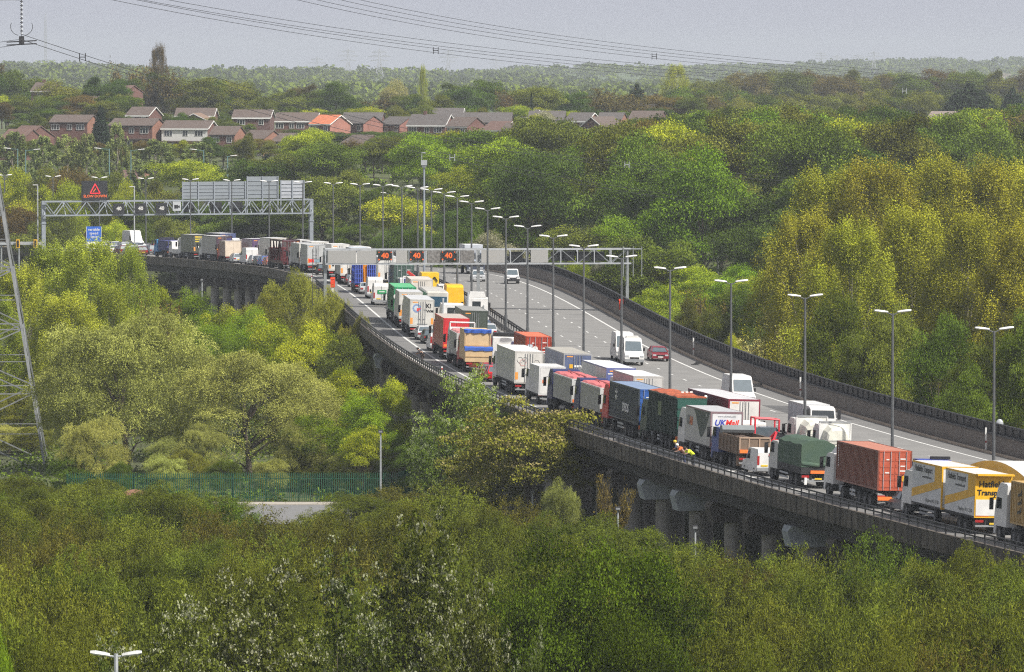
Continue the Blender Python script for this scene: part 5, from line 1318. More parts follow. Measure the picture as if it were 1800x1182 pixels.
def cctv():
    d = 830; p = at(745.5, 440, d); g = ground(p.x, p.y); top = at(745.5, 268, d).z-g
    t = thing('camera_mast', 'tall grey mast with a boxed camera head above the lamp row', 'mast', (p.x, p.y, g))
    b = MB(); b.tube((0, 0, -.3), (0, 0, top-1.6), .2, M_gsteel, r1=.14, n=8); b.build('pole', t)
    b = MB(); b.box(-.42, .42, -.4, .4, top-1.8, top-1.1, M_pale); b.box(-.3, .3, -.3, .3, top-2.1, top-1.8, M_steel); h = b.build('camera_head', t); b = MB(); b.bar((-.3, 0, top-1.0), (-.3, 0, top), .09, M_pale); b.box(-.3, .2, -.1, .1, top-.15, top, M_pale); b.build('camera', h)
    b = MB()
    for x in (-.5, .5):
        for y in (-.4, .4): b.bar((x, y, -.3), (x, y, 6.5), .12, M_gsteel)
    for k in range(7): b.box(-.6, .6, -.5, .5, k*1.0+.3, k*1.0+.38, M_gsteel)
    b.build('lattice_base', t)
cctv()
# ------------------------------------------------------------------ other lamp posts
M_teal = mat('teal_post', (.13, .24, .24), .5, var=.1)
def street_lamp(px, ytop, d, arm, label, twin=False, m=None, lant=.9, name='street_lamp', cat='street lamp', rise=.2, group=None):
    p = at(px, ytop, d); g = ground(p.x, p.y); h = p.z-g
    t, _ = lamp_column(h, abs(arm), name, label, cat, twin, group=group, mcol=m, rise=rise, lant=lant)
    t.location = (p.x, p.y, g-.2)
    if arm < 0: t.rotation_euler = (0, 0, PI)
    return t
for px, y, d, arm, lb in ((1176, 385, 900, -1.5, 'single-arm street lamp with a thin trunk beside it at the wood edge'), (1262, 410, 880, -1.5, 'single-arm street lamp over the lime green bushes'), (1337, 436, 860, -1.5, 'single-arm street lamp between the lime bushes and the gold poplars'), (1378, 466, 840, 1.6, 'low single-arm street lamp tucked under the gold poplars'), (977, 354, 950, -1.3, 'faint single-arm street lamp against the dark wood above the motorway'), (683, 338, 985, -1.3, 'single-arm street lamp standing lower behind the motorway columns')):
    street_lamp(px, y, d, arm, lb)
for px, y, d, arm, lb in ((31, 260, 1130, -2.6, 'teal street lamp nearest the frame edge, arm towards the edge'), (45, 262, 1125, 2.8, 'teal street lamp whose arm points away from its neighbour'), (192, 260, 1130, -2.8, 'teal street lamp in front of the dark conifer and terrace'), (230, 262, 1120, 2.6, 'teal street lamp beside the tall silvery poplar'), (358, 262, 1120, -2.6, 'teal street lamp in front of the silvery rounded tree'), (400, 273, 1120, 1.8, 'teal street lamp by the brick house with the bay window')):
    street_lamp(px, y, d, arm, lb, m=M_teal, lant=1.3)
for px, y, d, lb in ((66, 326, 990, 'pale pole standing in lime bushes behind the far gantry'), (236, 329, 1000, 'pale pole behind the far gantry speed signals')):
    p = at(px, y, d); g = ground(p.x, p.y); t = thing('pale_pole', lb, 'pole', (p.x, p.y, g)); b = MB(); b.tube((0, 0, 0), (0, 0, p.z-g), .14, M_pale, r1=.1, n=8); b.build('pole_shaft', t); b = MB(); b.box(-.8, .1, -.1, .1, p.z-g, p.z-g+.12, M_lamp); b.build('lamp_head', t)
def flood(px, ytop, d, label, twin=False):
    p = at(px, ytop, d); g = ground(p.x, p.y); h = p.z-g; t = thing('floodlight_pole', label, 'floodlight', (p.x, p.y, g-.2))
    b = MB(); b.tube((0, 0, 0), (0, 0, h), .09, M_pale, r1=.07, n=8); b.build('pole', t); b = MB(); b.box(-.2, .2, -.28, .12, h-.02, h+.24, M_dsteel); b.box(-.15, .15, -.3, -.281, h+.03, h+.18, M_grey); b.build('lamp_head', t)
for px, y, d, lb in ((669, 757, 525, 'floodlight pole behind the palisade fence'), (785, 798, 520, 'floodlight pole before the brown flowering bush'), (936, 862, 480, 'short floodlight pole below the brown flowering bush'), (1086, 892, 440, 'floodlight pole beside the bare shrub under the viaduct'), (1222, 925, 425, 'pale floodlight pole before the third viaduct column'), (355, 491, 800, 'pale lamp pole under the far bend of the viaduct')):
    flood(px, y, d, lb)
street_lamp(204, 1141, 243, 1.05, 'white twin-headed lamp poking out of the darkest shrubs', twin=True, m=M_pale, lant=.8, rise=.05)
# ------------------------------------------------------------------ power line
M_tower = mat('tower_steel', (.36, .37, .38), .5, .3, var=.12, scale=2)
def tower(t, h, a0, a1, zw, arms, m, w=.22, panels=9, legs=True):
    """square lattice tower: half width a0 at the ground, a1 at zw and above"""
    A = lambda z: a0+(a1-a0)*min(1, z/zw)
    for sx in (-1, 1):
        for sy in (-1, 1):
            b = MB(); b.bar((sx*A(0), sy*A(0), 0), (sx*A(zw), sy*A(zw), zw), w, m); b.bar((sx*a1, sy*a1, zw), (sx*.2, sy*.2, h), w*.8, m); b.build('leg', t)
    b = MB(); zs = [zw*(1-(1-k/panels)**1.5) for k in range(panels+1)]
    zs = [zw*(k/panels)**.85 for k in range(panels+1)]
    for z0, z1 in zip(zs, zs[1:]):
        c0, c1 = A(z0), A(z1)
        for s in (-1, 1):
            for (p, q) in (((-c0, s*c0, z0), (c1, s*c1, z1)), ((c0, s*c0, z0), (-c1, s*c1, z1)), ((s*c0, -c0, z0), (s*c1, c1, z1)), ((s*c0, c0, z0), (s*c1, -c1, z1)), ((-c1, s*c1, z1), (c1, s*c1, z1)), ((s*c1, -c1, z1), (s*c1, c1, z1))): b.bar(p, q, w*.5, m)
            zm = (z0+z1)/2; cm = A(zm)
            if w < .5:
                b.bar((-cm, s*cm, zm), (0, s*(c0+c1)/2, zm), w*.35, m); b.bar((cm, s*cm, zm), (0, s*(c0+c1)/2, zm), w*.35, m)
    b.build('lattice', t)
    for z, ln in arms:
        for s in (-1, 1):
            b = MB()
            for y in (-a1*.8, a1*.8): b.bar((s*a1*.7, y, z), (s*ln, 0, z), w*.6, m); b.bar((s*a1*.7, y, z+h*.045), (s*ln, 0, z), w*.6, m)
            b.build('cross_arm', t)
pa = at(-75, 815, 596)
TW = thing('electricity_pylon', 'big near lattice pylon cut off by the frame edge', 'pylon', (pa.x, 596, ground(pa.x, 596)-.5), R(4))
tower(TW, 56, 8.9, 1.3, 46, ((46.8, 6.6),), mat('near_tower_steel', (.24, .25, .255), .5, .3, var=.15, scale=2), .24, 8)
ins = at(38, 70, 596)
t = thing('insulator_string', 'hanging string of dark insulator discs holding the power lines', 'insulator', (ins.x, 596, ins.z))
b = MB(); b.tube((0, 0, .3), (0, 0, 5.4), .03, M_dsteel); b.build('hanger', t)
b = MB()
for k in range(22): b.lathe([(.02, .62+k*.21), (.17, .60+k*.21), (.15, .66+k*.21), (.05, .73+k*.21)], M_dsteel if k % 2 else M_pale, 'z', 10)
b.build('disc_stack', t)
b = MB()
for sd in (-1, 1):
    b.path([(sd*(.1+1.0*math.sin(a)), 0, 1.3-.9*math.cos(a)) for a in np.linspace(.25, 2.0, 8)], .03, M_dsteel)
b.build('arcing_horn', t)
b = MB(); b.box(-.25, .25, -.1, .1, -.45, .35, M_dsteel); b.bar((-1.5, 0, -.25), (1.5, 0, -.1), .12, M_dsteel); b.bar((-1.5, 0, -.55), (1.5, 0, -.4), .12, M_dsteel); b.build('clamp', t)
def wire(px_pts, label, spacers=(), gap=.26, r=.032, d0=596, d1=930):
    dd = lambda px: d0+(d1-d0)*(px-38)/1762.0
    P = [at(px, py, dd(px)) for px, py in px_pts]
    # smooth through the points
    xs = np.array([q[0] for q in px_pts], float); ysn = np.array([q[1] for q in px_pts], float)
    co = np.polyfit(xs, ysn, min(3, len(xs)-1)); pts = [at(x, float(np.polyval(co, x)), dd(x)) for x in np.linspace(xs[0], xs[-1], 40)]
    t = thing('power_line', label, 'power line')
    for k, o in enumerate((-gap, gap)):
        b = MB(); b.path([(p.x, p.y+.2*k, p.z+o) for p in pts], r, M_dsteel, n=4); b.build('conductor', t)
    for sp in spacers:
        p = at(sp, float(np.polyval(co, sp)), dd(sp)-.4); b = MB()
        for sx in (-1, 1): b.bar((p.x+sx*.3, p.y, p.z-gap*1.6), (p.x+sx*.3, p.y, p.z+gap*1.6), .09, M_pale if 600 < sp and p.z < 40 else M_dsteel)
        b.bar((p.x-.3, p.y, p.z), (p.x+.3, p.y, p.z), .09, M_pale if p.z < 40 else M_dsteel); b.build('spacer', t)
wire([(38, 74), (145, 97), (320, 141), (560, 222), (795, 291), (1100, 335), (1400, 364), (1657, 383), (1830, 394)], 'pair of wires sagging from the insulator string down over the wood', (145, 795, 1657))
wire([(-30, 84), (0, 79), (38, 74)], 'short pair of wires running from the insulator string to the frame edge', (), d1=600)
wire([(380, 140), (600, 205), (795, 246), (1102, 288), (1400, 318), (1830, 346)], 'faint pair of wires crossing in front of the wooded slope', (1102,))
wire([(150, -15), (213, 0), (600, 67), (800, 93), (1250, 138), (1590, 161), (1830, 171)], 'lowest of the four pairs of wires crossing the sky', (766, 1590))
wire([(200, -15), (263, 0), (600, 53), (800, 82), (1250, 126), (1830, 160)], 'second lowest of the four pairs of wires crossing the sky', ())
wire([(480, -14), (540, 0), (760, 45), (990, 80), (1250, 110), (1830, 156)], 'second highest of the four pairs of wires crossing the sky', (1150,))
wire([(560, -12), (620, 0), (840, 44), (1066, 78), (1250, 98), (1600, 131), (1830, 152)], 'highest of the four pairs of wires crossing the sky', ())
for px, yt, yb, d, lb in ((612, 86, 138, 5600, 'taller hazy pylon on the horizon above the yellow field'), (667, 87, 140, 5000, 'clearest hazy pylon on the horizon with broad arms'), (557, 100, 150, 6300, 'faintest of the three hazy pylons above the houses'), (788, 88, 140, 5800, 'hazy pylon crossed by the sagging sky wires'), (872, 103, 148, 6900, 'small hazy pylon low over the middle hills'),
                          (1443, 92, 130, 7400, 'thin hazy pylon first of a row over the far wood'), (1471, 97, 132, 7800, 'small hazy pylon second of the row over the far wood'), (1508, 96, 132, 7600, 'small hazy pylon third of the row over the far wood'), (1536, 90, 132, 6600, 'tallest hazy pylon of the row over the far wood'), (1642, 98, 134, 7600, 'lone small hazy pylon near the end of the far wood'), (80, 24, 108, 7200, 'very tall thin hazy mast beside the insulator string')):
    p = at(px, yb, d); g = ground(p.x, d); top = at(px, yt, d).z; hh = top-g+2
    t = thing('distant_pylon', lb, 'pylon', (p.x, d, g-2)); 
    if px == 80: tower(t, hh, 1.2, 1.0, hh*.9, (), M_tower, .35, 14)
    else: tower(t, hh, 4.2, 1.1, hh*.62, ((hh*.66, 7.5), (hh*.79, 9.5), (hh*.91, 6.5)), M_tower, .55, 5)
# ------------------------------------------------------------------ palisade fence and service road
def fence():
    t = thing('palisade_fence', 'long dark green steel palisade fence beside the service road', 'fence'); m = mat('fence_green', (.012, .085, .045), .5, var=.15)
    a = at(118, 885, 542); c = at(700, 885, 542); e = at(752, 872, 556)
    b = MB()
    def run(p, q):
        n = int((q-p).length/.17)
        for k in range(n):
            u = p.lerp(q, k/n); g = ground(u.x, u.y)
            b.add([(u.x-.033, u.y, g+.1), (u.x+.033, u.y, g+.1), (u.x+.033, u.y, g+2.55), (u.x, u.y, g+2.72), (u.x-.033, u.y, g+2.55), (u.x-.033, u.y+.03, g+.1), (u.x+.033, u.y+.03, g+.1), (u.x+.033, u.y+.03, g+2.55), (u.x, u.y+.03, g+2.72), (u.x-.033, u.y+.03, g+2.55)],
                  [[0, 1, 2, 3, 4], [9, 8, 7, 6, 5], [0, 4, 9, 5], [1, 6, 7, 2]], m)
        for z in (.5, 2.2): b.bar((p.x, p.y+.06, z), (q.x, q.y+.06, z), .06, m)
    run(a, c); run(c, e); b.build('slat_panel', t)
    for p, q in ((a, c), (c, e)):
        n = max(2, int((q-p).length/2.75))
        for k in range(n+1):
            u = p.lerp(q, k/n); q2 = MB(); q2.box(u.x-.06, u.x+.06, u.y+.08, u.y+.2, -.2, 2.6, m); q2.build('post', t)
fence()
def service_road():
    b = MB(); vs = []
    for px in (330, 430, 530, 660):
        for y, dz in ((893, 0), (930, 0)):
            d = 40/(y-110)*F; p = at(px, y, d); vs.append((p.x, d, ground(p.x, d)+.08))
    b.add(vs, [[0, 1, 3, 2], [2, 3, 5, 4], [4, 5, 7, 6]], mat('pale_asphalt', (.19, .19, .192), .9, var=.1)); tag(b.build('service_road'), 'pale service road in front of the palisade fence', kind='structure')
    b = MB(); p, q = at(330, 889, 539.5), at(640, 889, 539.5); b.box(p.x, q.x, 537, 540, .0, .22, mat('pale_kerb', (.38, .345, .30), .9, var=.12)); tag(b.build('kerb'), 'pale kerb along the service road', kind='structure')
service_road()
def mound():
    p = at(237, 850, 531); t = thing('earth_mound', 'heap of reddish earth showing over the shrubs by the fence', 'earth heap', (p.x, p.y, 0)); b = MB(); r = random.Random(3)
    rings = []
    for k in range(8):
        z = 2.0*math.sin(PI/2*k/7); rad = 1.8*math.cos(PI/2*k/7)+.05; rings.append([(rad*(1+.12*r.random())*math.cos(a), rad*(1+.12*r.random())*math.sin(a), z) for a in np.linspace(0, 2*PI, 17)[:-1]])
    b.loft(rings, mat('red_earth', (.24, .12, .075), .95, var=.3, scale=2)); b.build('heap', t, True)
mound()
# ------------------------------------------------------------------ people on the viaduct
M_skin = mat('skin', (.42, .25, .18), .6); 
def person(label, loc, rz, J, torso, legs, hat=None):
    """one skinned figure; J gives joint positions, torso/legs the clothing colours"""
    t = thing('person', label, 'person', loc, rz)
    def skin(name, pts, edges, rad, m, par, root=0):
        me = bpy.data.meshes.new(name); me.from_pydata(pts, edges, []); me.materials.append(m); o = bpy.data.objects.new(name, me); COL.objects.link(o); o.parent = par
        mo = o.modifiers.new('skin', 'SKIN'); mo.use_smooth_shade = True
        for i, r in enumerate(rad): me.skin_vertices[0].data[i].radius = (r, r)
        me.skin_vertices[0].data[root].use_root = True
        o.modifiers.new('sub', 'SUBSURF').levels = 1; o.modifiers['sub'].render_levels = 1
        return o
    n = ['pelvis', 'waist', 'chest', 'neck', 'head', 'crown', 'shL', 'elL', 'haL', 'shR', 'elR', 'haR', 'hiL', 'knL', 'foL', 'hiR', 'knR', 'foR']
    pts = [J[k] for k in n]; E = [(0, 1), (1, 2), (2, 3), (3, 4), (4, 5), (2, 6), (6, 7), (7, 8), (2, 9), (9, 10), (10, 11), (0, 12), (12, 13), (13, 14), (0, 15), (15, 16), (16, 17)]
    rad = [.14, .13, .16, .06, .1, .085, .075, .05, .035, .075, .05, .035, .1, .07, .055, .1, .07, .055]
    for hi, el in ((8, 7), (11, 10)):
        h = Vector(pts[hi]); d = (h-Vector(pts[el])).normalized(); u = d.orthogonal().normalized()
        for k, (sp, ln) in enumerate(((-.04, .075), (-.018, .09), (.004, .095), (.025, .085), (.06, .05))):
            pts.append(tuple(h+d*ln+u*sp)); E.append((hi, len(pts)-1)); rad.append(.01)
    body = skin('body', pts, E, rad, M_skin, t)
    tp = [J[k] for k in ('waist', 'chest', 'shL', 'elL', 'shR', 'elR', 'pelvis')]
    skin('jacket', tp, [(0, 1), (1, 2), (2, 3), (1, 4), (4, 5), (0, 6)], [.165, .19, .11, .085, .11, .085, .17], mat('cloth_%02x%02x%02x' % tuple(int(c*255) for c in torso), torso, .85, var=.08), t)
    lp_ = [J[k] for k in ('pelvis', 'hiL', 'knL', 'foL', 'hiR', 'knR', 'foR')]
    skin('trousers', lp_, [(0, 1), (1, 2), (2, 3), (0, 4), (4, 5), (5, 6)], [.16, .12, .09, .075, .12, .09, .075], mat('cloth_%02x%02x%02x' % tuple(int(c*255) for c in legs), legs, .85, var=.08), t)
    hd, cr = Vector(J['head']), Vector(J['crown']); b = MB(); b.ball(tuple(hd.lerp(cr, .75)), .135, hat or mat('hair', (.03, .022, .018), .9), 6, 1, 1.05, .85); b.build('helmet' if hat else 'hair', t, True)
    b = MB(); f = Vector((0, .1, 0)); b.ball(tuple(hd+Vector((-.035, .095, .03))), .014, M_black, 4); b.ball(tuple(hd+Vector((.035, .095, .03))), .014, M_black, 4); b.ball(tuple(hd+Vector((0, .11, -.005))), .02, M_skin, 4); b.build('face', t)
    return t
def bent(lean, side=0.0):
    """standing and leaning forward (towards +y) over the rail by lean metres"""
    z = lambda k: 1.0+k*(1-.35*lean)
    return dict(pelvis=(0, 0, .98), waist=(0, .12*lean, 1.14), chest=(side*.3, .38*lean, 1.34-.05*lean), neck=(side*.5, .56*lean, 1.50-.12*lean), head=(side*.6, .68*lean, 1.60-.16*lean), crown=(side*.6, .76*lean, 1.75-.18*lean),
                shL=(-.2+side*.3, .44*lean, 1.40-.07*lean), elL=(-.3+side*.3, .62*lean, 1.15), haL=(-.18, .75*lean+.1, 1.06), shR=(.2+side*.3, .44*lean, 1.40-.07*lean), elR=(.3+side*.3, .6*lean, 1.16), haR=(.2, .78*lean+.1, 1.06),
                hiL=(-.1, 0, .92), knL=(-.12, .05, .5), foL=(-.13, -.02, .07), hiR=(.1, 0, .92), knR=(.12, .07, .5), foR=(.14, -.02, .07))
def on_shoulder(px, o, turn):
    s = solve_s(px, o); h = head(s); return rp(s, o, .01), math.atan2(-h[0], h[1])+turn
p, r_ = on_shoulder(1204, -14.75, R(82)); person('person in orange vest and white helmet leaning over the viaduct rail', p, r_, bent(.8, .1), (.70, .16, .04), (.03, .04, .09), mat('helmet_white', (.7, .7, .65), .4))
p, r_ = on_shoulder(1219, -14.7, R(100)); person('person in bright yellow jacket bending at the viaduct rail', p, r_, bent(1.0, -.1), (.60, .72, .03), (.03, .035, .05))
p, r_ = on_shoulder(1194, -14.5, R(70)); person('person in dark blue and yellow top half hidden by the orange vest', p, r_, bent(.45, .0), (.04, .06, .16), (.02, .02, .03), mat('helmet_yellow', (.7, .5, .05), .4))
p, r_ = on_shoulder(743, -14.7, R(60)); person('person in dark clothes leaning on the rail of the empty hard shoulder', p, r_, bent(.7, .0), (.035, .03, .032), (.05, .035, .03))
# ------------------------------------------------------------------ houses on the hill
def brickmat(name, c):
    return mat(name, c, .9, var=.14, scale=.8, detail=8)
B1, B2, B3, BSUN = brickmat('brick_dark', (.135, .068, .056)), brickmat('brick_mid', (.145, .072, .060)), brickmat('brick_plum', (.12, .066, .060)), brickmat('brick_orange', (.26, .128, .088))  # gable brick brighter and oranger than the fronts: sunlight put into its colour
M_rend = mat('white_render', (.62, .62, .60), .8, var=.06)
def roofmat(name, c): return mat(name, c, .9, var=.15, scale=1.2, detail=6)
T1, T2, T3, TO = roofmat('tile_brown', (.118, .090, .078)), roofmat('tile_grey', (.105, .094, .090)), roofmat('tile_red', (.15, .092, .076)), roofmat('tile_orange', (.52, .17, .085))
M_trim = mat('white_trim', (.72, .72, .70), .5, var=.04)
def house(px0, px1, yr, ye, yb, d, label, wall=B1, gable=BSUN, roof=T1, wins=3, yaw=-13, upper=None, depth=8.5, door=True, lower=True, trim=False, chim=False, front_gable=False, gx=None, cat='house', winrow=1):
    a, b_ = at(px0, yb, d), at(px1, yb, d); W = b_.x-a.x; z0 = a.z; he = at(px0, ye, d).z-z0; hr = at(px0, yr, d+depth/2).z-z0
    y = R(yaw); D = depth
    g = max(0, D*math.sin(abs(y))); W = max(5.5, (W-g)/math.cos(y)) if gx is None else gx
    x0 = a.x+(D*math.sin(y) if yaw > 0 else 0)*0
    t = thing('house' if cat == 'house' else cat, label, 'house', (a.x, d, z0), y)
    b = MB(); foot = -9.0
    if not front_gable:
        b.add([(0, 0, foot), (W, 0, foot), (W, 0, he), (0, 0, he)], [[0, 1, 2, 3]], wall); b.add([(0, D, foot), (W, D, foot), (W, D, he), (0, D, he)], [[3, 2, 1, 0]], wall)
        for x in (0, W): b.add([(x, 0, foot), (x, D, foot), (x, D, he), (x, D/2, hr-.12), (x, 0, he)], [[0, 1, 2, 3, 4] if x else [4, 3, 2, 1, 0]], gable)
    else:
        for yy in (0, D): b.add([(0, yy, foot), (W, yy, foot), (W, yy, he), (W/2, yy, hr-.12), (0, yy, he)], [[0, 1, 2, 3, 4] if yy == 0 else [4, 3, 2, 1, 0]], wall)
        for x in (0, W): b.add([(x, 0, foot), (x, D, foot), (x, D, he), (x, 0, he)], [[0, 1, 2, 3]], gable)
    b.build('wall', t)
    b = MB(); o = .35; th = .16; sl = (hr-he)/(D/2) if not front_gable else (hr-he)/(W/2)
    if not front_gable:
        for sy in (0, 1):
            ye0, ym = (-o, D/2) if sy == 0 else (D+o, D/2); ze = he-sl*o
            vs = [(-.25, ye0, ze), (W+.25, ye0, ze), (W+.25, ym, hr), (-.25, ym, hr)]; vs += [(x, yy, z+th) for x, yy, z in vs]
            b.add(vs, [[0, 1, 2, 3], [4, 5, 6, 7], [0, 1, 5, 4], [1, 2, 6, 5], [2, 3, 7, 6], [3, 0, 4, 7]], roof)
    else:
        for sx in (0, 1):
            xe, xm = (-o, W/2) if sx == 0 else (W+o, W/2); ze = he-sl*o
            vs = [(xe, -.25, ze), (xe, D+.25, ze), (xm, D+.25, hr), (xm, -.25, hr)]; vs += [(x, yy, z+th) for x, yy, z in vs]
            b.add(vs, [[0, 1, 2, 3], [4, 5, 6, 7], [0, 1, 5, 4], [1, 2, 6, 5], [2, 3, 7, 6], [3, 0, 4, 7]], roof)
    rf = b.build('roof', t)
    if trim and not front_gable:
        b = MB(); b.box(-.2, W+.2, -.42, -.36, he-sl*o-.16, he-sl*o+.14, M_trim)
        b.bar((W+.27, -o, he-sl*o), (W+.27, D/2, hr), .16, M_trim); b.bar((W+.27, D+o, he-sl*o), (W+.27, D/2, hr), .16, M_trim); b.build('barge_board', rf)
    elif not front_gable:
        b = MB(); b.box(-.2, W+.2, -.42, -.36, he-sl*o-.14, he-sl*o+.02, M_trim if yb % 2 else M_black); b.build('gutter', rf)
    elif front_gable:
        b = MB(); b.bar((-o, -.27, he-sl*o), (W/2, -.27, hr), .16, M_trim); b.bar((W+o, -.27, he-sl*o), (W/2, -.27, hr), .16, M_trim); b.build('barge_board', rf)
    if upper:
        b = MB(); b.box(.02, W-.02, -.05, -.004, he-2.7, he-.25, upper); b.build('upper_render', t)
    n = wins
    for row in range(2 if lower else 1):
        zt = he-.45-row*2.7
        for k in range(n):
            x = W*(k+.5)/n+(.2 if (k+row) % 2 else -.2); ww = .95 if (k % 2 == 0) else .6
            if row == 1 and door and k == n-1: continue
            b = MB(); b.box(x-ww, x+ww, -.11, -.056, zt-1.25, zt, M_trim); w = b.build('window', t)
            b = MB(); 
            m_ = 3 if ww > .8 else 2
            for q in range(m_): xa = x-ww+.1+q*(2*ww-.1)/m_; b.box(xa, xa+(2*ww-.1)/m_-.1, -.125, -.111, zt-1.15, zt-.1, M_glass)
            b.build('pane', w)
    if door and lower:
        b = MB(); b.box(W-2.6, W-1.7, -.1, -.02, he-5.2, he-3.1, M_trim); b.build('door', t)
        b = MB(); b.box(.0, W, -.9, -.02, he-2.98, he-2.8, roof); b.build('porch_roof', t)
    if chim:
        b = MB(); b.box(W*.3, W*.3+.7, D/2-.3, D/2+.3, hr-.4, hr+.9, B1); b.build('chimney', rf)
    return t
# front row
house(88, 170, 203, 215, 252, 1312, 'long brick terrace left of the dark conifer with three upper windows', B2, BSUN, T1, 3, door=False, lower=False)
house(192, 287, 209, 221, 262, 1300, 'brick house with garage and bay window between conifer and white-fronted house', B2, BSUN, T1, 3, depth=10)
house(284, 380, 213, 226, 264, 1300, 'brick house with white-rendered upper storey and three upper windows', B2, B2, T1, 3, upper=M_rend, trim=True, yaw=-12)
house(369, 417, 223, 237, 276, 1280, 'small brick house with wide bay window below the white-fronted house', B2, BSUN, T1, 2, yaw=-14)
house(424, 480, 230, 244, 274, 1285, 'white-fronted house with an orange brick gable', M_rend, BSUN, T1, 2, yaw=-28, trim=False)
house(476, 545, 235, 249, 278, 1285, 'brick house half hidden behind the yellow-green tree', B2, BSUN, T1, 2, yaw=-12)
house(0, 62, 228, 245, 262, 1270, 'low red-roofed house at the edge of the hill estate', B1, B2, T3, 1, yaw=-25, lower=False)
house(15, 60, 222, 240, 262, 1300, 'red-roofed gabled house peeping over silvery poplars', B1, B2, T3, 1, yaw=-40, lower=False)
house(195, 250, 300, 318, 335, 1200, 'orange-gabled red-roofed house low behind the lamp post', B2, BSUN, T3, 1, yaw=-35, lower=False)
# second row
house(222, 270, 189, 203, 232, 1385, 'small brick house with white barge boards behind the front row', B2, B2, T1, 2, trim=True, yaw=-18, lower=False)
house(308, 380, 191, 204, 235, 1390, 'wide brown-roofed house behind the white-fronted house', B1, B1, T1, 2, trim=True, lower=False, yaw=-4)
house(314, 376, 200, 213, 240, 1365, 'brick house whose broad front gable faces the motorway', B1, B1, roofmat('tile_tan', (.22, .15, .11)), 1, yaw=-8, lower=False, front_gable=True)
house(409, 480, 194, 207, 234, 1380, 'detached brick house with white trim behind a clipped hedge', B3, B3, T1, 2, trim=True, yaw=-5, lower=False)
house(484, 560, 199, 213, 240, 1390, 'long brick terrace with four small windows left of the orange roof', B1, B2, T1, 4, trim=True, yaw=-3, lower=False)
house(545, 604, 203, 218, 240, 1372, 'brick house with a bright new orange tiled roof', B2, brickmat('brick_pink', (.34, .15, .115)), TO, 2, trim=True, yaw=-32, lower=False)  # gable brick paler than the wall, sunlight put into its colour
house(604, 668, 204, 217, 240, 1390, 'brick house with plain pinkish gable right of the orange roof', B1, brickmat('brick_pinkish', (.27, .125, .10)), T2, 2, yaw=-32, lower=False)  # paler gable brick again carries the sunlit tone in its colour
house(668, 730, 206, 219, 242, 1395, 'second house with plain pinkish gable along the ridge row', B1, MATS['brick_pinkish'], T2, 2, yaw=-33, lower=False)
house(602, 676, 199, 212, 238, 1430, 'grey-roofed house mostly hidden behind the two pinkish gables', B1, B1, T2, 2, yaw=-6, lower=False, door=False)
house(716, 800, 202, 220, 242, 1385, 'wide grey-roofed house with white gutter and two windows', B1, B1, T2, 3, trim=True, yaw=-16, lower=False, chim=True)
house(760, 817, 191, 206, 235, 1450, 'grey-roofed house topping the ridge with white eaves', B1, B1, T2, 2, yaw=-5, lower=False, trim=True)
house(785, 852, 207, 222, 245, 1375, 'brown-roofed house with a brown gable beside a white gable', B1, B2, T1, 2, yaw=-30, lower=False)
house(846, 888, 214, 229, 248, 1360, 'small house with orange brick and white gable trim', B2, BSUN, T3, 1, yaw=-35, lower=False, trim=True)
house(812, 902, 199, 215, 240, 1410, 'long grey-roofed terrace behind the white-trimmed gable', B1, B1, T2, 3, yaw=-4, lower=False)
house(880, 936, 217, 232, 252, 1350, 'brown-roofed house half behind the blossoming yellow tree', B1, BSUN, T1, 2, yaw=-20, lower=False)
house(900, 932, 194, 206, 238, 1440, 'dark-roofed house with white stepped gable edges', B3, B3, T2, 1, yaw=-15, lower=False, trim=True)
house(895, 932, 188, 196, 230, 1480, 'red-brown pyramid-roofed house on the ridge', B3, B3, T3, 1, yaw=-20, lower=False)
house(930, 995, 196, 211, 240, 1400, 'grey-roofed terrace right of the dark cypress', B1, B1, T2, 2, yaw=-3, lower=False)
house(993, 1045, 199, 213, 236, 1380, 'grey-roofed house with white-trimmed gable end', B1, BSUN, T2, 2, yaw=-22, lower=False, trim=True)
house(1022, 1062, 206, 222, 240, 1340, 'dark brick front gable with brown roof above the wood', B3, B3, T1, 1, yaw=-35, lower=False, front_gable=True)
house(1050, 1104, 199, 211, 236, 1410, 'low grey-roofed house near the end of the row', B1, BSUN, T2, 2, yaw=-12, lower=False)
house(1105, 1175, 196, 210, 238, 1420, 'last grey-brown roof of the row above the wood', B3, B3, T1, 2, yaw=-16, lower=False)
house(1102, 1130, 184, 198, 225, 1480, 'slate-roofed house standing behind the last roofs', B3, B3, T2, 1, yaw=-30, lower=False)
house(1630, 1662, 197, 210, 225, 1350, 'pale tiled roof alone among the woodland crowns', B3, B3, roofmat('tile_pale', (.26, .21, .19)), 1, yaw=-20, lower=False)
house(55, 95, 146, 160, 185, 1540, 'brown-roofed house in the upper wood', B3, B3, T1, 1, yaw=-15, lower=False, chim=True)
house(148, 190, 171, 183, 200, 1460, 'brown-roofed bungalow in the wood above the terrace', B3, B3, T1, 1, yaw=-18, lower=False)
house(188, 214, 151, 163, 180, 1540, 'red-roofed house high in the wood with white eaves', B2, B2, T3, 1, yaw=-30, lower=False, chim=True)
house(620, 690, 245, 258, 275, 1275, 'brown roof with orange gable among the middle trees', B2, BSUN, T1, 1, yaw=-25, lower=False)
house(600, 648, 238, 252, 275, 1290, 'small orange gabled house beside the yellow-green trees', B2, BSUN, T1, 1, yaw=-38, lower=False)
t = thing('car', 'white car parked on the hill drive beside the white-fronted gabled house', 'car', at(462, 286, 1225), R(-60)); t.location.z = ground(t.location.x, 1225)+.1; car(t, (.7, .7, .7))
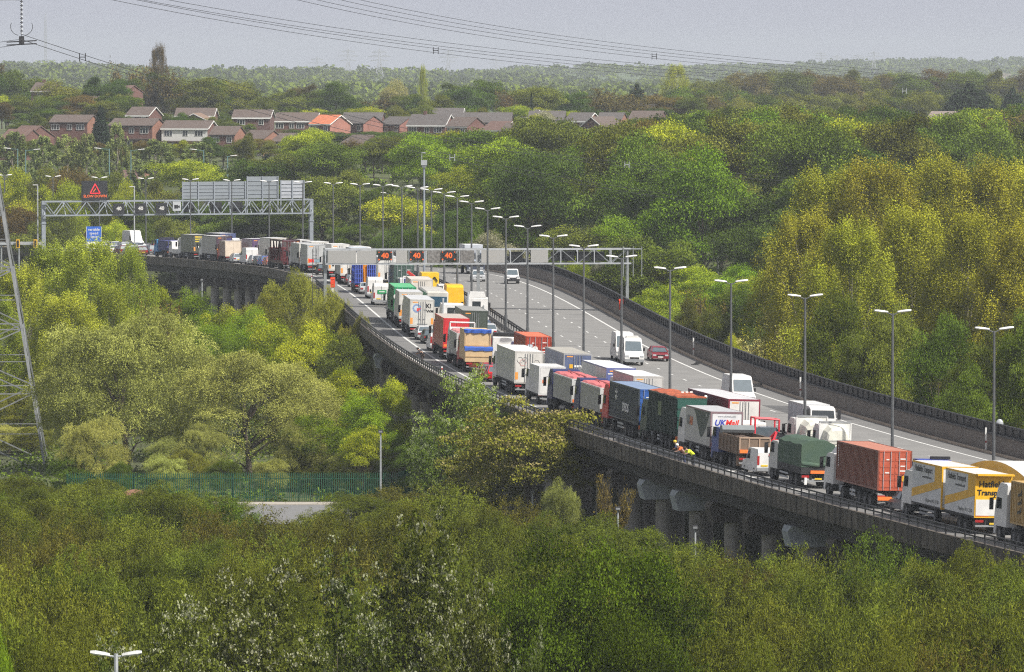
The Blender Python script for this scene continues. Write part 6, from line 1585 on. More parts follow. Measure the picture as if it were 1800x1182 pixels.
def hill_road():
    b = MB(); P = [at(px, py, d) for px, py, d in ((330, 290, 1235), (380, 288, 1235), (430, 290, 1225), (480, 300, 1205))]
    vs = []
    for p in P:
        for dy in (-7, 7): vs.append((p.x, p.y+dy, ground(p.x, p.y+dy)+.15))
    b.add(vs, [[0, 2, 3, 1], [2, 4, 5, 3], [4, 6, 7, 5]], mat('hill_asphalt', (.24, .24, .24), .9)); tag(b.build('estate_road'), 'grey estate road below the houses', kind='structure')
hill_road()
# ------------------------------------------------------------------ trees
NP = np.random.default_rng(5)
def unit(n, rg):
    v = rg.normal(size=(n, 3)); return v/np.linalg.norm(v, axis=1, keepdims=True)
def leaf_mesh(name, C, size, tint, m, rg, elong=1.0, up=.35, axis=None, hw=None):
    """one small diamond face per leaf spray; hw scales the crown to its nominal height and width"""
    if hw: C = C*np.array([1, 1, 0])*(hw[1]*.5/np.percentile(np.abs(C[:, 0]), 97))+C*np.array([0, 0, hw[0]/np.percentile(C[:, 2], 99.3)])
    n = len(C); nrm = unit(n, rg); nrm[:, 2] = np.abs(nrm[:, 2])*(1-up)+up; nrm /= np.linalg.norm(nrm, axis=1, keepdims=True)
    r = unit(n, rg) if axis is None else axis+unit(n, rg)*.35
    u = r-(r*nrm).sum(1, keepdims=True)*nrm; u /= np.linalg.norm(u, axis=1, keepdims=True)+1e-9; w = np.cross(nrm, u)
    s = (size*(.6+.8*rg.random(n)))[:, None]
    a, b = u*s*.5*elong, w*s*.5/math.sqrt(elong)*.8
    V = np.stack([C-a, C-b*.9+a*.1, C+a, C+b*.9+a*.1], 1).reshape(-1, 3).astype(np.float32)
    me = bpy.data.meshes.new(name); me.vertices.add(4*n); me.vertices.foreach_set('co', V.ravel()); me.loops.add(4*n); me.polygons.add(n)
    me.loops.foreach_set('vertex_index', np.arange(4*n, dtype=np.int32)); me.polygons.foreach_set('loop_start', np.arange(0, 4*n, 4, dtype=np.int32))
    at_ = me.attributes.new('tint', 'FLOAT', 'POINT'); at_.data.foreach_set('value', np.repeat(np.clip(tint, 0, 1), 4).astype(np.float32))
    me.materials.append(m); me.update(calc_edges=True); me.validate(); return me
def trunk_mesh(h, r, limbs, m, z_split=.3, n=6, lean=(0, 0)):
    b = MB(); p = [Vector((lean[0]*k*k+.12*math.sin(k*5), lean[1]*k*k+.1*math.cos(k*4), h*k)) for k in np.linspace(0, 1, 6)]
    for i in range(5): b.tube(p[i], p[i+1], r*(1-.17*i), m, r1=r*(1-.17*(i+1)), n=7, caps=False)
    for q in limbs:
        q = Vector(q); k = min(.95, max(z_split, (q.z/h)*.55)); s = Vector((lean[0]*k*k, lean[1]*k*k, h*k)); mid = s.lerp(q, .5)+Vector((0, 0, .06*h)); 
        b.tube(s, mid, r*.42, m, r1=r*.22, n=5, caps=False); b.tube(mid, q, r*.22, m, r1=r*.06, n=4, caps=False)
    return b.mesh('trunk', True)
LEAF0 = leafmat('leaf_mid', (.034, .052, .010), (.082, .118, .022))
LM = dict(
    mid=LEAF0, dark=leafmat('leaf_dark', (.024, .042, .011), (.056, .086, .022)), lime=leafmat('leaf_lime', (.105, .155, .012), (.225, .295, .026)), olive=leafmat('leaf_olive', (.054, .064, .015), (.116, .132, .032)), olivew=leafmat('leaf_olive_willow', (.082, .090, .020), (.185, .195, .045)),
    brown=leafmat('leaf_brown', (.055, .044, .020), (.10, .078, .032)), gold=leafmat('leaf_gold', (.085, .094, .013), (.218, .222, .032)), poplar=leafmat('leaf_poplar', (.080, .108, .017), (.225, .262, .043)),
    willow=leafmat('leaf_willow', (.120, .132, .052), (.238, .250, .112)), silver=leafmat('leaf_silver', (.07, .095, .045), (.17, .20, .11), (.50, .52, .42)), shrub=leafmat('leaf_shrub', (.045, .056, .012), (.104, .122, .024)),
    shrub2=leafmat('leaf_shrub_brown', (.040, .038, .012), (.085, .080, .022)), beam=leafmat('leaf_whitebeam', (.034, .046, .013), (.078, .098, .028), (.33, .35, .22)), syc=leafmat('leaf_sycamore', (.010, .018, .004), (.047, .076, .010)), fir=leafmat('leaf_fir', (.010, .018, .016), (.028, .042, .036), trans=.1),
    straw=leafmat('leaf_straw', (.15, .12, .06), (.30, .25, .13)), grey=leafmat('leaf_greybare', (.055, .046, .040), (.085, .072, .060)), blossom=leafmat('leaf_blossom', (.12, .13, .07), (.40, .39, .30)), bloom=leafmat('leaf_bloom', (.058, .066, .017), (.150, .165, .038), (.36, .33, .12)),
    peach=leafmat('leaf_peach', (.20, .16, .09), (.34, .28, .16)), purple=leafmat('leaf_purple', (.05, .025, .03), (.10, .05, .055)), green=leafmat('leaf_bright', (.050, .085, .008), (.135, .20, .02)), spring=leafmat('leaf_spring', (.065, .095, .022), (.165, .215, .05), (.38, .42, .24)))
PROTO = {}
def broad(seed, h=14., w=12., n=8000, leaf=.45, lumps=60, base=.16, spread=.9, m=None, rough=.22, lump=.17, top3=False):
    rg = np.random.default_rng(seed); d = unit(lumps, rg); d[:, 2] = np.where(d[:, 2] < -.35, -d[:, 2], d[:, 2])
    zc = h*(.5+base*.5); sz = h*(.5-base*.5)
    k = 1+rough*(np.sin(d[:, 0]*4+seed)+np.sin(d[:, 1]*5+seed*2)+np.sin(d[:, 2]*6+seed*3))/2
    P = d*np.array([w/2, w/2, sz])*(rg.uniform(.45, .88, lumps)*k)[:, None]+np.array([0, 0, zc])
    lr = w*lump*rg.uniform(.6, 1.15, lumps); idx = rg.choice(lumps, n, p=lr**2/np.sum(lr**2)); q = unit(n, rg); q[:, 2] = np.where(q[:, 2] < -.3, -q[:, 2]*.6, q[:, 2])
    C = P[idx]+q*(lr[idx]*rg.uniform(.62, 1.05, n))[:, None]*np.array([1.1, 1.1, .8])
    C[:, 2] = np.maximum(C[:, 2], h*base*.6)
    lt = rg.random(lumps); t = lt[idx]*.6+rg.random(n)*.3+.06*q[:, 2]  # leaves atop each clump tinted lighter: sunlit tops put into the colour
    if top3: t = np.where((q[:, 2] > .55) & (rg.random(n) < .55), .97, t*.8)
    else: t = np.minimum(t, .93)
    lim = [tuple(p*.85+np.array([0, 0, zc*.1])) for p in P[rg.choice(lumps, 11, False)]]
    return trunk_mesh(h*.72, h*.02+.06, lim, M_bark), leaf_mesh('crown', C, leaf, t, m or LEAF0, rg, hw=(h, w)), h, w
def poplar(seed, h=24., w=12., plumes=150, n=20000, leaf=.40, low=.04, m=None, slim=.62):
    """tall oval crown of many leafy upright clumps"""
    rg = np.random.default_rng(seed); d = unit(plumes, rg); z = h*(low+.06+(.92-low)*rg.random(plumes)**.85); prof = np.clip(np.sin(PI*np.clip((z/h)*.80+.17, 0, 1))**slim, .08, 1)
    a = rg.random(plumes)*2*PI; rr = w*.5*prof*np.sqrt(rg.uniform(.12, .95, plumes))*(1+.18*np.sin(a*3+seed)+.12*np.sin(z*.9+a*2)); P = np.stack([rr*np.cos(a), rr*np.sin(a), z], 1)
    rad = rg.uniform(.040, .075, plumes)*w; i = rg.choice(plumes, n, p=rad**2/np.sum(rad**2)); q = unit(n, rg)
    C = P[i]+q*(rad[i]*rg.uniform(.45, 1.12, n))[:, None]*np.array([1, 1, 2.5]); C[:, 2] = np.clip(C[:, 2], h*low*.5+.2, None)
    lt = rg.random(plumes); t = np.minimum(.12+lt[i]*.45+rg.random(n)*.22+.14*q[:, 2], .93)  # upper side of each clump tinted lighter, imitating sun on the crown
    k = rg.choice(plumes, 13, False); lim = [tuple(P[j]*np.array([.9, .9, 1])) for j in k]
    return trunk_mesh(h*.84, h*.012+.06, lim, M_barkp, .15), leaf_mesh('crown', C, leaf, t, m or LM['poplar'], rg, hw=(h, w)), h, w
def willow(seed, h=14., w=13., lumps=95, strands=3800, per=38, leaf=.115, m=None, low=.06, bare=0.0):
    """rounded billows of fine leaves that droop a little at their edges"""
    rg = np.random.default_rng(seed); d = unit(lumps, rg); d[:, 2] = np.where(d[:, 2] < -.75, -d[:, 2], d[:, 2]); B = d*np.array([w*.41, w*.41, h*.44])*(rg.uniform(.66, 1., lumps)*(1+.09*np.sin(d[:, 0]*5+seed)+.08*np.sin(d[:, 1]*6)))[:, None]+np.array([0, 0, h*.47]); br = rg.uniform(.08, .14, lumps)*w
    i = rg.choice(lumps, strands, p=br**2/np.sum(br**2)); q = unit(strands, rg); q[:, 2] = np.abs(q[:, 2])-.15; S = B[i]+q*(br[i]*rg.uniform(.55, 1.1, strands))[:, None]
    L = rg.uniform(.03, .11, strands)*h; u = rg.random((strands, per)); o = q.copy(); o[:, 2] = 0
    C = S[:, None, :]+o[:, None, :]*(u*L[:, None]*.8)[..., None]; C[..., 2] += L[:, None]*(.35*np.sin(u*PI)-u*.8)
    C = C.reshape(-1, 3)+rg.normal(size=(strands*per, 3))*.13; C[:, 2] = np.maximum(C[:, 2], .3+h*low*rg.random(len(C)))
    keep = (C[:, 2] > h*.5) | (rg.random(len(C)) > bare)
    ax = np.repeat(np.stack([o[:, 0]*.7, o[:, 1]*.7, -.6*np.ones(strands)], 1), per, 0)+rg.normal(size=(strands*per, 3))*.5
    lt = rg.random(lumps)[i]; t = np.minimum(np.repeat(lt*.5, per)+rg.random(strands*per)*.25+.13*(1-u).reshape(-1), .93)
    C, ax, t = C[keep], ax[keep], t[keep]
    lim = [tuple(p) for p in B[:16]]
    return trunk_mesh(h*.55, h*.02+.06, lim, M_bark, .12 if bare == 0 else .03, lean=(1.0, .4)), leaf_mesh('crown', C, leaf, t, m or LM['willow'], rg, elong=1.7, up=.1, axis=ax, hw=(h, w)), h, w
def shrub(seed, h=9.5, w=10., stems=105, tw=17, per=44, leaf=.12, m=None):
    """many-stemmed bush of thin shoots ending in feathery sprays"""
    rg = np.random.default_rng(seed); a = rg.random(stems)*2*PI; r = np.sqrt(rg.random(stems)); b = MB()
    T = np.stack([np.cos(a)*r*w*.5, np.sin(a)*r*w*.5, h*(1-.34*r**2)*rg.uniform(.72, .95, stems)], 1); A = T*np.array([.16, .16, 0])
    for k in range(stems):
        mid = (A[k]*.4+T[k]*.6)+np.array([0, 0, h*.05]); b.tube(A[k], mid, .05, M_bark, r1=.03, n=4, caps=False); b.tube(mid, T[k], .03, M_bark, r1=.01, n=3, caps=False)
    i = np.repeat(np.arange(stems), tw); k = rg.uniform(.35, 1.0, stems*tw); P0 = A[i]*.5*(1-k)[:, None]+T[i]*k[:, None]+np.array([0, 0, h*.05])*(1-k)[:, None]
    dr = unit(stems*tw, rg); dr[:, 2] = np.abs(dr[:, 2])*.8+.25; dr += T[i]*np.array([.06, .06, 0]); dr /= np.linalg.norm(dr, axis=1, keepdims=True); Lt = rg.uniform(.35, 1.25, stems*tw)
    u = rg.random((stems*tw, per))**.8; sp = rg.normal(size=(stems*tw, per, 3))*(.05+.13*u)[..., None]; C = (P0[:, None, :]+dr[:, None, :]*(u*Lt[:, None])[..., None]+sp).reshape(-1, 3)
    lt = rg.random(stems); t = np.minimum(np.repeat(lt[i]*.35+.1*k, per)+rg.random(len(C))*.5, .93); ax = np.repeat(dr, per, 0)+rg.normal(size=(len(C), 3))*.55
    for q in range(0, stems*tw, 4): b.tube(P0[q], P0[q]+dr[q]*Lt[q]*.8, .012, M_bark, r1=.005, n=3, caps=False)
    return b.mesh('trunk'), leaf_mesh('crown', C, leaf, t, m or LM['shrub'], rg, elong=2.0, up=.15, axis=ax, hw=(h, w)), h, w
def beam(seed, h=12., w=9., cl_=1900, per=30, leaf=.12, m=None, rough=.3):
    """loose crown of small tufts whose topmost leaves are pale"""
    rg = np.random.default_rng(seed); st = 26; a = rg.random(st)*2*PI; r = np.sqrt(rg.random(st)); T = np.stack([np.cos(a)*r*w*.5, np.sin(a)*r*w*.5, h*(1-.45*r**1.7)*rg.uniform(.75, 1, st)], 1); T[0] = (.4, 0, h*.9)
    i = rg.choice(st, cl_); k = 1-rg.random(cl_)**1.3*.8; P = T[i]*np.stack([k**.6, k**.6, k], 1)+rg.normal(size=(cl_, 3))*np.array([.95, .95, .5])*(1.4-k)[:, None]; P[:, 2] = np.maximum(P[:, 2], .6)
    cr = rg.uniform(.16, .36, cl_); j = np.repeat(np.arange(cl_), per); q = unit(len(j), rg); q[:, 2] = np.where(q[:, 2] < -.4, -q[:, 2], q[:, 2]); C = P[j]+q*(cr[j]*rg.uniform(.4, 1.1, len(j)))[:, None]
    tuft = rg.random(cl_) < .38; pale = tuft[j] & (q[:, 2] > .05) & (rg.random(len(j)) < .8); t = np.where(pale, .98, rg.random(len(j))*.5+.35*rg.random(cl_)[j])
    nf = 9000; f = rg.choice(cl_, nf); C2 = P[f]*np.array([.86, .86, .94])+rg.normal(size=(nf, 3))*.35; C2[:, 2] = np.maximum(C2[:, 2], .4); C = np.concatenate([C, C2]); t = np.concatenate([t, rg.random(nf)*.35]); leaf = np.concatenate([np.full(len(j), leaf), np.full(nf, .22)])
    b = MB(); b.tube((0, 0, 0), (0, 0, h*.5), .14, M_bark, r1=.09, n=6)
    for p in T: b.tube((p[0]*.1, p[1]*.1, h*.12), tuple(p*.62), .06, M_bark, r1=.035, n=4, caps=False); b.tube(tuple(p*.62), tuple(p*.97), .035, M_bark, r1=.012, n=3, caps=False)
    return b.mesh('trunk', True), leaf_mesh('crown', C, leaf, t, m or LM['beam'], rg, up=.25, hw=(h, w)), h, w
def twiggy(seed, h=12., w=9., n=5200, leaf=.30, m=None, twigs=420):
    """half-bare tree: a haze of fine twigs and a thin scatter of buds"""
    rg = np.random.default_rng(seed); b = MB(); r = h*.016+.05; b.tube((0, 0, 0), (0, 0, h*.6), r, M_bark, r1=r*.5, n=6, caps=False)
    st = 16; a = rg.random(st)*2*PI; T = np.stack([np.cos(a)*w*.4, np.sin(a)*w*.4, h*rg.uniform(.55, .95, st)], 1)
    for p in T: b.tube((0, 0, h*rg.uniform(.2, .5)), tuple(p), r*.5, M_bark, r1=.03, n=4, caps=False)
    i = rg.choice(st, twigs); k = rg.uniform(.4, 1, twigs); P = T[i]*k[:, None]; P[:, 2] = T[i][:, 2]*(.5+.5*k); d = unit(twigs, rg)*.7+np.array([0, 0, .7]); L = rg.uniform(.8, 2.2, twigs)*h/12
    for q in range(twigs): b.tube(tuple(P[q]), tuple(P[q]+d[q]*L[q]), .022, M_bark, r1=.008, n=3, caps=False)
    j = rg.choice(twigs, n); u = rg.random(n); C = P[j]+d[j]*(u*L[j])[:, None]+rg.normal(size=(n, 3))*.22; t = np.minimum(rg.random(n), .93)
    return b.mesh('trunk'), leaf_mesh('crown', C, leaf, t, m or LM['grey'], rg, elong=1.8, hw=(h, w)), h, w
def fir(seed, h=14., w=6., n=7000, leaf=.5, m=None, flat=False):
    rg = np.random.default_rng(seed); u = rg.random(n)**.75; z = h*(1-u*.92); lay = np.floor(u*11)/11; rr = w*.5*(.12+.88*(lay if not flat else np.sqrt(lay)))*rg.uniform(.35, 1.0, n); a = rg.random(n)*2*PI; a = a+.35*np.sin(a*7+lay*40)
    C = np.stack([rr*np.cos(a), rr*np.sin(a), z-rr*.22+.3*rg.normal(size=n)], 1); C[:, 2] = np.maximum(C[:, 2], .4); t = rg.random(n)*.9
    return trunk_mesh(h*.95, h*.016+.05, [], M_bark), leaf_mesh('crown', C, leaf, t, m or LM['fir'], rg, elong=1.6, up=.1, hw=(h, w)), h, w
KIND = dict(broad=('broadleaf_tree', 'tree'), poplar=('poplar_tree', 'tree'), willow=('willow_tree', 'tree'), shrub=('willow_bush', 'bush'), beam=('whitebeam_tree', 'tree'), twiggy=('bare_tree', 'tree'), fir=('conifer_tree', 'tree'), syc=('sycamore_tree', 'tree'), bush=('leafy_bush', 'bush'))
def proto(k):
    if k not in PROTO:
        nm, v = k.split(':'); v = int(v)
        PROTO[k] = dict(
            broad=lambda: broad(100+v, 14, 12+v % 2, 30000, .24, 40+v*6, .05, rough=.22+.05*v, lump=.165),
            fine=lambda: broad(140+v, 13, 11, 42000, .165, 90, .04, rough=.22, lump=.13),
            syc=lambda: broad(160+v, 13, 11.5, 85000, .12, 75, .04, rough=.08, lump=.14),
            poplar=lambda: poplar(200+v), popfine=lambda: poplar(220+v, 24, 12, 250+20*v, 90000, .16, .03), silver=lambda: poplar(240+v, 20, 9, 110, 11000, .40, .03, LM['silver']),
            willow=lambda: willow(300+v, bare=.8 if v == 1 else 0), shrub=lambda: shrub(400+v), beam=lambda: beam(500+v), twiggy=lambda: twiggy(600+v), fir=lambda: fir(700+v), cedar=lambda: fir(720+v, 12, 14, 8000, .6, None, True),
            bloom=lambda: broad(800+v, 12, 11, 24000, .22, 130, .05, m=LM['bloom'], rough=.3, lump=.10, top3=True))[nm]()
    return PROTO[k]
KN = dict(broad='broad', fine='bush', syc='syc', poplar='poplar', popfine='poplar', silver='poplar', willow='willow', shrub='shrub', beam='beam', twiggy='twiggy', fir='fir', cedar='fir', bloom='broad')
RECOL = {}; trr = random.Random(21); NTREE = [0]
def tree(k, x, y, h, w, label, m=None, group=None, rz=None, zb=None, name=None):
    tm, cm, h0, w0 = proto(k); nm, cat = KIND[KN[k.split(':')[0]]]
    t = thing(name or nm, label, cat, (x, y, (ground(x, y) if zb is None else zb)-.15), trr.random()*6.28 if rz is None else rz, group); t.scale = (w/w0, w/w0, h/h0)
    a = bpy.data.objects.new('trunk', tm); COL.objects.link(a); a.parent = t
    if m and cm.materials[0] is not LM[m]:
        if (k, m) not in RECOL: RECOL[(k, m)] = cm.copy(); RECOL[(k, m)].materials[0] = LM[m]
        cm = RECOL[(k, m)]
    c = bpy.data.objects.new('crown', cm); COL.objects.link(c); c.parent = t
    NTREE[0] += 1
    return t
def treep(k, px, ytop, d, wpx, label, m=None, group=None, hmin=3.0, name=None):
    """a tree whose top shows at px,ytop from ground distance d, wpx photo pixels wide"""
    p = at(px, ytop, d); g = ground(p.x, d); return tree(k, p.x, d, max(hmin, p.z-g), wpx*d/F, label, m, group, name=name)
# ---- golden poplars right of the viaduct
for i, (px, y, d, w, lb) in enumerate(((1450, 305, 700, 150, 'tall golden poplar farthest from the frame edge'), (1540, 288, 690, 160, 'tallest golden poplar in the middle of the golden clump'), (1640, 282, 700, 160, 'golden poplar with broad top right of the tallest one'), (1735, 290, 690, 150, 'golden poplar second from the frame edge'), (1815, 292, 700, 150, 'golden poplar cut off by the frame edge'),
                              (1415, 380, 640, 130, 'lower golden poplar on the slope of the clump above the lime bushes'), (1500, 395, 600, 140, 'golden-green poplar in front of the tallest golden one'), (1600, 370, 610, 150, 'golden-green poplar behind the second nearest lamp column'), (1700, 385, 600, 150, 'golden-green poplar between the two nearest lamp columns'), (1795, 400, 590, 150, 'golden-green poplar behind the nearest lamp column'))):
    treep('popfine:%d' % (i % 3), px, y, d, w*1.45, lb, 'gold', None)
for i, (px, y, d, w) in enumerate(((1470, 520, 560, 110), (1560, 540, 545, 120), (1650, 560, 530, 120), (1740, 590, 520, 120), (1810, 560, 515, 110), (1510, 590, 545, 90), (1690, 640, 510, 90))):
    treep('fine:%d' % (i % 3), px, y, d, w, 'olive-green undergrowth tree below the golden poplars behind the far parapet', 'olive' if i % 2 else 'mid', 'undergrowth below the golden poplars')
for px, y, d, w in ((1890, 300, 690, 150), (1960, 310, 680, 150), (2040, 320, 670, 150), (1880, 420, 590, 150), (1970, 430, 590, 150), (1890, 600, 520, 120), (1990, 560, 560, 140)): treep('popfine:%d' % (px % 3), px, y, d, w*1.45, 'golden poplar of the clump beyond the frame edge', 'gold', 'golden poplars beyond the frame edge')
# ---- lime bushes and straw shrubs beyond the far parapet
for i, (px, y, d, w, m) in enumerate(((1120, 468, 800, 80, 'lime'), (1170, 462, 800, 90, 'lime'), (1235, 470, 790, 90, 'lime'), (1290, 468, 770, 90, 'green'), (1345, 480, 760, 80, 'lime'), (1395, 482, 750, 70, 'green'), (1150, 500, 760, 70, 'lime'), (1330, 505, 735, 80, 'mid'), (1280, 505, 740, 80, 'green'))):
    treep('fine:%d' % (i % 3), px, y, d, w*1.25, 'bushy lime-green tree in the row beyond the far parapet', m, 'lime-green trees beyond the far parapet')
treep('twiggy:0', 1240, 520, 735, 70, 'brownish half-bare tree among the lime-green row', 'brown'); treep('twiggy:1', 1385, 545, 690, 120, 'straw-coloured twiggy shrub below the lime-green row', 'straw'); treep('twiggy:2', 1330, 575, 680, 90, 'pale straw shrub behind the far parapet', 'straw'); treep('twiggy:0', 1425, 590, 650, 90, 'straw-brown shrub at the foot of the golden poplars', 'straw')
treep('fine:1', 1265, 545, 705, 80, 'olive bush hugging the far parapet', 'olive'); treep('fine:0', 1215, 525, 720, 50, 'small olive bush left of the straw shrubs', 'olive'); treep('fine:2', 1290, 590, 670, 50, 'small bright bush below the straw shrubs', 'lime')
treep('fine:0', 880, 410, 860, 110, 'white-blossomed hawthorn behind the truss of the nearer gantry', 'blossom'); treep('fine:2', 1060, 462, 800, 60, 'grey-white blossomed hawthorn at the gantry end', 'blossom'); treep('fine:1', 1020, 455, 815, 60, 'yellow-green bush left of the gantry-end hawthorn', 'lime'); treep('fine:2', 960, 445, 830, 60, 'dark bush under the nearer gantry truss', 'mid')
# ---- left bank: poplars, willows, limes
for i, (px, y, d, w, lb) in enumerate(((95, 432, 700, 120, 'leafy poplar nearest the big pylon leg'), (160, 424, 690, 120, 'tallest yellow-green poplar on the near bank'), (228, 436, 690, 80, 'slim yellow-green poplar beside the far viaduct parapet'), (35, 470, 660, 120, 'yellow-green poplar behind the big pylon'), (120, 520, 640, 110, 'lower yellow-green poplar in front of the tallest one'), (190, 505, 650, 90, 'yellow-green poplar above the big willow'), (-10, 520, 640, 110, 'yellow-green poplar at the frame edge behind the pylon'))):
    treep('popfine:%d' % (i % 3), px, y, d, w*1.35, lb, 'poplar')
treep('fine:0', 262, 505, 700, 80, 'bushy lime tree below the far viaduct span', 'lime'); treep('twiggy:1', 285, 530, 680, 70, 'brownish budding tree beside the lime tree', 'brown'); treep('fine:1', 345, 512, 720, 90, 'bright lime tree under the far viaduct columns', 'green'); treep('fine:2', 395, 540, 700, 80, 'bright lime tree right of the pale lamp pole', 'lime'); treep('fine:0', 318, 570, 650, 60, 'small vivid lime tree above the big willow', 'lime')
treep('syc:0', 370, 570, 640, 110, 'vivid green rounded tree in the middle of the near bank', 'green'); treep('syc:1', 430, 545, 650, 110, 'vivid green tree between willows and olive tree', 'green'); treep('fine:1', 480, 560, 640, 110, 'lime-green tree left of the olive tree', 'lime')
treep('willow:0', 515, 483, 705, 110, 'tall olive willow hiding the viaduct bend', 'olivew'); treep('willow:1', 462, 520, 690, 100, 'olive willow beside the tall one at the bend', 'olivew'); treep('willow:2', 575, 520, 670, 110, 'olive-green willow below the hard shoulder edge', 'olivew'); treep('fine:2', 540, 570, 630, 130, 'broad yellow-green tree under the viaduct edge', 'lime'); treep('fine:0', 605, 590, 610, 90, 'olive tree nearest the viaduct parapet', 'olive'); treep('willow:0', 625, 560, 640, 60, 'slim olive willow against the viaduct fascia', 'olivew')
treep('willow:0', 225, 556, 580, 275, 'big domed grey-green willow on the near bank', 'willow'); treep('willow:1', 440, 622, 572, 255, 'dark-trunked grey-green willow grove beside the fence', 'willow'); treep('willow:2', 330, 610, 600, 140, 'grey-green willow between the two big willows', 'willow'); treep('willow:2', 120, 640, 622, 130, 'grey-olive willow behind the pylon foot', 'willow'); treep('willow:1', 40, 690, 630, 140, 'dark olive willow left of the pylon foot', 'olivew'); treep('willow:0', 165, 735, 553, 110, 'small pale willow at the pylon foot', 'willow'); treep('willow:2', 530, 650, 580, 120, 'olive-yellow willow right of the willow grove', 'willow'); treep('willow:1', 350, 745, 560, 90, 'low pale willow behind the fence', 'willow'); treep('willow:0', 530, 745, 556, 90, 'low olive willow behind the fence end', 'willow')
for i, (px, y, d, w, lb) in enumerate(((590, 650, 585, 110, 'yellow-lime tree left of the bright trees by the piers'), (640, 690, 560, 90, 'lime tree just behind the floodlight pole'), (690, 668, 562, 80, 'vivid lime sapling in front of the dark piers'), (560, 730, 556, 100, 'yellow-green shrub behind the fence end'), (640, 750, 550, 90, 'yellow-green shrub at the fence end'), (705, 760, 550, 80, 'lime shrub beyond the bend of the fence'))):
    treep('fine:%d' % (i % 3), px, y, d, w, lb, 'lime' if i % 2 == 0 else 'green')
treep('beam:1', 822, 655, 508, 155, 'pale-flowering tree against the viaduct fascia', 'spring'); treep('bloom:0', 930, 702, 482, 222, 'brown-green flowering bush in front of the white trailer'); treep('beam:0', 770, 735, 505, 110, 'pale-leaved bush at the foot of the flowering tree', 'spring'); treep('fine:2', 740, 775, 520, 90, 'dark green bush in the shade of the viaduct', 'dark'); treep('bloom:1', 850, 780, 488, 160, 'lower brown-green bush left of the flowering bush'); treep('willow:2', 985, 850, 462, 80, 'small grey-green bush right of the flowering bush', 'willow')
t = treep('twiggy:2', 1082, 838, 442, 60, 'reddish bare twiggy shrub in front of the viaduct columns', 'brown')
for i, (px, y, d, w) in enumerate(((15, 770, 612, 110), (60, 790, 608, 90), (130, 795, 552, 80), (290, 800, 552, 70), (330, 790, 556, 70), (395, 808, 552, 60), (475, 806, 552, 60), (540, 796, 556, 70), (585, 790, 556, 80), (300, 770, 566, 80), (560, 765, 568, 90), (210, 812, 549, 50), (620, 790, 552, 80))): treep('willow:%d' % (i % 3), px, y, d, w, 'low tangled olive thicket behind the palisade fence', ('willow', 'olivew', 'mid')[i % 3], 'thickets behind the palisade fence')
# ---- foreground shrubs: rows from the fence to the foot of the tower
def row(d, ytop, x0, x1, step, jit=14, wk=1.3, skip=()):
    px = x0
    while px < x1:
        q = px+trr.uniform(-.3, .3)*step; y = ytop(q)+trr.uniform(-jit, jit)
        if not any(a < q < b for a, b in skip):
            k = trr.random(); treep(('willow:%d' if k < .3 else 'shrub:%d') % trr.randrange(3), q, y, d+trr.uniform(-8, 8), step*wk*trr.uniform(.9, 1.25), 'olive willow bush in the rough scrub below the viaduct', 'shrub' if k < .8 else ('shrub2' if k < .92 else 'mid'), 'willow scrub in front of the viaduct', name='willow_bush')
        px += step
ip = lambda pts: (lambda x: float(np.interp(x, [p[0] for p in pts], [p[1] for p in pts])))
row(472, ip([(-20, 858), (200, 862), (330, 872), (400, 890)]), -240, 395, 95)
row(505, ip([(-20, 838), (100, 842), (200, 850), (300, 862), (390, 880)]), -230, 385, 95)
row(495, ip([(620, 872), (720, 868), (800, 862)]), 625, 830, 90)
row(455, ip([(-20, 870), (300, 868), (390, 893), (500, 926), (590, 905), (700, 876), (800, 866), (900, 880), (1000, 897), (1040, 915)]), -250, 1010, 105, skip=((415, 560),))
row(415, ip([(-20, 895), (380, 905), (430, 925), (560, 926), (650, 905), (800, 890), (1000, 915), (1100, 930), (1200, 950), (1260, 965)]), -240, 1260, 120)
row(385, ip([(-20, 930), (500, 945), (800, 925), (1000, 945), (1100, 955), (1240, 970), (1330, 985), (1400, 992), (1440, 985)]), -270, 1440, 125)
row(362, ip([(1000, 985), (1330, 1000), (1420, 985), (1500, 968), (1580, 960), (1680, 966), (1760, 985), (1830, 1000)]), 1080, 2080, 120, 10)
row(345, ip([(-20, 985), (600, 985), (1100, 1000), (1800, 1010)]), -310, 2090, 140)
row(312, ip([(-20, 1040), (700, 1040), (1300, 1060), (1800, 1050)]), -300, 2100, 150)
row(282, ip([(-20, 1100), (600, 1090), (1800, 1105)]), -330, 2110, 150, skip=((180, 1230),))
row(258, ip([(-20, 1150), (1800, 1160)]), -300, 2130, 165, skip=((120, 1300),))
for i, (px, y, d, w, lb) in enumerate(((760, 928, 272, 330, 'tallest pale-tufted whitebeam in the near scrub'), (430, 1015, 270, 330, 'broad pale-tufted whitebeam beside the twin-headed lamp'), (600, 1010, 262, 330, 'pale-tufted whitebeam between its taller neighbours'), (840, 1040, 258, 230, 'pale-tufted whitebeam beside the glossy sycamore'), (300, 1075, 258, 300, 'low pale-tufted whitebeam above the frame edge'), (190, 1165, 250, 180, 'lowest pale-tufted whitebeam beside the dark scrub'), (950, 1135, 250, 130, 'small pale-tufted whitebeam at the sycamore foot'))):
    treep('beam:%d' % (i % 3), px, y, d, w, lb)
treep('syc:2', 1050, 962, 262, 350, 'big glossy green sycamore in the near scrub', 'syc'); treep('syc:1', 1130, 1090, 258, 230, 'lower bright green sycamore beside the big one', 'syc'); treep('fine:1', 5, 1120, 262, 60, 'bright green sapling at the frame edge in the near scrub', 'green')
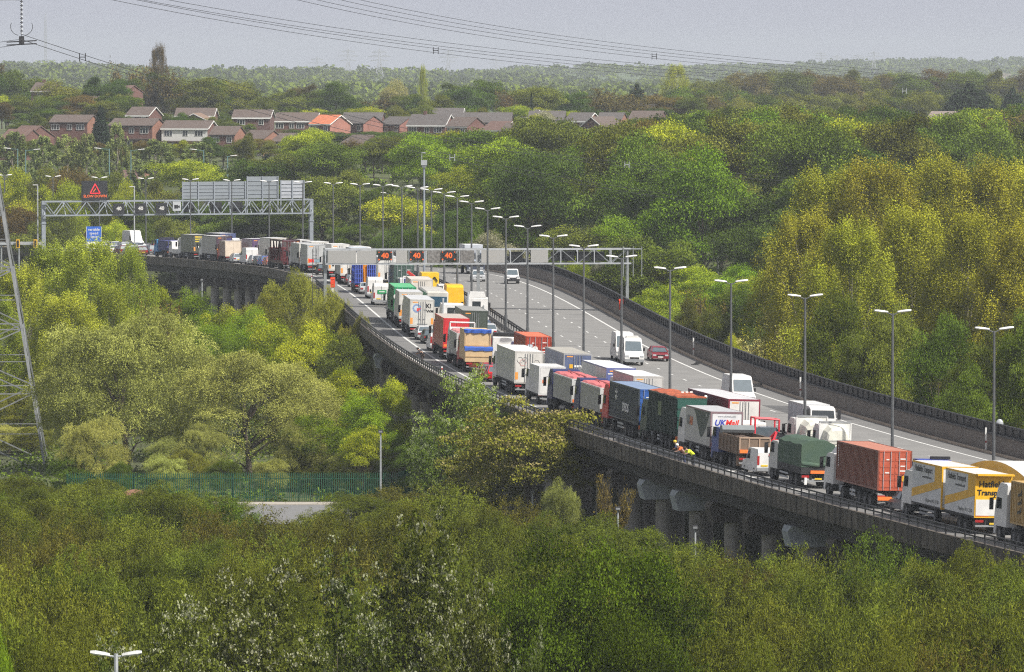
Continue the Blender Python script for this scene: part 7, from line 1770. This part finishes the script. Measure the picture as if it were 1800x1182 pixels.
# ---- hill woodland behind the motorway
SKY = ip([(380, 300), (480, 268), (600, 250), (700, 236), (800, 232), (880, 226), (930, 210), (960, 205), (1010, 226), (1060, 224), (1110, 212), (1180, 205), (1250, 192), (1400, 186), (1600, 192), (1660, 205), (1720, 190), (1800, 182), (1850, 180)])
wr = random.Random(4)
MIX = ['mid', 'mid', 'olive', 'mid', 'dark', 'lime', 'green', 'brown', 'olive', 'mid', 'dark', 'mid', 'olive']
MLAB = dict(mid='mid-green', olive='olive-green', dark='dark green', lime='fresh yellow-green', green='bright green', brown='brownish budding', grey='grey bare')
d = 800.0
while d < 1235:
    px = 400 if d > 1000 else 470
    while px < 2010:
        q = px+wr.uniform(-.45, .45)*150*900/d; dd = d+wr.uniform(-9, 9)
        p = at(q, 300, dd); s, o = beside(p.x, dd)
        if o > 25 and not (q > 1400 and dd < 830):
            g = ground(p.x, dd); ht = wr.uniform(8.5, 17.5)*(1.25 if q > 900 else 1.0); cap = at(q, SKY(q)+wr.uniform(0, 10), dd).z-g
            ht = min(ht, cap)
            if q < 640 and dd < 1010: ht = min(ht, wr.uniform(4, 8))
            if ht > 3.2:
                m = wr.choice(MIX)
                if 560 < q < 800 and wr.random() < .45: m = 'grey' if wr.random() < .3 else 'olive'
                tw = m in ('brown', 'grey') and wr.random() < .7
                tree(('twiggy:%d' % wr.randrange(3)) if tw else 'broad:%d' % wr.randrange(5), p.x, dd, ht, min(13, ht*wr.uniform(.66, .92))+1.5, MLAB[m]+' woodland tree on the slope between motorway and houses', m, MLAB[m]+' trees of the wooded slope')
        px += 118*900/d
    d += 27
# notable trees of the slope
for k, px, y, dd, w, m, lb in (('broad:0', 545, 228, 1180, 85, 'lime', 'yellow-green rounded tree in front of the brick terrace'), ('broad:3', 575, 268, 1130, 75, 'lime', 'vivid yellow-green tree low in front of the houses'), ('broad:1', 945, 203, 1270, 60, 'lime', 'yellow tree with a white-blossomed crown before the grey roofs'), ('broad:2', 955, 196, 1290, 35, 'blossom', 'white-blossomed tree peeping over the yellow tree'),
                                ('syc:0', 1610, 212, 1080, 170, 'dark', 'big dark green rounded tree above the golden poplars'), ('twiggy:0', 1755, 192, 1060, 200, 'brown', 'broad brown budding tree above the golden poplars'), ('twiggy:1', 1285, 318, 960, 110, 'grey', 'grey leafless tree in the middle of the wooded slope'), ('twiggy:2', 1250, 370, 930, 90, 'grey', 'lower grey leafless tree on the wooded slope'), ('fir:0', 468, 272, 1165, 34, None, 'squat dark blue conifer below the white parked car'), ('broad:4', 432, 235, 1170, 45, 'olive', 'thin open tree in front of the orange gable'), ('broad:2', 700, 232, 1260, 70, 'mid', 'green tree below the wide grey-roofed house'), ('broad:0', 640, 232, 1310, 120, 'dark', 'dark hedge-like tree below the two pinkish gables')):
    treep(k, px, y, dd, w, lb, m)
# silvery poplars and limes left of the gantry
for i, (px, y, dd, w, lb) in enumerate(((22, 232, 1160, 60, 'silvery poplar at the frame edge below the red roofs'), (75, 240, 1165, 55, 'silvery poplar second along the teal lamps'), (118, 238, 1165, 55, 'silvery poplar third along the teal lamps'), (152, 236, 1160, 50, 'silvery poplar below the dark conifer'), (206, 217, 1150, 48, 'tall narrow silvery poplar by the teal lamp pair'), (274, 246, 1160, 70, 'rounded silvery poplar below the garage house'), (347, 250, 1160, 66, 'rounded silvery poplar below the white-fronted house'), (250, 290, 1120, 60, 'lower silvery poplar between lamp posts'))):
    treep('silver:%d' % (i % 3), px, y, dd, w, lb)
for i, (px, y, dd, w, m) in enumerate(((20, 300, 1090, 70, 'lime'), (75, 298, 1085, 80, 'olive'), (135, 300, 1080, 80, 'brown'), (190, 305, 1075, 70, 'olive'), (35, 330, 1060, 80, 'lime'), (110, 322, 1060, 80, 'lime'), (215, 322, 1065, 60, 'lime'), (320, 282, 1110, 110, 'lime'), (370, 298, 1090, 80, 'lime'), (280, 318, 1075, 70, 'olive'), (430, 300, 1100, 60, 'olive'), (500, 315, 1080, 70, 'mid'), (30, 365, 1045, 80, 'brown'), (100, 368, 1040, 70, 'olive'), (60, 395, 1020, 80, 'olive'), (240, 345, 1060, 70, 'mid'), (330, 345, 1055, 80, 'dark'), (400, 355, 1050, 80, 'dark'), (470, 350, 1045, 80, 'dark'), (540, 350, 1040, 70, 'mid'), (300, 385, 1045, 60, 'olive'), (250, 395, 1040, 60, 'dark'), (200, 390, 1045, 50, 'lime'))):
    treep('broad:%d' % (i % 5), px, y, dd, w, MLAB[m]+' tree in the belt behind the far gantry', m, MLAB[m]+' trees behind the far gantry')
for px, y, dd, w, m in ((330, 392, 1045, 90, 'olive'), (390, 388, 1042, 90, 'mid'), (450, 392, 1040, 90, 'dark'), (510, 388, 1035, 90, 'mid'), (568, 385, 1030, 80, 'dark'), (620, 395, 1000, 80, 'mid'), (690, 400, 930, 70, 'dark'), (740, 400, 885, 70, 'mid'), (790, 395, 870, 70, 'dark'), (840, 400, 862, 70, 'mid')):
    treep('broad:%d' % (int(px) % 5), px, y, dd, w, 'low bushy tree on the embankment behind the stationary lorries', m, 'bushes on the motorway embankment', hmin=2)
# behind and between the houses
TOP2 = ip([(-20, 128), (50, 140), (100, 152), (150, 140), (200, 150), (250, 128), (300, 138), (350, 140), (400, 150), (470, 160), (510, 147), (580, 150), (610, 158), (650, 170), (700, 165), (760, 158), (800, 152), (850, 150), (900, 166), (950, 160), (1000, 154), (1050, 160), (1100, 160), (1150, 165), (1200, 170), (1260, 175), (1320, 176)])
px = -10
while px < 1330:
    q = px+wr.uniform(-8, 8); dd = wr.uniform(1470, 1600); m = wr.choice(['mid', 'olive', 'dark', 'olive', 'brown', 'mid', 'dark', 'brown'])
    treep('twiggy:%d' % wr.randrange(3) if m == 'brown' and wr.random() < .6 else 'broad:%d' % wr.randrange(5), q, TOP2(q)+wr.uniform(-9, 16), dd, wr.uniform(45, 90), MLAB[m]+' tree on the ridge behind the houses', m, MLAB[m]+' trees on the ridge behind the houses'); px += 30
for px in range(15, 240, 21):
    m = wr.choice(['mid', 'olive', 'dark', 'brown', 'lime']); treep('broad:%d' % wr.randrange(5), px+wr.uniform(-9, 9), wr.uniform(160, 176), wr.uniform(1435, 1465), wr.uniform(45, 75), MLAB[m]+' tree in the upper wood above the terrace', m, MLAB[m]+' trees in the upper wood above the terrace')
for px in range(0, 480, 42):
    m = wr.choice(['mid', 'olive', 'dark', 'brown']); treep('broad:%d' % wr.randrange(5), px+wr.uniform(-9, 9), wr.uniform(178, 200) if px < 200 else wr.uniform(196, 212), wr.uniform(1400, 1440), wr.uniform(40, 70), MLAB[m]+' garden tree among the hill houses', m, MLAB[m]+' garden trees among the houses')
for px in range(500, 1200, 50):
    m = wr.choice(['mid', 'olive', 'dark', 'lime']); treep('broad:%d' % wr.randrange(5), px+wr.uniform(-12, 12), wr.uniform(184, 196), wr.uniform(1440, 1470), wr.uniform(36, 60), MLAB[m]+' garden tree among the hill houses', m, MLAB[m]+' garden trees among the houses')
for px in range(0, 560, 24):
    m = wr.choice(['mid', 'olive', 'dark', 'lime', 'brown']); treep('broad:%d' % wr.randrange(5), px+wr.uniform(-9, 9), wr.uniform(240, 260), wr.uniform(1225, 1262), wr.uniform(30, 50), MLAB[m]+' garden tree in front of the first row of houses', m, MLAB[m]+' garden trees in front of the houses')
for px in range(40, 440, 30):
    treep('fine:%d' % wr.randrange(3), px+wr.uniform(-9, 9), wr.uniform(198, 218), wr.uniform(1345, 1360), wr.uniform(26, 44), 'dark garden bush between the two rows of houses', wr.choice(['dark', 'mid', 'olive']), 'garden bushes between the rows of houses')
for px in range(440, 760, 40):
    treep('fine:%d' % wr.randrange(3), px+wr.uniform(-9, 9), wr.uniform(236, 246), wr.uniform(1330, 1350), wr.uniform(40, 60), 'dark garden hedge bush below the second row of houses', wr.choice(['dark', 'mid']), 'garden hedges below the houses')
for k, px, y, dd, w, m, lb in (('popfine:0', 279, 82, 1700, 46, 'brown', 'tall narrow grey poplar standing above the skyline'), ('twiggy:1', 232, 116, 1660, 70, 'brown', 'brown rounded tree beside the tall narrow poplar'), ('twiggy:2', 12, 116, 1660, 50, 'brown', 'grey-brown bare tree at the frame edge skyline'), ('popfine:1', 743, 117, 1800, 17, 'poplar', 'slender pale poplar over the ridge trees'), ('popfine:2', 1190, 116, 1900, 60, 'poplar', 'pale twin poplar over the distant wood'), ('broad:1', 690, 143, 1750, 60, 'peach', 'pale peach-coloured tree on the ridge'), ('fir:1', 177, 190, 1285, 38, None, 'dark bluish conifer between the brick terraces'), ('fir:2', 934, 165, 1440, 10, None, 'thin dark cypress between grey roofs'), ('cedar:0', 1705, 150, 1500, 110, None, 'spreading dark cedar above the brown tree'), ('cedar:1', 1780, 158, 1560, 60, None, 'smaller dark cedar beside the spreading one'), ('cedar:1', 1120, 150, 1600, 50, None, 'dark flat-topped pine at the start of the distant wood')):
    treep(k, px, y, dd, w, lb, m)
px = 1110
while px < 1990:
    q = px+wr.uniform(-8, 8); m = wr.choice(['mid', 'olive', 'brown', 'olive', 'brown'])
    treep('broad:%d' % wr.randrange(5), q, float(np.interp(q, [1110, 1200, 1300, 1400, 1500, 1800], [172, 150, 127, 130, 126, 124]))+wr.uniform(-4, 9), wr.uniform(1950, 2150), wr.uniform(55, 85), MLAB[m]+' tree of the distant hazy wood', m, MLAB[m]+' trees of the distant hazy wood')
    if px > 1180: m = wr.choice(['mid', 'olive', 'olive']); treep('broad:%d' % wr.randrange(5), q+15, float(np.interp(q, [1180, 1300, 1800], [160, 162, 160]))+wr.uniform(-6, 14), wr.uniform(1650, 1750), wr.uniform(50, 80), MLAB[m]+' tree at the near edge of the distant wood', m, MLAB[m]+' trees at the near edge of the distant wood')
    px += 36
# ---- far woods on the hills: nobody could count these
def far_woods():
    rg = np.random.default_rng(9); C = []; S = []; T = []
    for _ in range(420):
        d = float(rg.uniform(2700, 9500)); px = float(rg.uniform(-250, 2050)); x = (px-900)*d/F; n = int(rg.integers(5, 26)); ln = float(rg.uniform(20, 260)); tt = rg.random()*.5
        for k in range(n):
            xx = x+float(rg.uniform(-1, 1))*ln; yy = d+float(rg.normal())*25; hh = float(rg.uniform(6, 13)); g = ground(xx, yy); m = 70
            q = unit(m, rg); q[:, 2] = np.abs(q[:, 2]); C.append(np.array([xx, yy, g+hh*.35])+q*np.array([hh*.75, hh*.75, hh*.65])*rg.uniform(.6, 1.05, (m, 1))); S.append(np.full(m, hh*.28)); T.append(tt+rg.random(m)*.4)
    C = np.concatenate(C); S = np.concatenate(S); T = np.concatenate(T); me = leaf_mesh('distant_woods', C, S, T, LM['mid'], rg); o = bpy.data.objects.new('distant_woods', me); COL.objects.link(o); tag(o, 'hazy blue-green hedgerows and woods on the far hills', kind='stuff')
far_woods()
# ---- rough undergrowth on the bank and under the scrub
def undergrowth():
    rg = np.random.default_rng(12); C = []
    for _ in range(5200):
        d = float(rg.uniform(420, 760)); px = float(rg.uniform(-40, 1840)); x = (px-900)*d/F; s, o = beside(x, d)
        if abs(o) < 17.5: continue
        if 330 < px < 660 and 500 < d < 541: continue
        m = 30; q = unit(m, rg); q[:, 2] = np.abs(q[:, 2]); C.append(np.array([x, d, ground(x, d)])+q*np.array([1.3, 1.3, 1.0])*rg.uniform(.4, 1.1, (m, 1)))
    for _ in range(5200):
        d = float(rg.uniform(790, 1250)); px = float(rg.uniform(-40, 1840)); x = (px-900)*d/F; s, o = beside(x, d)
        if o < 18: continue
        m = 10; q = unit(m, rg); q[:, 2] = np.abs(q[:, 2]); C.append(np.array([x, d, ground(x, d)])+q*np.array([1.8, 1.8, 1.1])*rg.uniform(.4, 1.1, (m, 1)))
    C = np.concatenate(C); me = leaf_mesh('undergrowth', C, np.where(C[:, 1] < 770, .30, .6), rg.random(len(C))*.9, LM['mid'], rg); o = bpy.data.objects.new('undergrowth', me); COL.objects.link(o); tag(o, 'tangled low undergrowth covering the banks', kind='stuff')
undergrowth()
# ------------------------------------------------------------------ daylight, hazy sky
SUN_EL, SUN_AZ = R(48), R(128)          # azimuth from +y towards +x: behind the camera, to its right
sd = Vector((math.cos(SUN_EL)*math.sin(SUN_AZ), math.cos(SUN_EL)*math.cos(SUN_AZ), math.sin(SUN_EL)))
sl = bpy.data.lights.new('sun', 'SUN'); sl.energy = 5.0; sl.angle = R(.6); sl.color = (1.0, .95, .87)
so = bpy.data.objects.new('sun', sl); COL.objects.link(so); so.rotation_euler = sd.to_track_quat('Z', 'Y').to_euler(); so.location = (200, -100, 300)
wd = bpy.data.worlds.new('World'); SC.world = wd; wd.use_nodes = True; nt = wd.node_tree; N = nt.nodes; L = nt.links
bg = N['Background']; sky = N.new('ShaderNodeTexSky'); sky.sky_type = 'NISHITA'; sky.sun_disc = False; sky.sun_elevation = SUN_EL; sky.sun_rotation = SUN_AZ; sky.air_density = 1.0; sky.dust_density = 4.0; sky.ozone_density = 1.5
hs = N.new('ShaderNodeHueSaturation'); hs.inputs['Saturation'].default_value = .35; L.new(sky.outputs[0], hs.inputs['Color'])
mx = N.new('ShaderNodeMix'); mx.data_type = 'RGBA'; mx.inputs[7].default_value = (5.15, 5.3, 6.15, 1)   # milky haze low down, clearing overhead
tcw = N.new('ShaderNodeTexCoord'); sep = N.new('ShaderNodeSeparateXYZ'); L.new(tcw.outputs['Generated'], sep.inputs[0])
mrw = N.new('ShaderNodeMapRange'); mrw.inputs['From Min'].default_value = .04; mrw.inputs['From Max'].default_value = .5; mrw.inputs['To Min'].default_value = .85; mrw.inputs['To Max'].default_value = .12
L.new(sep.outputs['Z'], mrw.inputs['Value']); L.new(mrw.outputs['Result'], mx.inputs[0])
L.new(hs.outputs[0], mx.inputs[6]); L.new(mx.outputs[2], bg.inputs['Color']); bg.inputs['Strength'].default_value = .10
# the haze of the valley
def haze():
    m = bpy.data.materials.new('haze'); m.use_nodes = True; nt = m.node_tree; N = nt.nodes
    for n in list(N): N.remove(n)
    out = N.new('ShaderNodeOutputMaterial'); pv = N.new('ShaderNodeVolumePrincipled'); pv.inputs['Color'].default_value = (.86, .93, 1.0, 1); pv.inputs['Density'].default_value = .000095; pv.inputs['Density Attribute'].default_value = ''; pv.inputs['Anisotropy'].default_value = .1
    nt.links.new(pv.outputs[0], out.inputs['Volume'])
    b = MB(); b.box(-3500, 3500, -120, 14200, -12, 90, m); o = b.build('haze'); tag(o, 'thin pale haze filling the valley', kind='stuff')
haze()
SC.view_settings.view_transform = 'Standard'; SC.view_settings.look = 'None'; SC.view_settings.exposure = 0.16; SC.view_settings.gamma = 1.0
cy = SC.cycles; cy.max_bounces = 6; cy.diffuse_bounces = 2; cy.glossy_bounces = 2; cy.transmission_bounces = 3; cy.transparent_max_bounces = 24; cy.volume_bounces = 0; cy.sample_clamp_indirect = 1.5; cy.use_adaptive_sampling = False; cy.use_denoising = False; cy.filter_width = 1.15
